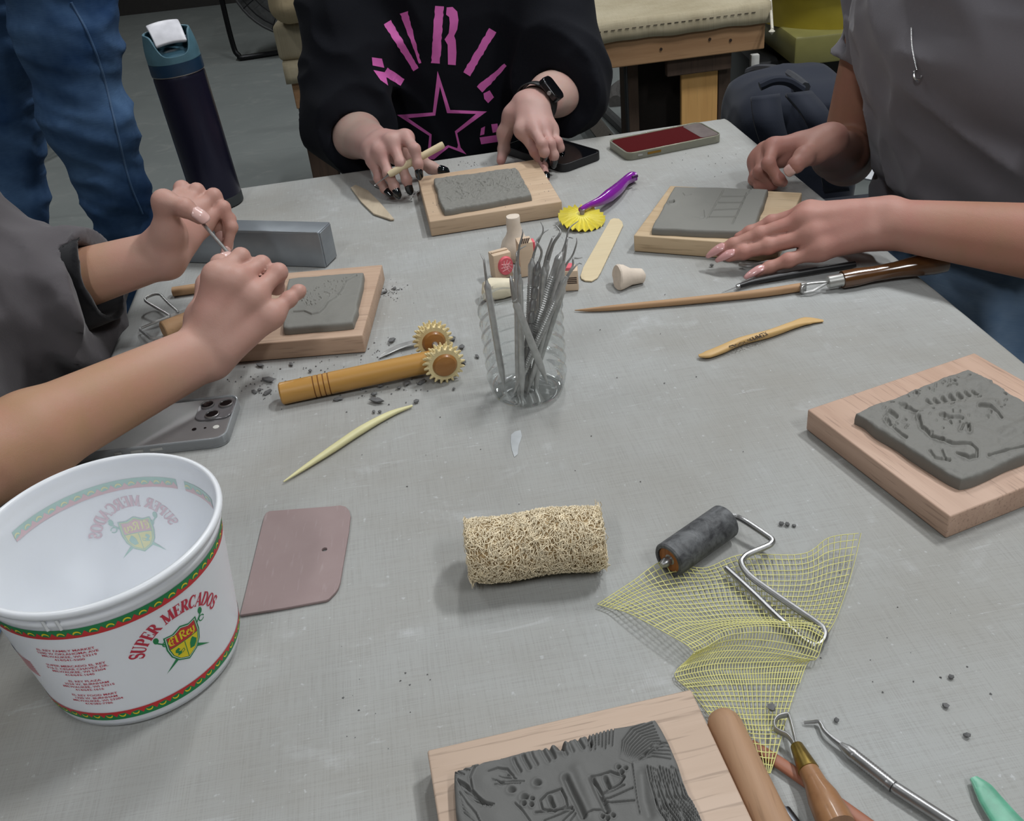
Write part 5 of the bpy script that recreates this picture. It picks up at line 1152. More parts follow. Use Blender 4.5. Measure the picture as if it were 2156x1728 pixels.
# ---------------------------------------------------------------- water bottle
def bottle():
    b = P(462, 428); t = V(0, 0, 1); root = empty('water_bottle', 'tall dark navy water bottle with teal lid behind the raised hand', 'bottle', (b[0], b[1], TZ + .0005)); root.rotation_euler = (0, math.radians(-2.2), math.radians(0)); R = .0365
    t = NT('navy_steel'); t.set(Base_Color=srgb(34, 34, 54), Metallic=.5, Roughness=.32, Normal=t.bump(t.noise(t.coords(), 900, 2), .05, .0003))
    MB().lathe([(0, .0), (R - .004, 0), (R - .001, .002), (R, .006), (R, .19), (R - .0005, .193), (R - .0012, .195), (0, .195)], 64).build('bottle_body', t.m, root, sharp=40)
    MB().lathe([(R + .0004, .0), (R + .0006, .012), (R + .0001, .014)], 64, None, False).build('base_boot', plain('dark_boot', srgb(44, 48, 50), .6), root)
    MB().lathe([(R - .0008, .1952), (R + .0003, .196), (R + .0003, .197)], 64, None, False).build('steel_lip', M_STEEL, root)
    MB().lathe([(0, .197), (R + .0002, .197), (R + .0006, .199), (R + .0004, .213), (0, .213)], 64).build('lid_collar', plain('navy_collar', srgb(16, 48, 74), .45), root)
    # dome with scooped front: solid lathe cut by lowering the front half
    tl = plain('teal_lid', srgb(74, 110, 124), .5); n = 72; rings = 26; v = []; f = []
    for i in range(rings):
        u = i / (rings - 1)
        for k in range(n):
            a = 2 * math.pi * k / n; da = abs((a - math.radians(292) + math.pi) % (2 * math.pi) - math.pi)      # scoop faces the camera side
            top = .252 - .030 * (1 / (1 + math.exp((da - .72) * 9)))
            z = .213 + (top - .213) * u; rr = (R + .0002) * (1 - .30 * max(0, (z - .222) / .05) ** 1.7); v.append((rr * math.cos(a), rr * math.sin(a), z))
    f = [(i * n + k, i * n + (k + 1) % n, (i + 1) * n + (k + 1) % n, (i + 1) * n + k) for i in range(rings - 1) for k in range(n)]
    o = meshobj('lid_dome', v, f, tl, root); s = o.modifiers.new('thick', 'SOLIDIFY'); s.thickness = .003; s.offset = -1
    MB().lathe([(R - .003, .2135), (R - .0045, .222), (.024, .2262), (0, .227)], 48, None, False).build('lid_deck', plain('teal_deck', srgb(58, 92, 108), .5), root)
    fr = Matrix.Rotation(math.radians(292 - 270), 4, 'Z')
    # white flip cap: curved slab hinged at the front
    mb = MB(); v = []; f = []; a_, b_ = 14, 8
    for i in range(a_):
        u = i / (a_ - 1); y = -.0265 + u * .058; z = .2405 + .0225 * math.sin(min(1, u * 1.2) * math.pi / 2) ** .8 - .003 * max(0, u - .7) / .3; hw = .0215 + .002 * u - .006 * max(0, u - .75) / .25
        for k in range(b_): x = -hw + 2 * hw * k / (b_ - 1); v.append((x, y, z - .0022 * (x / hw) ** 2))
    f = [(i * b_ + k, i * b_ + k + 1, (i + 1) * b_ + k + 1, (i + 1) * b_ + k) for i in range(a_ - 1) for k in range(b_ - 1)]
    o = MB().add([tuple(fr @ Vector(p)) for p in v], f).build('flip_cap', plain('white_cap', srgb(206, 206, 212), .4), root); s = o.modifiers.new('thick', 'SOLIDIFY'); s.thickness = .006; s.offset = -1; b2 = o.modifiers.new('bev', 'BEVEL'); b2.width = .0018; b2.segments = 3
    for sx in (-1, 1): MB().lathe([(.0042, -.004), (.0042, .004), (0, .0044)], 16, fr @ Matrix.Translation((sx * .021, -.0175, .2395)) @ Matrix.Rotation(math.pi / 2, 4, 'Y')).build('hinge_pin', plain('navy_pin', srgb(36, 52, 70), .3), root)
bottle()
# ================================================================ people: hands from joints, arms, cloth
LENS = dict(index=(.083, .042, .025, .023), middle=(.081, .046, .029, .024), ring=(.077, .043, .027, .024), pinky=(.074, .034, .020, .021), thumb=(.034, .042, .032, .028))
def step(a, px, L, s):
    """next joint: on the sight line of px, at bone length L from a; s<0 nearer the camera, s>0 farther, |s| blends"""
    d = ray(*px); b = d @ (a - CAM); c = (a - CAM) @ (a - CAM) - L * L; disc = b * b - c
    t = b + s * math.sqrt(disc) if disc > 0 else b
    q = CAM + d * t
    if q[2] < TZ + .0075: q = CAM + d * ((TZ + .0075 - CAM[2]) / d[2])
    return q
class Hand:
    def __init__(s, name, wrist, elbow, fingers, size=1.0, across=None, nail_up=V(0, -.35, 1), nail=None, fr=1.0, dorsal=None):
        """fingers: name -> list of (px, py, s) for MCP, PIP, DIP, tip (thumb: CMC, MCP, IP, tip)"""
        s.name, s.w, s.e, s.size, s.J, s.nail, s.nail_up, s.fr = name, np.asarray(wrist), np.asarray(elbow), size, {}, nail, nail_up, fr
        for f, js in fingers.items():
            p = s.w; out = []
            for (x, y, sg), L in zip(js, LENS[f]): p = step(p, (x, y), L * size, sg); out.append(p)
            s.J[f] = out
        s.acr = nrm(s.J['index'][0] - s.J['pinky'][0])           # little finger to index
        m = s.J['middle'][0]; s.norm = nrm(np.cross(m - s.w, s.acr)); hint = V(0, -.5, 1) if dorsal is None else np.asarray(dorsal, float); s.norm = s.norm if s.norm @ hint > 0 else -s.norm
    def report(s):
        for f, j in s.J.items():
            q = [s.w] + j; print('HAND', s.name, f, [round(1000 * float(np.linalg.norm(b - a))) for a, b in zip(q[:-1], q[1:])], 'h', [round(1000 * float(p[2] - TZ)) for p in j])
    def add(s, S, arm_r=(.040, .041, .026), upper=None, flatf=.78):
        """primitives into implicit S; returns group ids"""
        z = s.size; g = S.group(k=.012)
        fa = s.w - s.e; mid = s.e + fa * .30; fl = s.norm - nrm(fa) * (s.norm @ nrm(fa)); fl = nrm(fl); ac = nrm(s.acr - nrm(fa) * (s.acr @ nrm(fa)))
        S.cone(g, s.e, mid, arm_r[0], arm_r[1], fl, .92); S.cone(g, mid, s.w, arm_r[1], arm_r[2], fl, flatf)
        if upper is not None: S.cone(g, upper, s.e, .047, arm_r[0])
        order = ('index', 'middle', 'ring', 'pinky')
        for i, f in enumerate(order):
            m = s.J[f][0]; b = s.w + ac * (.012 - .008 * i) * z
            S.cone(g, b, m - nrm(m - b) * .004, .0150 * z, (.0098 - .0006 * (f == 'pinky')) * z, s.norm, .92)
            S.cone(g, m + s.norm * .0022 * z - nrm(m - b) * .001, m + s.norm * .0020 * z + nrm(m - b) * .001, .0098 * z, .0096 * z)      # knuckle heads
            S.cone(g, b + s.norm * .007 * z + (m - b) * .25, m + s.norm * .0035 * z - nrm(m - b) * .008, .0085 * z, .0066 * z)      # tendons
        c, m = s.J['thumb'][0], s.J['thumb'][1]
        S.cone(g, s.w + ac * .008, c, .0155 * z, .0150 * z); S.cone(g, c, m, .0148 * z, .0108 * z); S.cone(g, c, (s.J['index'][0] * .45 + s.w * .55), .0135 * z, .0115 * z)
        for f in order + ('thumb',):
            j = s.J[f]; k = S.group(k=.0035, join=g, jk=.010)
            r = (.0088, .0080, .0070, .0060) if f != 'pinky' else (.0078, .0070, .0061, .0052)
            if f == 'thumb': r = (.0112, .0104, .0092, .0074)
            r = [q * z * s.fr for q in r]; st_, tip = j[-2], j[-1]; tip = tip - nrm(tip - st_) * min(r[3], .6 * np.linalg.norm(tip - st_))
            ch = ([j[0]] if f != 'thumb' else []) + list(j[1:-1]) + [tip]; rr = r if f != 'thumb' else r[1:]
            for a, b, ra, rb in zip(ch[:-1], ch[1:], rr[:-1], rr[1:]): S.cone(k, a, b, ra, rb * (.96))
            for q, ra in zip(ch[1:-1], rr[1:-1]): S.cone(k, q, q + V(0, 0, .0001), ra * 1.06, ra * 1.06)      # knuckles
        return g
    def nails(s, parent, mat, long=.004, wide=1.0, only=None, point=.5):
        for f, j in s.J.items():
            if only and f not in only: continue
            a, b = j[-2], j[-1]; x = nrm(b - a); up = nrm(s.nail_up - x * (s.nail_up @ x)) if not isinstance(s.nail_up, dict) else None
            if isinstance(s.nail_up, dict): u0 = np.asarray(s.nail_up.get(f, s.nail_up['all'])); up = nrm(u0 - x * (u0 @ x))
            y = np.cross(up, x); r = (.0064 if f not in ('pinky', 'thumb') else (.0055 if f == 'pinky' else .0080)) * s.size * s.fr; r0 = r * 1.0
            L0 = -.0135 * s.size * (1.15 if f == 'thumb' else 1); L1 = long + .0005; n, m = 12, 9; v = []
            for i in range(n):
                t = i / (n - 1); d = L0 + (L1 - L0) * t; free = max(0, d / max(L1, 1e-4)) if d > 0 else 0
                w = wide * (.80 + .12 * math.sin(t * 2.2)) * (1 - point * free ** 1.6) * (min(1, (t / .12)) ** .4 * .95 + .05)
                for k in range(m):
                    u = -1 + 2 * k / (m - 1); an = u * math.radians(62) * w
                    rr = r0 * (1.09 - .10 * max(0, d + .004) / .008 if d > -.004 else 1.09)
                    rise = -.0006 * (d > 0) * (d / .004) ** 2 * .5
                    v.append(b + x * (d + (-.0018) * u * u * (t > .2) - .0006) + y * (rr * math.sin(an)) + up * (rr * (math.cos(an)) - r0 * .02 + rise - .0022 * max(0, (d + .006) / .008)))
            fc = [(i * m + k, i * m + k + 1, (i + 1) * m + k + 1, (i + 1) * m + k) for i in range(n - 1) for k in range(m - 1)]
            o = meshobj('fingernail', v, fc, mat, None); o.parent = parent; sd = o.modifiers.new('thick', 'SOLIDIFY'); sd.thickness = .0006; sd.offset = 0
            o.matrix_parent_inverse = parent_world_inv(parent)
def parent_world_inv(p): bpy.context.view_layer.update(); return p.matrix_world.inverted()
def mat_skin(name, base, red, dark):
    t = NT(name); v = t.coords(); at = t.n('ShaderNodeAttribute', attribute_name='flush'); ab = t.n('ShaderNodeAttribute', attribute_name='tan')
    a = t.noise(v, 28, 4, .6); b = t.noise(v, 120, 3, .6)
    c = t.mix(ab.outputs['Fac'], base, dark); c = t.mix(t.math('MULTIPLY', at.outputs['Fac'], .75), c, red); c = t.mix(t.math('MULTIPLY', t.ramp(a, [(.4, (0, 0, 0)), (.7, (1, 1, 1))]), .34), c, red)
    sp = t.noise(v, 170, 1, .4); c = t.mix(t.math('MULTIPLY', t.ramp(sp, [(.84, (0, 0, 0)), (.86, (1, 1, 1))]), .0), c, tuple(x * .45 for x in dark[:3]) + (1,))
    vo = t.n('ShaderNodeTexVoronoi', i_Scale=900.0, feature='DISTANCE_TO_EDGE'); t.l(v, vo.inputs['Vector'])
    hh = t.math('ADD', t.math('MULTIPLY', vo.outputs['Distance'], .5), t.math('MULTIPLY', b, .6))
    t.set(Base_Color=c, Roughness=.52, Specular_IOR_Level=.4, Subsurface_Weight=.12, Subsurface_Radius=(.008, .003, .0015), Subsurface_Scale=.5, Normal=t.bump(hh, .34, .0008)); return t.m
def flush_attr(v, hands):
    fl = np.zeros(len(v)); tan = np.ones(len(v))
    for h in hands:
        for f, j in h.J.items():
            for k, (q, R, wgt) in enumerate(zip(j, (.016, .012, .010, .013), (.55 if f != 'thumb' else .2, .65, .45, .85))):
                d = np.linalg.norm(v - q, axis=1); fl = np.maximum(fl, wgt * np.exp(-(d / R) ** 2))
        c = np.mean([j[0] for j in h.J.values()], 0); d = np.linalg.norm(v - c, axis=1); fl = np.maximum(fl, .35 * np.exp(-(d / .06) ** 2))
        ax = h.e - h.w; L = np.linalg.norm(ax); s = (v - h.w) @ (ax / L); near = np.linalg.norm(v - h.w - np.outer(np.clip(s, 0, L), ax / L), axis=1) < .09; s = np.where(near | (np.linalg.norm(v - c, axis=1) < .16), s, 1)
        tan = np.minimum(tan, np.clip((s + .0) / .09, 0, 1))
    return dict(flush=fl, tan=tan)
def body(person, S, hands, mat, vox=.0027):
    lo, hi = S.bounds(); v, f = polygonize(S.eval, lo, hi, vox, 1.4, 1)
    return meshobj('body', v - np.array(person.location), f, mat, person, attrs=flush_attr(v, hands))
def cap(p, a, b, ra, rb): return SDF.prim(p, (np.asarray(a, float), np.asarray(b, float), ra, rb, None, 1))
def ell(p, c, r):
    q = (p - np.asarray(c)) / np.asarray(r); k = np.sqrt((q * q).sum(1)); k2 = np.sqrt(((q / np.asarray(r)) ** 2).sum(1)) + 1e-9; return k * (k - 1) / k2
def cloth_mat(name, col, rough=.9, weave=1400, var=.12, sheen=.2):
    t = NT(name); v = t.coords(); a = t.noise(v, 9, 4, .6); w1 = t.noise(t.coords((weave, weave, 60)), 1.0, 2); f = t.noise(v, 500, 2)
    c2 = tuple(x * (1 - var) for x in col[:3]) + (1,); t.set(Base_Color=t.mix(t.math('MULTIPLY', f, .6), t.mix(a, c2, col), c2), Roughness=rough, Specular_IOR_Level=.2, Sheen_Weight=sheen, Sheen_Roughness=.5, Normal=t.bump(t.math('ADD', w1, f), .2, .0006)); return t.m
SK_A = mat_skin('skin_warm', srgb(190, 152, 138), srgb(194, 136, 126), srgb(178, 138, 108)); SK_B = mat_skin('skin_fair', srgb(186, 156, 146), srgb(190, 124, 120), srgb(186, 160, 148)); SK_C = mat_skin('skin_tan', srgb(182, 138, 124), srgb(180, 114, 106), srgb(164, 120, 98))
M_NAILF = plain('pale_nail', srgb(226, 186, 178), .25, 0, .04, Coat_Weight=.4); M_NAILP = plain('pink_nail', srgb(212, 160, 158), .22, 0, .04, Coat_Weight=.5); M_NAILB = plain('black_nail', srgb(10, 16, 20), .1, 0, .1, Coat_Weight=.8)

def seated(person, hip, d, mat, name='trousers', sole=srgb(40, 40, 44)):
    '''hips, thighs, shins of a seated person facing d, with shoes and a stool'''
    hip = np.asarray(hip, float); d = nrm(np.asarray(d, float)); s = np.cross(V(0, 0, 1), d); L = np.array(person.location); ch = [(hip + s * q * .10, hip + d * .40 + s * q * .13 + V(0, 0, -.01), hip + d * .36 + s * q * .13 + V(0, 0, -(hip[2] - .10))) for q in (-1, 1)]
    def fn(p):
        r = ell(p, hip + V(0, 0, .03), (.17, .17, .15))
        for a, k, f_ in ch: r = SDF.smin(r, SDF.smin(cap(p, a, k, .09, .07), cap(p, k, f_, .068, .055), .03), .03)
        m = np.abs(r) < .05; n = np.zeros(len(p)); n[m] = .005 * (1 - 2 * np.abs(vnoise(p[m] * 14))); return r - n
    P_ = np.array([q for c in ch for q in c] + [hip]); v, f = polygonize(fn, P_.min(0) - .22, P_.max(0) + .22, .011, 1.4, 1, .015); meshobj(name, v - L, f, mat, person)
    for a, k, f_ in ch:
        b = V(f_[0], f_[1], .045); v, f = polygonize(lambda p: np.maximum(SDF.smin(cap(p, b - d * .04, b + d * .13, .045, .036), cap(p, b - d * .03, b - d * .02 + V(0, 0, .09), .045, .046), .03), .002 - p[:, 2]), b - .2, b + .25, .010, 1.3, 1); meshobj('shoe', v - L, f, plain('shoe_dark', sole, .6), person)
def work_stool(label, hip):
    root = empty('work_stool', label, 'stool', (hip[0], hip[1], 0)); h = hip[2] - .09
    MB().lathe([(0, h - .03), (.15, h - .03), (.16, h - .02), (.16, h - .005), (.15, h), (0, h)], 32).build('seat', M_PLY, root)
    for k in range(4):
        a = math.radians(45 + 90 * k); MB().tube([(.20 * math.cos(a), .20 * math.sin(a), .0), (.13 * math.cos(a), .13 * math.sin(a), h - .025)], .012, 8).build('leg', M_BLACKMETAL, root)
    MB().tube([(.175 * math.cos(a), .175 * math.sin(a), .18) for a in np.linspace(0, 2 * math.pi, 40)], .007, 6, False).build('foot_ring', M_BLACKMETAL, root)
def head(S, neck, c, face):
    '''neck, skull, jaw, nose, ears into the body surface'''
    g = S.group(k=.03); f = nrm(np.asarray(face, float)); s = nrm(np.cross(V(0, 0, 1), f)); u = np.cross(f, s); c = np.asarray(c, float)
    S.cone(g, neck, c - u * .06 - f * .01, .050, .046); S.cone(g, c - f * .02 + u * .015, c + f * .015 + u * .02, .076, .070); S.cone(g, c + f * .03 - u * .02, c + f * .045 - u * .075, .055, .036)
    k = S.group(k=.006, join=g, jk=.012); S.cone(k, c + f * .080 + u * .012, c + f * .102 - u * .026, .007, .011)
    for q in (-1, 1): S.cone(k, c + s * q * .072 + u * .01, c + s * q * .074 - u * .022, .011, .008); S.cone(k, c + f * .078 + s * q * .018 - u * .055, c + f * .086 - u * .055, .006, .007)
    return c, f, s, u
def hair(person, hd, mat, fall=.14):
    c, f, s, u = hd; L = np.array(person.location)
    def fn(p):
        r = SDF.smin(cap(p, c - f * .03 + u * .03, c + f * .002 + u * .03, .086, .080), cap(p, c - f * .05, c - f * .065 - u * fall, .075, .055), .05); r = np.maximum(r, -cap(p, c + f * .10 + u * .02, c + f * .10 - u * .2, .078, .09)); m = np.abs(r) < .03; n = np.zeros(len(p)); n[m] = .004 * vnoise(p[m] * V(90, 90, 12)); return r - n
    v, fc = polygonize(fn, c - .3, c + .2, .006, 1.4, 1, .01); meshobj('hair', v - L, fc, mat, person)
    for q in (-1, 1):
        e = c + f * .073 + s * q * .031 + u * .012; MB().lathe([(0, -.011), (.008, -.008), (.011, 0), (.008, .008), (0, .011)], 16, Matrix.Translation(e - L)).build('eye', plain('eye_white', srgb(220, 216, 210), .2), person)
# ---------------------------------------------------------------- person at left (grey T-shirt over black sleeve)
pA = empty('person', 'person at left in a grey T-shirt with both bare hands holding a steel pick', 'person', (-.74, .93, 0))
A_near = Hand('A_near', P(436, 738, .055), P(-120, 1012, .062), dict(
    index=[(456, 577, -.25), (507, 541, .55), (500, 556, 1), (487, 545, .3)], middle=[(499, 588, -.3), (551, 557, .55), (548, 585, 1), (530, 590, .6)],
    ring=[(537, 622, -.3), (586, 573, .5), (582, 604, 1), (560, 612, .6)], pinky=[(574, 662, -.35), (608, 630, .3), (628, 614, .3), (640, 606, .4)],
    thumb=[(430, 672, .8), (440, 600, .9), (465, 556, .7), (486, 541, .2)]), 1.05, nail_up=V(0, -.4, 1))
A_far = Hand('A_far', P(345, 534, .095), V(-.575, 1.03, .815), dict(
    index=[(372, 428, .7), (383, 397, .5), (420, 420, -.6), (447, 455, -.5)], middle=[(392, 434, .75), (414, 402, .3), (453, 446, -.3), (470, 512, -.4)],
    ring=[(415, 446, .8), (450, 413, .2), (482, 462, -.1), (480, 525, -.3)], pinky=[(428, 470, .8), (470, 437, .1), (488, 478, 0), (472, 545, -.2)],
    thumb=[(356, 492, -.45), (345, 424, -.5), (388, 437, -.5), (434, 466, -.3)]), 1.05, nail_up=dict(all=V(.2, -1, .4), thumb=V(.3, -.6, 1)), dorsal=V(-.5, 1, .3))

S = SDF(); shN, shF = V(-.74, .76, 1.08), V(-.74, 1.14, 1.10)
A_near.add(S, (.040, .039, .0275), shN); A_far.add(S, (.038, .039, .0275), shF)
gt = S.group(k=.05); S.cone(gt, shN + V(0, .02, 0), shF - V(0, .02, 0), .055, .055); hdA = head(S, V(-.76, .95, 1.1), V(-.70, .95, 1.36), V(1, 0, -.45))
bA_ = body(pA, S, (A_near, A_far), SK_A)
A_far.nails(bA_, M_NAILF, .003, only=('thumb', 'middle', 'ring', 'pinky'), point=.3); A_near.nails(bA_, M_NAILF, .002, only=('thumb',))
def shirtA(p):
    tor = ell(p, (-.77, .93, .80), (.24, .25, .52))
    n = nrm(A_far.w - A_far.e); hem = A_far.e + n * .125
    dn = V(0, -.004, -.024)
    u = cap(p, shF + V(.02, 0, .0), A_far.e + V(-.01, 0, .0), .088, .080); u2 = cap(p, A_far.e + dn * .5, hem + n * .02 + dn, .078, .070); s = SDF.smin(u, u2, .05); s = np.maximum(s, (p - hem) @ n - .012 * (p[:, 2] - hem[2]) / .07)
    s = np.maximum(s, -cap(p, A_far.e + n * .02 + dn * .5, hem + n * .1 + dn, .040, .065))
    n2 = nrm(A_near.w - A_near.e); hem2 = A_near.e - n2 * .012
    v_ = SDF.smin(cap(p, shN, A_near.e + V(-.03, 0, .03), .085, .085), cap(p, A_near.e + V(-.03, 0, .02), hem2, .078, .066), .05); v_ = np.maximum(v_, (p - hem2) @ n2); v_ = np.maximum(v_, -cap(p, A_near.e - n2 * .04, hem2 + n2 * .1, .04, .058))
    d = SDF.smin(SDF.smin(tor, s, .05), v_, .05); d = np.maximum(d, .45 - p[:, 2])
    q = p * V(16, 9, 7) + V(3, 1, 2); q2 = p @ np.array([[22, 9, 0], [-6, 14, 8], [14, 4, 12.]]).T
    m = np.abs(d) < .06; r = np.zeros(len(p)); r[m] = .011 * (1 - 2 * np.abs(vnoise(q[m]))) + .008 * (1 - 2 * np.abs(vnoise(q2[m]))) + .003 * vnoise(q2[m] * 2.3)
    return d - r * .9
v, f = polygonize(shirtA, V(-1.06, .62, .42), V(-.38, 1.32, 1.34), .006, 1.5, 1, .02)
M_TEEA = cloth_mat('grey_tee', srgb(92, 88, 91)); meshobj('t_shirt', v - V(-.74, .93, 0), f, M_TEEA, pA)
def under(p):
    n = nrm(A_far.w - A_far.e); hem = A_far.e + n * .137; d = cap(p, A_far.e + V(0, 0, -.006), hem + n * .05 + V(0, 0, -.006), .052, .049); d = np.maximum(d, (p - hem) @ n); d = np.maximum(d, -cap(p, A_far.e - n * .02, hem + n * .1 + V(0, 0, -.006), .042, .0445)); return d - .003 * vnoise(p * 30)
v, f = polygonize(under, V(-.66, .9, .7), V(-.36, 1.15, .95), .004, 1.3, 1, .008); meshobj('black_undersleeve', v - V(-.74, .93, 0), f, cloth_mat('black_knit', srgb(22, 22, 26)), pA)
# pick held between the two hands
root = empty('dental_pick', 'steel pick held between both hands at the left', 'dental pick'); a, b = A_far.J['thumb'][-1] + V(.004, -.004, -.004), A_near.J['thumb'][-1] + V(.0, -.004, .006)
a = CAM + ray(437, 482) * np.linalg.norm(a - CAM); b = CAM + ray(486, 539) * np.linalg.norm(b - CAM); root.location = tuple((a + b) / 2); bpy.context.view_layer.update()
part(MB().tube([a - (b - a) * .3, a, b], .0019, 10), 'shaft', M_STEELDULL, root); part(MB().tube([b, b + (b - a) * .25], [.0019, .0006], 8), 'tip', M_STEELDULL, root)

# ---------------------------------------------------------------- person at the far side (black T-shirt)
pB = empty('person', 'person in a black T-shirt with pink print and black nails, working at the far side', 'person', (-.02, 1.80, 0))
B_right = Hand('B_right', P(796, 308, .062), V(-.212, 1.605, .80), dict(
    index=[(856, 291, -.5), (873, 314, -.95), (880, 345, -.2), (884, 374, .3)], middle=[(826, 300, -.5), (844, 344, -.7), (856, 378, .1), (864, 405, .5)],
    ring=[(802, 322, -.5), (818, 366, -.6), (830, 392, .1), (840, 415, .5)], pinky=[(789, 340, -.4), (798, 376, -.5), (810, 398, .2), (824, 412, .5)],
    thumb=[(838, 322, .8), (880, 336, .5), (908, 353, 0), (942, 363, .2)]), .95, nail_up=V(0, -.9, .6), fr=1.02)
B_left = Hand('B_left', P(1118, 222, .082), V(.142, 1.625, .822), dict(
    index=[(1099, 277, -.6), (1127, 319, -.6), (1143, 350, .3), (1151, 378, .6)], middle=[(1124, 273, -.7), (1141, 303, -.9), (1146, 320, 0), (1144, 336, .6)],
    ring=[(1145, 270, -.6), (1158, 303, -.8), (1166, 327, .1), (1166, 349, .5)], pinky=[(1160, 277, -.5), (1174, 299, -.7), (1179, 311, .1), (1184, 324, .5)],
    thumb=[(1082, 244, .2), (1062, 280, .2), (1061, 314, .1), (1053, 346, .3)]), .95, nail_up=V(.1, -1, .5), fr=1.02)

S = SDF(); sR, sL = V(-.185, 1.79, 1.08), V(.115, 1.79, 1.07); B_right.add(S, (.037, .037, .0255), sR); B_left.add(S, (.037, .038, .027), sL)
gt = S.group(k=.05); S.cone(gt, sR, sL, .055, .055); hdB = head(S, V(-.03, 1.82, 1.1), V(-.03, 1.76, 1.38), V(0, -1, -.5))
bB_ = body(pB, S, (B_right, B_left), SK_B); B_right.nails(bB_, M_NAILB, .0035, point=.55); B_left.nails(bB_, M_NAILB, .003, only=('index', 'middle', 'ring', 'pinky'), point=.5)
def shirtB(p):
    tor = ell(p, (-.03, 1.80, .86), (.175, .15, .55))
    d = tor
    for h, sh, ex, r0, r1 in ((B_right, sR, .045, .075, .062), (B_left, sL, .035, .075, .066)):
        n = nrm(h.w - h.e); hem = h.e + n * ex; s = SDF.smin(cap(p, sh, h.e + V(0, .01, .02), r0, r1), cap(p, h.e + V(0, .005, .008), hem + n * .03, r1 * .95, r1 * .9), .05); s = np.maximum(s, (p - hem) @ n); s = np.maximum(s, -cap(p, h.e, hem + n * .1, .036, r1 * .9 - .005)); d = SDF.smin(d, s, .04)
    d = np.maximum(d, .5 - p[:, 2]); q = p * V(12, 8, 6); q2 = p @ np.array([[16, 6, 5], [-4, 9, 8], [8, 4, 14.]]).T
    m = np.abs(d) < .06; r = np.zeros(len(p)); r[m] = .008 * (1 - 2 * np.abs(vnoise(q[m] + 5))) + .007 * (1 - 2 * np.abs(vnoise(q2[m])))
    fr = np.exp(-((p[:, 0] + .0) / .11) ** 2) * (p[:, 1] < 1.75)           # keep the printed front calmer
    return d - r * (1 - .7 * fr)
v, f = polygonize(shirtB, V(-.42, 1.40, .48), V(.38, 2.0, 1.42), .006, 1.5, 1, .02)
teeB = meshobj('t_shirt', v - V(-.02, 1.80, 0), f, cloth_mat('black_tee', srgb(14, 16, 24), .85, var=.1, sheen=.02), pB)
bvhB = BVHTree.FromPolygons([tuple(q) for q in v], [tuple(map(int, q)) for q in f])
def printed(name, polys, mat, bvh, parent, off=.0007, maxe=9):
    """flat print laid on a cloth surface"""
    V_, F_ = [], []
    for poly in polys:
        bm = bmesh.new(); vs_ = [bm.verts.new((x, y, 0)) for x, y in poly]
        try: bm.faces.new(vs_)
        except Exception: bm.free(); continue
        bmesh.ops.triangulate(bm, faces=bm.faces[:])
        for _ in range(5):
            e = [e for e in bm.edges if e.calc_length() > maxe]
            if not e: break
            bmesh.ops.subdivide_edges(bm, edges=e, cuts=1); bmesh.ops.triangulate(bm, faces=bm.faces[:])
        bm.verts.index_update(); n = len(V_); ok = {}
        for q in bm.verts:
            d = ray(q.co.x, q.co.y); hit = bvh.ray_cast(Vector(CAM), Vector(d)); ok[q.index] = hit[0] is not None
            V_.append(tuple(hit[0] + hit[1] * (off if hit[1].dot(Vector(d)) < 0 else -off)) if hit[0] else (0, 0, 0))
        F_ += [tuple(q.index + n for q in fc.verts)[::-1] for fc in bm.faces if all(ok[q.index] for q in fc.verts)]; bm.free()
    keep = []
    A_ = np.array(V_)
    for t in F_:
        if max(np.linalg.norm(A_[t[i]] - A_[t[(i + 1) % 3]]) for i in range(3)) < .03: keep.append(t)
    return meshobj(name, A_ - np.array(parent.location), keep, mat, parent)
z2 = zz(560, 0, 3.08); M_PINK = plain('pink_print', srgb(222, 108, 188), .7, 0, .06, 40)
def bar(a, b, w0, w1, seed=0):
    """rough-edged brush bar"""
    rg = random.Random(seed); a, b = np.array(a, float), np.array(b, float); d = (b - a) / np.linalg.norm(b - a); n = np.array((-d[1], d[0])); k = max(4, int(np.linalg.norm(b - a) / 18)); L, R = [], []
    for i in range(k + 1):
        t = i / k; c = a + (b - a) * t; w = (w0 + (w1 - w0) * t) / 2; L.append(c + n * (w + rg.uniform(-3, 3))); R.append(c - n * (w + rg.uniform(-3, 3)))
    return [tuple(q) for q in L + R[::-1]]
polys = [bar((785, 145), (975, 450), 55, 40, 1), bar((895, 80), (1000, 410), 52, 12, 2), bar((1125, 40), (1100, 410), 58, 55, 3), bar((1470, 195), (1300, 480), 52, 50, 5), bar((770, 465), (885, 535), 60, 50, 6), bar((1555, 420), (1385, 580), 25, 55, 7),
         [(685, 372), (750, 380), (765, 440), (690, 425)], [(695, 455), (770, 470), (790, 555), (740, 520)], [(1410, 605), (1450, 585), (1478, 630), (1440, 668), (1415, 640)], [(805, 610), (830, 640), (822, 685)],
         [(1385, 890), (1525, 870), (1525, 915), (1395, 935)], [(1395, 830), (1420, 818), (1415, 870), (1388, 878)], [(1460, 805), (1500, 800), (1508, 850), (1470, 860)]]
r_ = [(1172, 48), (1210, 45), (1240, 75), (1248, 130), (1240, 190), (1220, 232), (1230, 260), (1235, 340), (1230, 422), (1180, 418), (1178, 290), (1158, 255), (1185, 215), (1192, 150), (1188, 110), (1168, 95)]; polys.append(r_)
st_o = [(1113, 460), (1195, 712), (1432, 722), (1240, 862), (1262, 955), (1300, 1000), (1185, 955), (1090, 1032), (1045, 1030), (1060, 880), (850, 745), (1082, 728)]
st_i = [(1128, 560), (1175, 732), (1362, 738), (1225, 850), (1245, 940), (1240, 960), (1180, 940), (1075, 1000), (1070, 1000), (1075, 870), (922, 765), (1098, 748)]
for i in range(12):
    j = (i + 1) % 12; polys.append([st_o[i], st_o[j], st_i[j], st_i[i]])
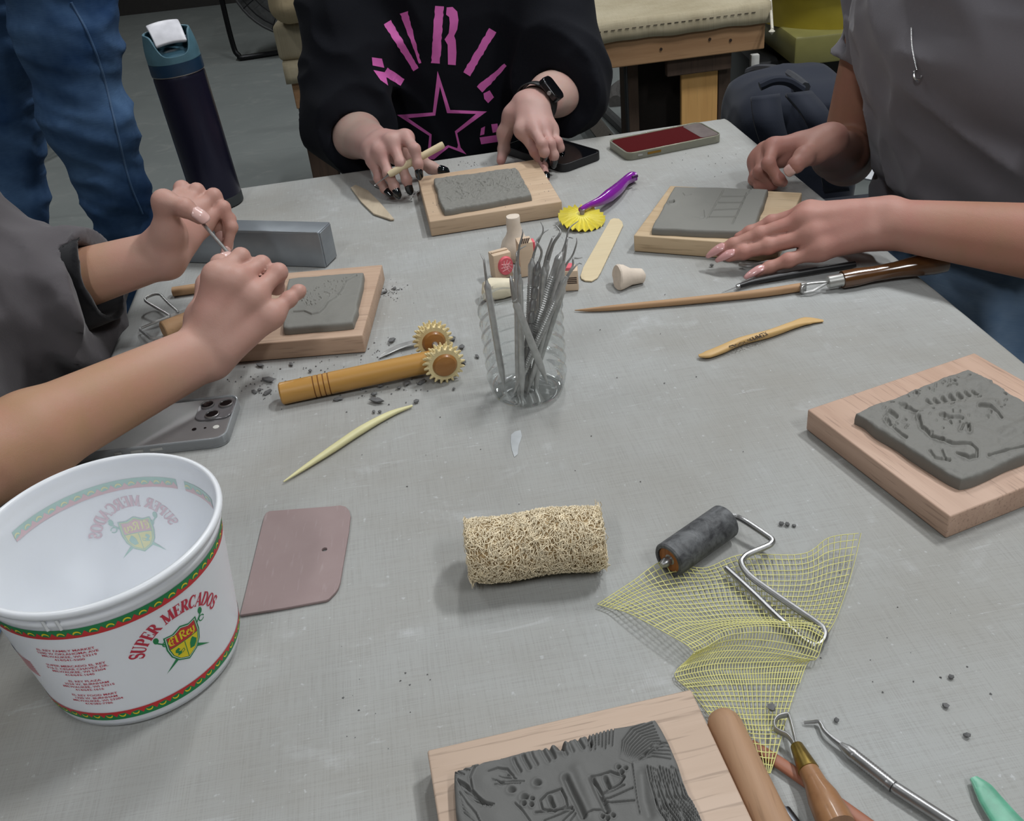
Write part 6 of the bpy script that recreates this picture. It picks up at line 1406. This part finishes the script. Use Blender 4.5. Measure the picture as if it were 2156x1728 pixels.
printed('shirt_print', [z2(*q) for q in polys], M_PINK, bvhB, pB)
# wrist watch
def watch():
    h = B_left; ax = nrm(h.e - h.w); c = h.w + ax * .022; w = empty('wrist_watch'); w.parent = pB; w.location = tuple(c - np.array(pB.location)); bpy.context.view_layer.update()
    fl = nrm(h.norm - ax * (h.norm @ ax)); fl = fl if fl[2] > 0 else -fl; fl = nrm(fl + .55 * nrm(np.cross(ax, fl)) * (1 if np.cross(ax, fl)[0] > 0 else -1)); sd = np.cross(ax, fl)
    n = 40; v = []
    for k in range(n):
        a = 2 * math.pi * k / n; rr = .0305
        e = fl * math.sin(a) * rr * .88 + sd * math.cos(a) * rr
        for q in (-.011, .011): v.append(c + e + ax * q)
    f = [(2 * k, 2 * ((k + 1) % n), 2 * ((k + 1) % n) + 1, 2 * k + 1) for k in range(n)]
    o = part(MB().add(v, f), 'strap', plain('black_strap', srgb(24, 25, 27), .55), w); s = o.modifiers.new('t', 'SOLIDIFY'); s.thickness = .002
    M = frame(c + fl * .0300, sd, fl)
    part(MB().prism(rounded(.040, .034, .009, 5), -.002, .008, M), 'watch_case', plain('graphite_case', srgb(70, 70, 72), .25, .9), w, bevel=.0015); part(MB().prism(rounded(.036, .030, .008, 5), .008, .0088, M), 'watch_glass', M_GLASSBLACK, w)
    part(MB().lathe([(.003, 0), (.0034, .001), (.003, .003), (0, .003)], 16, M @ Matrix.Translation((.004, -.017, .003)) @ Matrix.Rotation(math.pi / 2, 4, 'X')), 'crown', M_STEELDULL, w)
watch()
# needle tool in the right hand
root = empty('needle_tool', 'wooden handled needle tool held in the hand with black nails', 'needle tool'); ca = B_right.J['index'][1]
q0 = PY(934, 304, ca[1] + .012); q1 = PY(818, 368, B_right.J['middle'][2][1] - .004); q2 = PY(789, 390, B_right.J['middle'][2][1] - .006); root.location = tuple(q1); bpy.context.view_layer.update()
part(MB().tube([q0, q0 + (q1 - q0) * .03, q1 - (q1 - q0) * .06, q1], [.0045, .0052, .0052, .004], 14), 'handle', M_PALEW, root); part(MB().tube([q1, q1 + (q2 - q1) * .15, q2], [.0022, .001, .0006], 8), 'needle', M_STEEL, root); part(MB().lathe([(0, -.0012), (.0016, 0), (0, .0012)], 8, Matrix.Translation(q2)), 'ball_tip', M_STEEL, root)

# ---------------------------------------------------------------- person at right (grey T-shirt, necklace, jeans)
pC = empty('person', 'person at right in a fitted grey T-shirt, one hand spread on the table', 'person', (.74, 1.16, 0))
C_near = Hand('C_near', P(1866, 470, .052), V(.64, .80, .825), dict(
    index=[(1700, 448, .5), (1625, 470, .5), (1580, 490, .3), (1545, 505, .1)], middle=[(1694, 462, -.2), (1600, 494, .1), (1545, 516, 0), (1503, 533, .1)],
    ring=[(1706, 496, -.4), (1618, 518, -.2), (1565, 531, 0), (1523, 543, .1)], pinky=[(1722, 528, -.5), (1660, 548, -.3), (1620, 563, -.1), (1583, 577, 0)],
    thumb=[(1835, 470, .9), (1770, 480, .9), (1725, 492, .5), (1690, 505, .3)]), 1.06, nail_up=V(0, -.35, 1), fr=1.05)
C_far = Hand('C_far', P(1738, 300, .052), V(.548, 1.425, .725), dict(
    index=[(1628, 309, -.3), (1618, 345, -.95), (1640, 378, .2), (1655, 388, .5)], middle=[(1612, 318, -.1), (1600, 362, -.7), (1622, 388, .4), (1640, 390, .5)],
    ring=[(1602, 330, 0), (1592, 372, -.5), (1606, 390, .5), (1625, 392, .6)], pinky=[(1594, 340, .2), (1588, 378, -.2), (1598, 390, .5), (1612, 392, .6)],
    thumb=[(1712, 316, -.6), (1692, 330, -.8), (1676, 347, -.4), (1655, 364, 0)]), 1.05, nail_up=dict(all=V(-.3, -.7, .7), thumb=V(-.1, -1, .3)))

S = SDF(); sN, sF = V(.76, 1.04, 1.10), V(.60, 1.43, 1.04); C_near.add(S, (.044, .044, .0275), sN); C_far.add(S, (.039, .040, .0275), sF)
gt = S.group(k=.05); S.cone(gt, sN, sF, .055, .055); hdC = head(S, V(.71, 1.24, 1.1), V(.65, 1.23, 1.40), V(-1, -.1, -.4))
bC_ = body(pC, S, (C_near, C_far), SK_C); C_near.nails(bC_, M_NAILP, .010, only=('middle', 'ring', 'pinky'), point=.45); C_far.nails(bC_, M_NAILF, .002, only=('thumb',), point=.2)
def shirtC(p):
    d = SDF.smin(ell(p, (.705, 1.25, 1.0), (.165, .235, .30)), ell(p, (.705, 1.24, .76), (.165, .20, .26)), .10)
    d = SDF.smin(d, ell(p, (.62, 1.25, .95), (.115, .19, .11)), .08)
    n = nrm(C_far.e - sF); hem = sF + n * .165; s = cap(p, sF, hem + n * .03, .068, .050); s = np.maximum(s, (p - hem) @ n); s = np.maximum(s, -cap(p, sF + n * .1, hem + n * .1, .03, .046)); d = SDF.smin(d, s, .03)
    n = nrm(C_near.e - sN); hem = sN + n * .13; s = cap(p, sN, hem + n * .03, .075, .066); s = np.maximum(s, (p - hem) @ n); d = SDF.smin(d, s, .03)
    d = np.maximum(d, .70 - p[:, 2] + .012 * np.sin(p[:, 1] * 18)); q = p @ np.array([[7, 10, 9], [4, 14, -10], [9, -3, 16.]]).T; q2 = p * V(9, 7, 5)
    m = np.abs(d) < .06; r = np.zeros(len(p)); r[m] = .008 * (1 - 2 * np.abs(vnoise(q[m] + 9))) + .005 * vnoise(q2[m] * 2); r -= .010 * np.exp(-((p[:, 2] - .745 - .03 * (1.2 - p[:, 1])) / .010) ** 2)
    return d - r
v, f = polygonize(shirtC, V(.45, .85, .66), V(1.0, 1.58, 1.36), .006, 1.5, 1, .02); meshobj('t_shirt', v - np.array(pC.location), f, cloth_mat('charcoal_tee', srgb(126, 123, 129)), pC); bvhC = BVHTree.FromPolygons([tuple(q) for q in v], [tuple(map(int, q)) for q in f])
def on(bvh, px, py, off):
    d = Vector(ray(px, py)); h = bvh.ray_cast(Vector(CAM), d); return np.array(h[0] - d * off) if h[0] else None
ch = [on(bvhC, x, y, .003) for x, y in ((1919, 60), (1920, 90), (1924, 118), (1931, 146))]
if all(q is not None for q in ch):
    nk = empty('necklace'); nk.parent = pC; nk.location = tuple(ch[-1] - np.array(pC.location)); bpy.context.view_layer.update(); M_SIL = plain('silver', srgb(205, 205, 205), .25, 1.0); mb = MB()
    for q in smooth_path(ch, 9): mb.lathe([(0, -.0012), (.0012, 0), (0, .0012)], 6, Matrix.Translation(q))
    part(mb, 'chain', M_SIL, nk); c = on(bvhC, 1933, 157, .004); part(MB().tube([c + V(.0, 0, 0) + (RIGHT * math.cos(a) * .0048 + UP * math.sin(a) * .0058) for a in np.linspace(.5, 2 * math.pi + .1, 20)], .0015, 8), 'pendant', M_SIL, nk)
def mat_denim(name, c1, c2):
    t = NT(name); v = t.coords(); a = t.noise(v, 7, 4, .6); w = t.noise(t.coords((60, 60, 900), rot=(0, .5, 0)), 1.0, 2); b = t.noise(v, 40, 3)
    t.set(Base_Color=t.mix(t.math('MULTIPLY', w, .5), t.mix(t.ramp(a, [(.35, (0, 0, 0)), (.7, (1, 1, 1))]), c1, c2), c1), Roughness=.85, Specular_IOR_Level=.2, Normal=t.bump(t.math('ADD', w, b), .25, .001)); return t.m
M_DEN = mat_denim('denim_mid', srgb(84, 112, 144), srgb(150, 172, 194)); 

M_HAIR1, M_HAIR2 = plain('brown_hair', srgb(70, 50, 38), .5, 0, .3, 200), plain('dark_hair', srgb(38, 30, 28), .5, 0, .3, 200)
hair(pA, hdA, M_HAIR1); hair(pB, hdB, M_HAIR2, .10); hair(pC, hdC, M_HAIR1, .10)
seated(pA, (-.78, .93, .52), (1, .06, 0), M_DEN, 'trousers'); seated(pB, (-.03, 1.82, .52), (0, -1, 0), cloth_mat('black_trousers', srgb(24, 25, 30)), 'trousers'); seated(pC, (.74, 1.24, .54), (-1, -.08, 0), M_DEN, 'jeans')
work_stool('round wooden stool under the person at left', (-.78, .93, .52)); work_stool('round wooden stool under the person in black', (-.03, 1.82, .52)); work_stool('round wooden stool under the person at right', (.74, 1.24, .54))
# ================================================================ things standing around the room
def fabric_box(name, label, lo, hi, mat, amp=.006, cat='bundle', seed=0, vox=.008, rnd=.04):
    c = (np.array(lo) + hi) / 2; hs = (np.array(hi) - lo) / 2 - rnd
    def fn(p):
        q = np.abs(p - c) - hs; d = np.linalg.norm(np.maximum(q, 0), axis=1) + np.minimum(q.max(1), 0) - rnd
        return d - amp * (1 - 2 * np.abs(vnoise(p * 14 + seed))) - amp * .6 * vnoise(p * 30 + seed)
    v, f = polygonize(fn, np.array(lo) - .03, np.array(hi) + .03, vox, 1.4, 1, .012); b = V(c[0], c[1], lo[2]); o = meshobj(name, v - b, f, mat, loc=tuple(b)); return tag(o, label, cat)
M_BAG = mat_canvas('bundle_canvas', srgb(188, 172, 140), srgb(200, 188, 160), srgb(160, 142, 112), 700, .2)
q = PZ(640, 120, .70)
fabric_box('canvas_covered_slab', 'wrinkled canvas covered slab on the left end of the bench', (bA[0] - .022, bA[1] + .01, .668), (bA[0] + .30, bA[1] + .45, .765), M_CANVAS2, .0008, 'canvas slab', 2, rnd=.015)
q = PZ(617, 52, .775); fabric_box('canvas_bundle', 'rounded tan canvas bundle at the left end of the bench', (q[0] - .06, q[1] + .0, .770), (q[0] + .24, q[1] + .30, .90), M_BAG, .002, 'bundle', 5, rnd=.05)

# ---------------------------------------------------------------- standing person in jeans
pJ = empty('person', 'standing person in blue jeans behind the water bottle', 'person', (-.82, 2.0, 0))
def jy(x, y, d): return PY(x, y, d)
def jeansJ(p):
    a = [jy(110, -120, 1.95), jy(142, 60, 1.95), jy(188, 260, 1.95), jy(250, 420, 1.96), jy(330, 640, 1.98)]; b = [jy(-70, -120, 2.1), jy(-42, 60, 2.1), jy(2, 260, 2.12), jy(22, 420, 2.12), jy(50, 700, 2.1)]
    d = SDF.smin(cap(p, a[0], a[1], .100, .084), cap(p, a[1], a[2], .084, .076), .03); d = SDF.smin(d, cap(p, a[2], a[3], .076, .056), .03); d = SDF.smin(d, cap(p, a[3], a[4], .056, .066), .03)
    e = SDF.smin(cap(p, b[0], b[1], .112, .098), cap(p, b[1], b[2], .098, .076), .03); e = SDF.smin(e, cap(p, b[2], b[3], .076, .070), .03); e = SDF.smin(e, cap(p, b[3], b[4], .070, .080), .03)
    d = SDF.smin(d, e, .02); m = np.abs(d) < .05; r = np.zeros(len(p)); r[m] = .007 * (1 - 2 * np.abs(vnoise(p[m] * V(9, 9, 17) + 3))) + .004 * (1 - 2 * np.abs(vnoise(p[m] @ np.array([[14, 5, 16], [4, 14, 9], [8, 3, 22.]]).T))); return d - r
v, f = polygonize(jeansJ, V(-1.15, 1.75, .30), V(-.45, 2.35, 1.30), .008, 1.4, 1, .015); meshobj('jeans', v - np.array(pJ.location), f, mat_denim('denim_deep', srgb(38, 66, 104), srgb(92, 124, 162)), pJ)
mb = MB(); sm = smooth_path([jy(*q) for q in ((150, 5, 1.86), (185, 70, 1.865), (215, 150, 1.88), (240, 250, 1.895), (272, 380, 1.905), (300, 450, 1.91))], 12)
bj = BVHTree.FromPolygons([tuple(q) for q in v], [tuple(map(int, q)) for q in f]); sp = [on(bj, *proj(q), .001) for q in sm]; sp = [q for q in sp if q is not None]
o = MB().tube([q - np.array(pJ.location) for q in sp], .0022, 6).build('side_seam', mat_denim('denim_seam', srgb(70, 98, 134), srgb(110, 136, 168)), pJ)
for leg, ft in enumerate((PZ(345, 900, .04), PZ(90, 900, .04))):
    c = (jy(330, 640, 1.98) if leg == 0 else jy(70, 700, 2.1)); base = V(c[0] + .02, c[1] - .02, 0)
    def shoe(p): return SDF.smin(SDF.smin(cap(p, base + V(-.02, .04, .06), base + V(.06, -.10, .045), .05, .042), cap(p, base + V(-.02, .04, .06), base + V(-.02, .04, .35), .05, .055), .04), cap(p, base + V(-.02, .04, .03), base + V(.06, -.10, .03), .045, .04), .03)
    v, f = polygonize(lambda p: np.maximum(shoe(p), .001 - p[:, 2]), base + V(-.14, -.2, -.01), base + V(.16, .16, .45), .010, 1.3, 1); meshobj('shoe', v - np.array(pJ.location), f, plain('dark_shoe', srgb(30, 30, 34), .6), pJ)

# ---------------------------------------------------------------- black stool behind the jeans
def stool():
    c = PZ(112, 332, 0); root = empty('metal_stool', 'black metal stool seen between the legs of the jeans', 'stool', (c[0] - .14, c[1] + .1, 0)); R = .17
    for k in range(4):
        a = math.radians(45 + 90 * k - 20); MB().tube([(.26 * math.cos(a), .26 * math.sin(a), 0), (.15 * math.cos(a), .15 * math.sin(a), .72)], .014, 8).build('leg', M_BLACKMETAL, root)
    for z, r in ((.16, .235), (.36, .20)): 
        for k in range(4):
            a, b = math.radians(45 + 90 * k - 20), math.radians(135 + 90 * k - 20); MB().tube([(r * math.cos(a), r * math.sin(a), z), (r * math.cos(b), r * math.sin(b), z)], .010, 8).build('rail', M_BLACKMETAL, root)
    MB().lathe([(0, .715), (.16, .715), (.17, .725), (.17, .745), (.16, .755), (0, .757)], 32).build('seat', plain('stool_seat', srgb(120, 84, 60), .6), root)
stool()
# ---------------------------------------------------------------- floor fan
def fan():
    c = PZ(600, 118, 0); root = empty('floor_fan', 'black round floor fan on a tube stand, far behind the bottle', 'fan', (c[0] + .12, c[1] + .1, 0), math.radians(12)); R = .36; z0 = .46
    ty = Matrix.Translation((0, 0, z0)) @ Matrix.Rotation(math.radians(80), 4, 'X')
    MB().lathe([(R, -.09), (R + .012, -.085), (R + .012, .085), (R, .09)], 48, ty, False).build('drum', plain('fan_drum', srgb(46, 47, 48), .45, .3), root).modifiers.new('t', 'SOLIDIFY').thickness = .004
    for zz_ in (-.088, .088):
        for i in range(1, 7): MB().tube([tuple(ty @ Vector((R * i / 6.5 * math.cos(a), R * i / 6.5 * math.sin(a), zz_ + .03 * math.copysign(1 - i / 7, zz_)))) for a in np.linspace(0, 2 * math.pi, 40)], .003, 5, False).build('grille_ring', M_BLACKMETAL, root)
    for k in range(12):
        a = 2 * math.pi * k / 12; MB().tube([tuple(ty @ Vector((0, 0, .12))), tuple(ty @ Vector((R * math.cos(a), R * math.sin(a), .09)))], .003, 5).build('grille_spoke', M_BLACKMETAL, root)
    for k in range(4):
        a = 2 * math.pi * k / 4; v = [tuple(ty @ Vector(q)) for q in ((.05 * math.cos(a), .05 * math.sin(a), -.02), (.3 * math.cos(a - .3), .3 * math.sin(a - .3), -.03), (.3 * math.cos(a + .35), .3 * math.sin(a + .35), .03), (.05 * math.cos(a + .8), .05 * math.sin(a + .8), .02))]
        MB().add(v, [(0, 1, 2, 3)]).build('blade', plain('fan_blade', srgb(70, 72, 74), .4, .5), root).modifiers.new('t', 'SOLIDIFY').thickness = .003
    MB().lathe([(0, -.094), (R, -.094), (R, -.090), (0, -.090)], 48, ty).build('back_shroud', plain('fan_shroud', srgb(70, 72, 72), .6), root)
    MB().lathe([(0, -.05), (.07, -.05), (.08, 0), (.07, .05), (0, .06)], 24, ty).build('motor_hub', M_BLACKMETAL, root)
    pts = [(-.42, .05, z0), (-.42, .02, .12), (-.40, 0, .03), (-.32, -.02, .016), (.32, -.02, .016), (.40, 0, .03), (.42, .02, .12), (.42, .05, z0)]
    MB().tube(smooth_path(pts, 5), .016, 10).build('tube_stand', M_BLACKMETAL, root); MB().tube([(-.12, -.37 + .33, .12), (0, -.04, .12)], .02, 10).build('label_clip', plain('grey_clip', srgb(170, 170, 168), .5), root)
fan()
# dark cart leg at the top left
def castor():
    c = PZ(222, 66, 0); root = empty('equipment_stand', 'black equipment leg with a castor beside the jeans at the top', 'stand', (c[0], c[1], 0)); 
    MB().box((-.06, .05, .45), (.12, .10, .64), bev=.02).build('leg_column', M_BLACKPLASTIC, root); MB().box((-.02, 0, .095), (.16, .08, .03), bev=.01).build('foot_plate', plain('tan_plate', srgb(120, 100, 84), .7), root)
    for x in (-.06, .05): MB().lathe([(.012, -.014), (.036, -.014), (.04, -.01), (.04, .01), (.036, .014), (.012, .014)], 20, Matrix.Translation((x, 0, .041)) @ Matrix.Rotation(math.pi / 2, 4, 'X')).build('castor_wheel', M_BLACKPLASTIC, root)
    MB().box((-.06, .06, .80), (.3, .3, .04), bev=.01).build('yellow_tray', plain('yellow_tray', srgb(190, 180, 60), .5), root)
castor()
# ---------------------------------------------------------------- potter's wheel with yellow splash pan
def wheel():
    a, b = PY(1672, 128, 3.02), PY(1580, 122, 3.02); root = empty('pottery_wheel', 'yellow potters wheel with splash pan behind the bench corner', 'pottery wheel', (a[0] + .22, 3.32, 0)); L = np.array(root.location)
    zt = PY(1672, 100, 3.02)[2]; zb = PY(1672, 128, 3.02)[2]; x0 = a[0] - L[0]; ym, yg = plain('olive_enamel', srgb(124, 120, 70), .4, 0, .08, 20), plain('yellow_pan', srgb(168, 152, 52), .35, 0, .08, 15)
    MB().box((x0 + .30, 3.02 - L[1] + .31, (zt + zb) / 2 + .005), (.60, .62, .085), bev=.008).build('deck', ym, root)
    z1 = zt + .015; mb = MB().lathe([(0, z1), (.24, z1), (.262, z1 + .01), (.275, z1 + .10), (.278, z1 + .112), (.287, z1 + .113), (.288, z1 + .104), (.27, z1 + .0)][:6] + [(.268, z1 + .11), (.25, z1 + .015), (0, z1 + .012)], 56, Matrix.Translation((x0 + .235, 3.02 - L[1] + .285, 0))); mb.build('splash_pan', yg, root)
    MB().lathe([(.278, z1 + .108), (.288, z1 + .112), (.284, z1 + .120), (.272, z1 + .118)], 56, Matrix.Translation((x0 + .235, 3.02 - L[1] + .285, 0)), False).build('pan_rim', plain('pale_rim', srgb(220, 214, 170), .4), root)
    MB().lathe([(0, z1 + .06), (.16, z1 + .06), (.165, z1 + .075), (0, z1 + .078)], 40, Matrix.Translation((x0 + .235, 3.02 - L[1] + .285, 0))).build('wheel_head', M_STEEL, root)
    MB().box((x0 + .15, 3.02 - L[1] + .32, .22), (.46, .3, .40), bev=.02).build('motor_housing', M_BLACKPLASTIC, root)
    for dx in (.05, .55):
        for dy in (.06, .56): MB().tube([(x0 + dx, 3.02 - L[1] + dy, 0), (x0 + dx, 3.02 - L[1] + dy, zb + .01)], .016, 10).build('leg', M_BLACKMETAL, root)
    q = PY(1597, 165, 3.0); MB().box((q[0] - L[0], 3.05 - L[1], .3), (.026, .02, .36), bev=.003).build('white_bracket', plain('white_paint', srgb(190, 190, 186), .5), root)
wheel()
# ---------------------------------------------------------------- backpack on a stool
def backpack():
    c = PY(1690, 330, 1.95); root = empty('backpack', 'dark navy backpack leaning below the far table corner', 'backpack', (c[0], c[1] + .04, 0)); L = np.array(root.location); nv = cloth_mat('navy_nylon', srgb(36, 41, 54), .75, 1000, .15, .1)
    zt = PY(1680, 185, 1.95)[2]; z0 = .02
    def fn(p):
        q = np.abs(p - V(L[0], L[1] + .06, (z0 + zt) / 2)) - V(.045, .05, (zt - z0) / 2 - .085); d = np.linalg.norm(np.maximum(q, 0), axis=1) + np.minimum(q.max(1), 0) - .085
        return d - .008 * (1 - 2 * np.abs(vnoise(p * 10 + 4)))
    v, f = polygonize(fn, L + V(-.28, -.2, z0 - .05), L + V(.28, .32, zt + .05), .009, 1.3, 1, .01); v[:, 2] = np.maximum(v[:, 2], .002); meshobj('pack_body', v - L, f, nv, root)
    def strap(name, pts, w, mat=nv):
        sp = smooth_path([np.asarray(q) for q in pts], 6); mb = MB(); vv = []
        for q in sp: vv += [q - V(w / 2, 0, 0), q + V(w / 2, 0, 0)]
        mb.add(vv, [(2 * i, 2 * i + 1, 2 * i + 3, 2 * i + 2) for i in range(len(sp) - 1)]); o = part(mb, name, mat, root, sharp=None); s = o.modifiers.new('t', 'SOLIDIFY'); s.thickness = .008
    strap('shoulder_strap', [PY(1610, 205, 1.86), PY(1618, 260, 1.82), PY(1640, 330, 1.82), PY(1655, 400, 1.84)], .055); strap('shoulder_strap', [PY(1680, 200, 1.88), PY(1720, 250, 1.82), PY(1745, 320, 1.82), PY(1760, 400, 1.84)], .05)
    part(MB().tube(smooth_path([PY(1690, 190, 1.9), PY(1660, 172, 1.9), PY(1630, 170, 1.9), PY(1600, 182, 1.9)], 6), .009, 8), 'grab_handle', nv, root)
    part(MB().tube(smooth_path([PY(1576, 152, 2.4), PY(1600, 145, 2.35), PY(1640, 148, 2.2), PY(1670, 165, 2.0), PY(1695, 185, 1.92)], 6), .011, 8), 'loose_strap', plain('black_webbing', srgb(58, 60, 66), .6), root)
backpack()
# ---------------------------------------------------------------- cable and hose on the floor below the bench
def cables():
    _t = bA + bdir * bx(1272, 150); pts = [V(_t[0], _t[1] + .02, .552), V(_t[0], _t[1] + .01, .40), V(_t[0] + .005, _t[1] + .02, .22), V(_t[0] + .03, _t[1] + .06, .06), V(_t[0] + .12, _t[1] + .10, .006), V(_t[0] + .3, _t[1] + .12, .006)]; mb = MB().tube(smooth_path(pts, 6), .0055, 8); v = np.array(mb.v); o = mb.build('power_cable', M_BLACKPLASTIC); tag(o, 'thin black cable hanging from the bench', 'cable')
    pts = [PZ(1215, 165, .02), PZ(1240, 195, .02), PZ(1270, 230, .02), PZ(1310, 268, .02), PZ(1340, 300, .02)]; o = MB().tube(smooth_path(pts, 6), .022, 10).build('rubber_hose', plain('grey_hose', srgb(64, 66, 66), .6)); tag(o, 'thick grey hose lying on the floor under the bench', 'hose')
    pts = [PZ(1332, 180, .02), PZ(1305, 183, .02), PZ(1293, 200, .02), PZ(1296, 215, .02)]; o = MB().tube(smooth_path(pts, 6), .03, 10).build('foot_pedal_loop', plain('dark_grey_rubber', srgb(78, 76, 74), .6)); tag(o, 'curved dark grey rubber piece on the floor beside the bench leg', 'hose')
    pts = [PZ(1216, 210, .05), PZ(1250, 255, .05), PZ(1285, 300, .05)]; o = MB().tube(pts, .035, 4).build('floor_rail', plain('tan_rail', srgb(112, 106, 98), .7)); tag(o, 'tan floor rail behind the black sleeve', 'rail')
cables()
# white folded paper beside the waist at right
q = PY(1850, 395, 1.75); root = empty('paper_stack', 'crumpled white papers behind the waist of the person at right', 'paper', (q[0], q[1], 0))
for dz, rz, dx in ((.03, .3, 0), (-.03, -.5, .02)):
    MB().box((dx, 0, q[2] + dz), (.09, .05, .004), rot=Matrix.Rotation(rz, 3, 'Y') @ Matrix.Rotation(.5, 3, 'X')).build('sheet', plain('white_paper', srgb(205, 208, 212), .8), root)
MB().box((0.05, .08, q[2] / 2 - .03), (.30, .12, q[2] - .06), bev=.02).build('tote', plain('black_tote', srgb(34, 36, 44), .8), root)
# ================================================================ clay crumbs
def crumb_mesh(r, seed, flat=.6):
    rg = random.Random(seed); bm = bmesh.new(); bmesh.ops.create_icosphere(bm, subdivisions=1, radius=r)
    for v in bm.verts: v.co = Vector((v.co.x * rg.uniform(.6, 1.3), v.co.y * rg.uniform(.6, 1.2), v.co.z * flat * rg.uniform(.6, 1.2)))
    z = min(v.co.z for v in bm.verts)
    for v in bm.verts: v.co.z -= z
    me = bpy.data.meshes.new('clay_crumb'); bm.to_mesh(me); bm.free(); me.materials.append(M_CRUMB); return me
CM = [crumb_mesh(.0022, i) for i in range(6)]; CLONG = []
for i in range(3):
    me = crumb_mesh(.0022, 50 + i, .5)
    for v in me.vertices: v.co.x *= 1.7
    CLONG.append(me)
rc = random.Random(21)
def crumb(px, py, s, label, group, long=False, h=0.0):
    me = rc.choice(CLONG if long else CM); o = bpy.data.objects.new('clay_crumb', me); link(o); q = P(px, py, h); o.location = (q[0], q[1], TZ + h + .0002); o.rotation_euler = (0, 0, rc.uniform(0, 6.28)); o.scale = (s, s, s); tag(o, label, 'clay crumb', group)
z61 = zz(500, 440, 3.08)
for x, y, s, lg in ((205, 1120, 2.2, 1), (195, 1195, 1.7, 1), (110, 1190, 1.3, 1), (145, 1178, 1.2, 0), (1005, 860, 1.8, 1), (1400, 848, 1.6, 1), (1455, 905, 1.8, 0), (1460, 1000, 1.4, 1), (1555, 962, 1.1, 1), (905, 1253, 2.2, 1), (885, 1210, 1.5, 0), (1100, 1138, 1.6, 1), (1195, 1128, 1.6, 1), (1050, 1165, 1.2, 0), (930, 1155, 1.4, 0), (820, 1160, 1.6, 1), (655, 1238, 1.5, 1), (475, 1055, 1.2, 0), (350, 1012, 1.1, 1), (1160, 1255, 1.4, 0), (885, 1320, 1.0, 0), (925, 1320, 1.0, 0), (1405, 1172, 1.0, 0), (1020, 522, 1.2, 0), (955, 545, 1.2, 1), (1190, 1075, 1.4, 0), (1135, 1080, 1.6, 1), (1140, 1040, 1.4, 0), (960, 1075, 1.6, 1), (1180, 1010, 1.6, 1), (870, 1110, 1.4, 0), (150, 1020, 1.5, 1)):
    q = z61((x, y))[0]; crumb(*q, s, 'grey clay crumb scattered around the bamboo roller', 'clay crumbs around the bamboo roller', lg)
for px, py, s in ((1645, 1105, 1.1), (1658, 1106, 1.1), (1672, 1108, .9), (2002, 1428, 1.0), (1991, 1488, 1.0), (2034, 1550, 1.0), (1760, 1518, .9)): crumb(px, py, s, 'small grey clay crumb on the bare canvas right of the roller', 'clay crumbs right of the roller')
crumb(1624, 1493, 1.4, 'dark clay crumb lying on the tail of the yellow mesh', 'clay crumb on the mesh', h=.003)
for px, py, s in ((1499, 561, 1.2), (342, 746, 1.5), (348, 744, 1.8)): crumb(px, py, s, 'grey clay crumb close to a working hand' if px > 1000 else 'dark clay crumb beside the near wrist at left', 'clay crumbs by the hands')
def scatter(name, label, spots, n, r, hgt=0.0, seed=1):
    rg = random.Random(seed); mb = MB()
    for i in range(n):
        cx, cy, sx, sy = rg.choice(spots); p = P(rg.gauss(cx, sx), rg.gauss(cy, sy), hgt); s = rg.uniform(.4, 1.3) * r; a = rg.uniform(0, 6.28); c, sn = math.cos(a), math.sin(a); v = []
        for x, y, z in ((1.4, 0, 0), (-.5, .9, 0), (-.6, -.8, 0), (.1, .1, .8), (.7, -.8, 0)): v.append((p[0] + s * (x * c - y * sn) * rg.uniform(.7, 1.2), p[1] + s * (x * sn + y * c), TZ + hgt + .0001 + s * z))
        mb.add(v, [(0, 1, 3), (1, 2, 3), (2, 4, 3), (4, 0, 3)])
    o = single(mb, name, M_CRUMB, label, 'clay crumbs', smooth=False); o['kind'] = 'stuff'
scatter('clay_dust', 'fine clay crumbs strewn around the bamboo roller', [(690, 770, 70, 30), (800, 800, 60, 25), (560, 810, 40, 20), (780, 740, 60, 12), (830, 610, 15, 10)], 230, .0009, 0, 3)
scatter('clay_dust', 'fine clay crumbs on the board in front of the black shirt', [(1010, 432, 50, 5), (1140, 400, 15, 14), (915, 430, 6, 8)], 60, .0009, BH, 4)
scatter('clay_dust', 'fine clay crumbs behind the scratched tile', [(985, 345, 25, 5), (870, 410, 12, 8)], 50, .0009, 0, 5)
scatter('clay_dust', 'sparse tiny specks of clay over the bare canvas', [(1400, 800, 200, 120), (1900, 1400, 120, 120), (800, 1500, 60, 60), (1500, 330, 60, 15), (1600, 360, 60, 20), (1150, 480, 80, 30), (1000, 900, 200, 120)], 90, .0007, 0, 6)
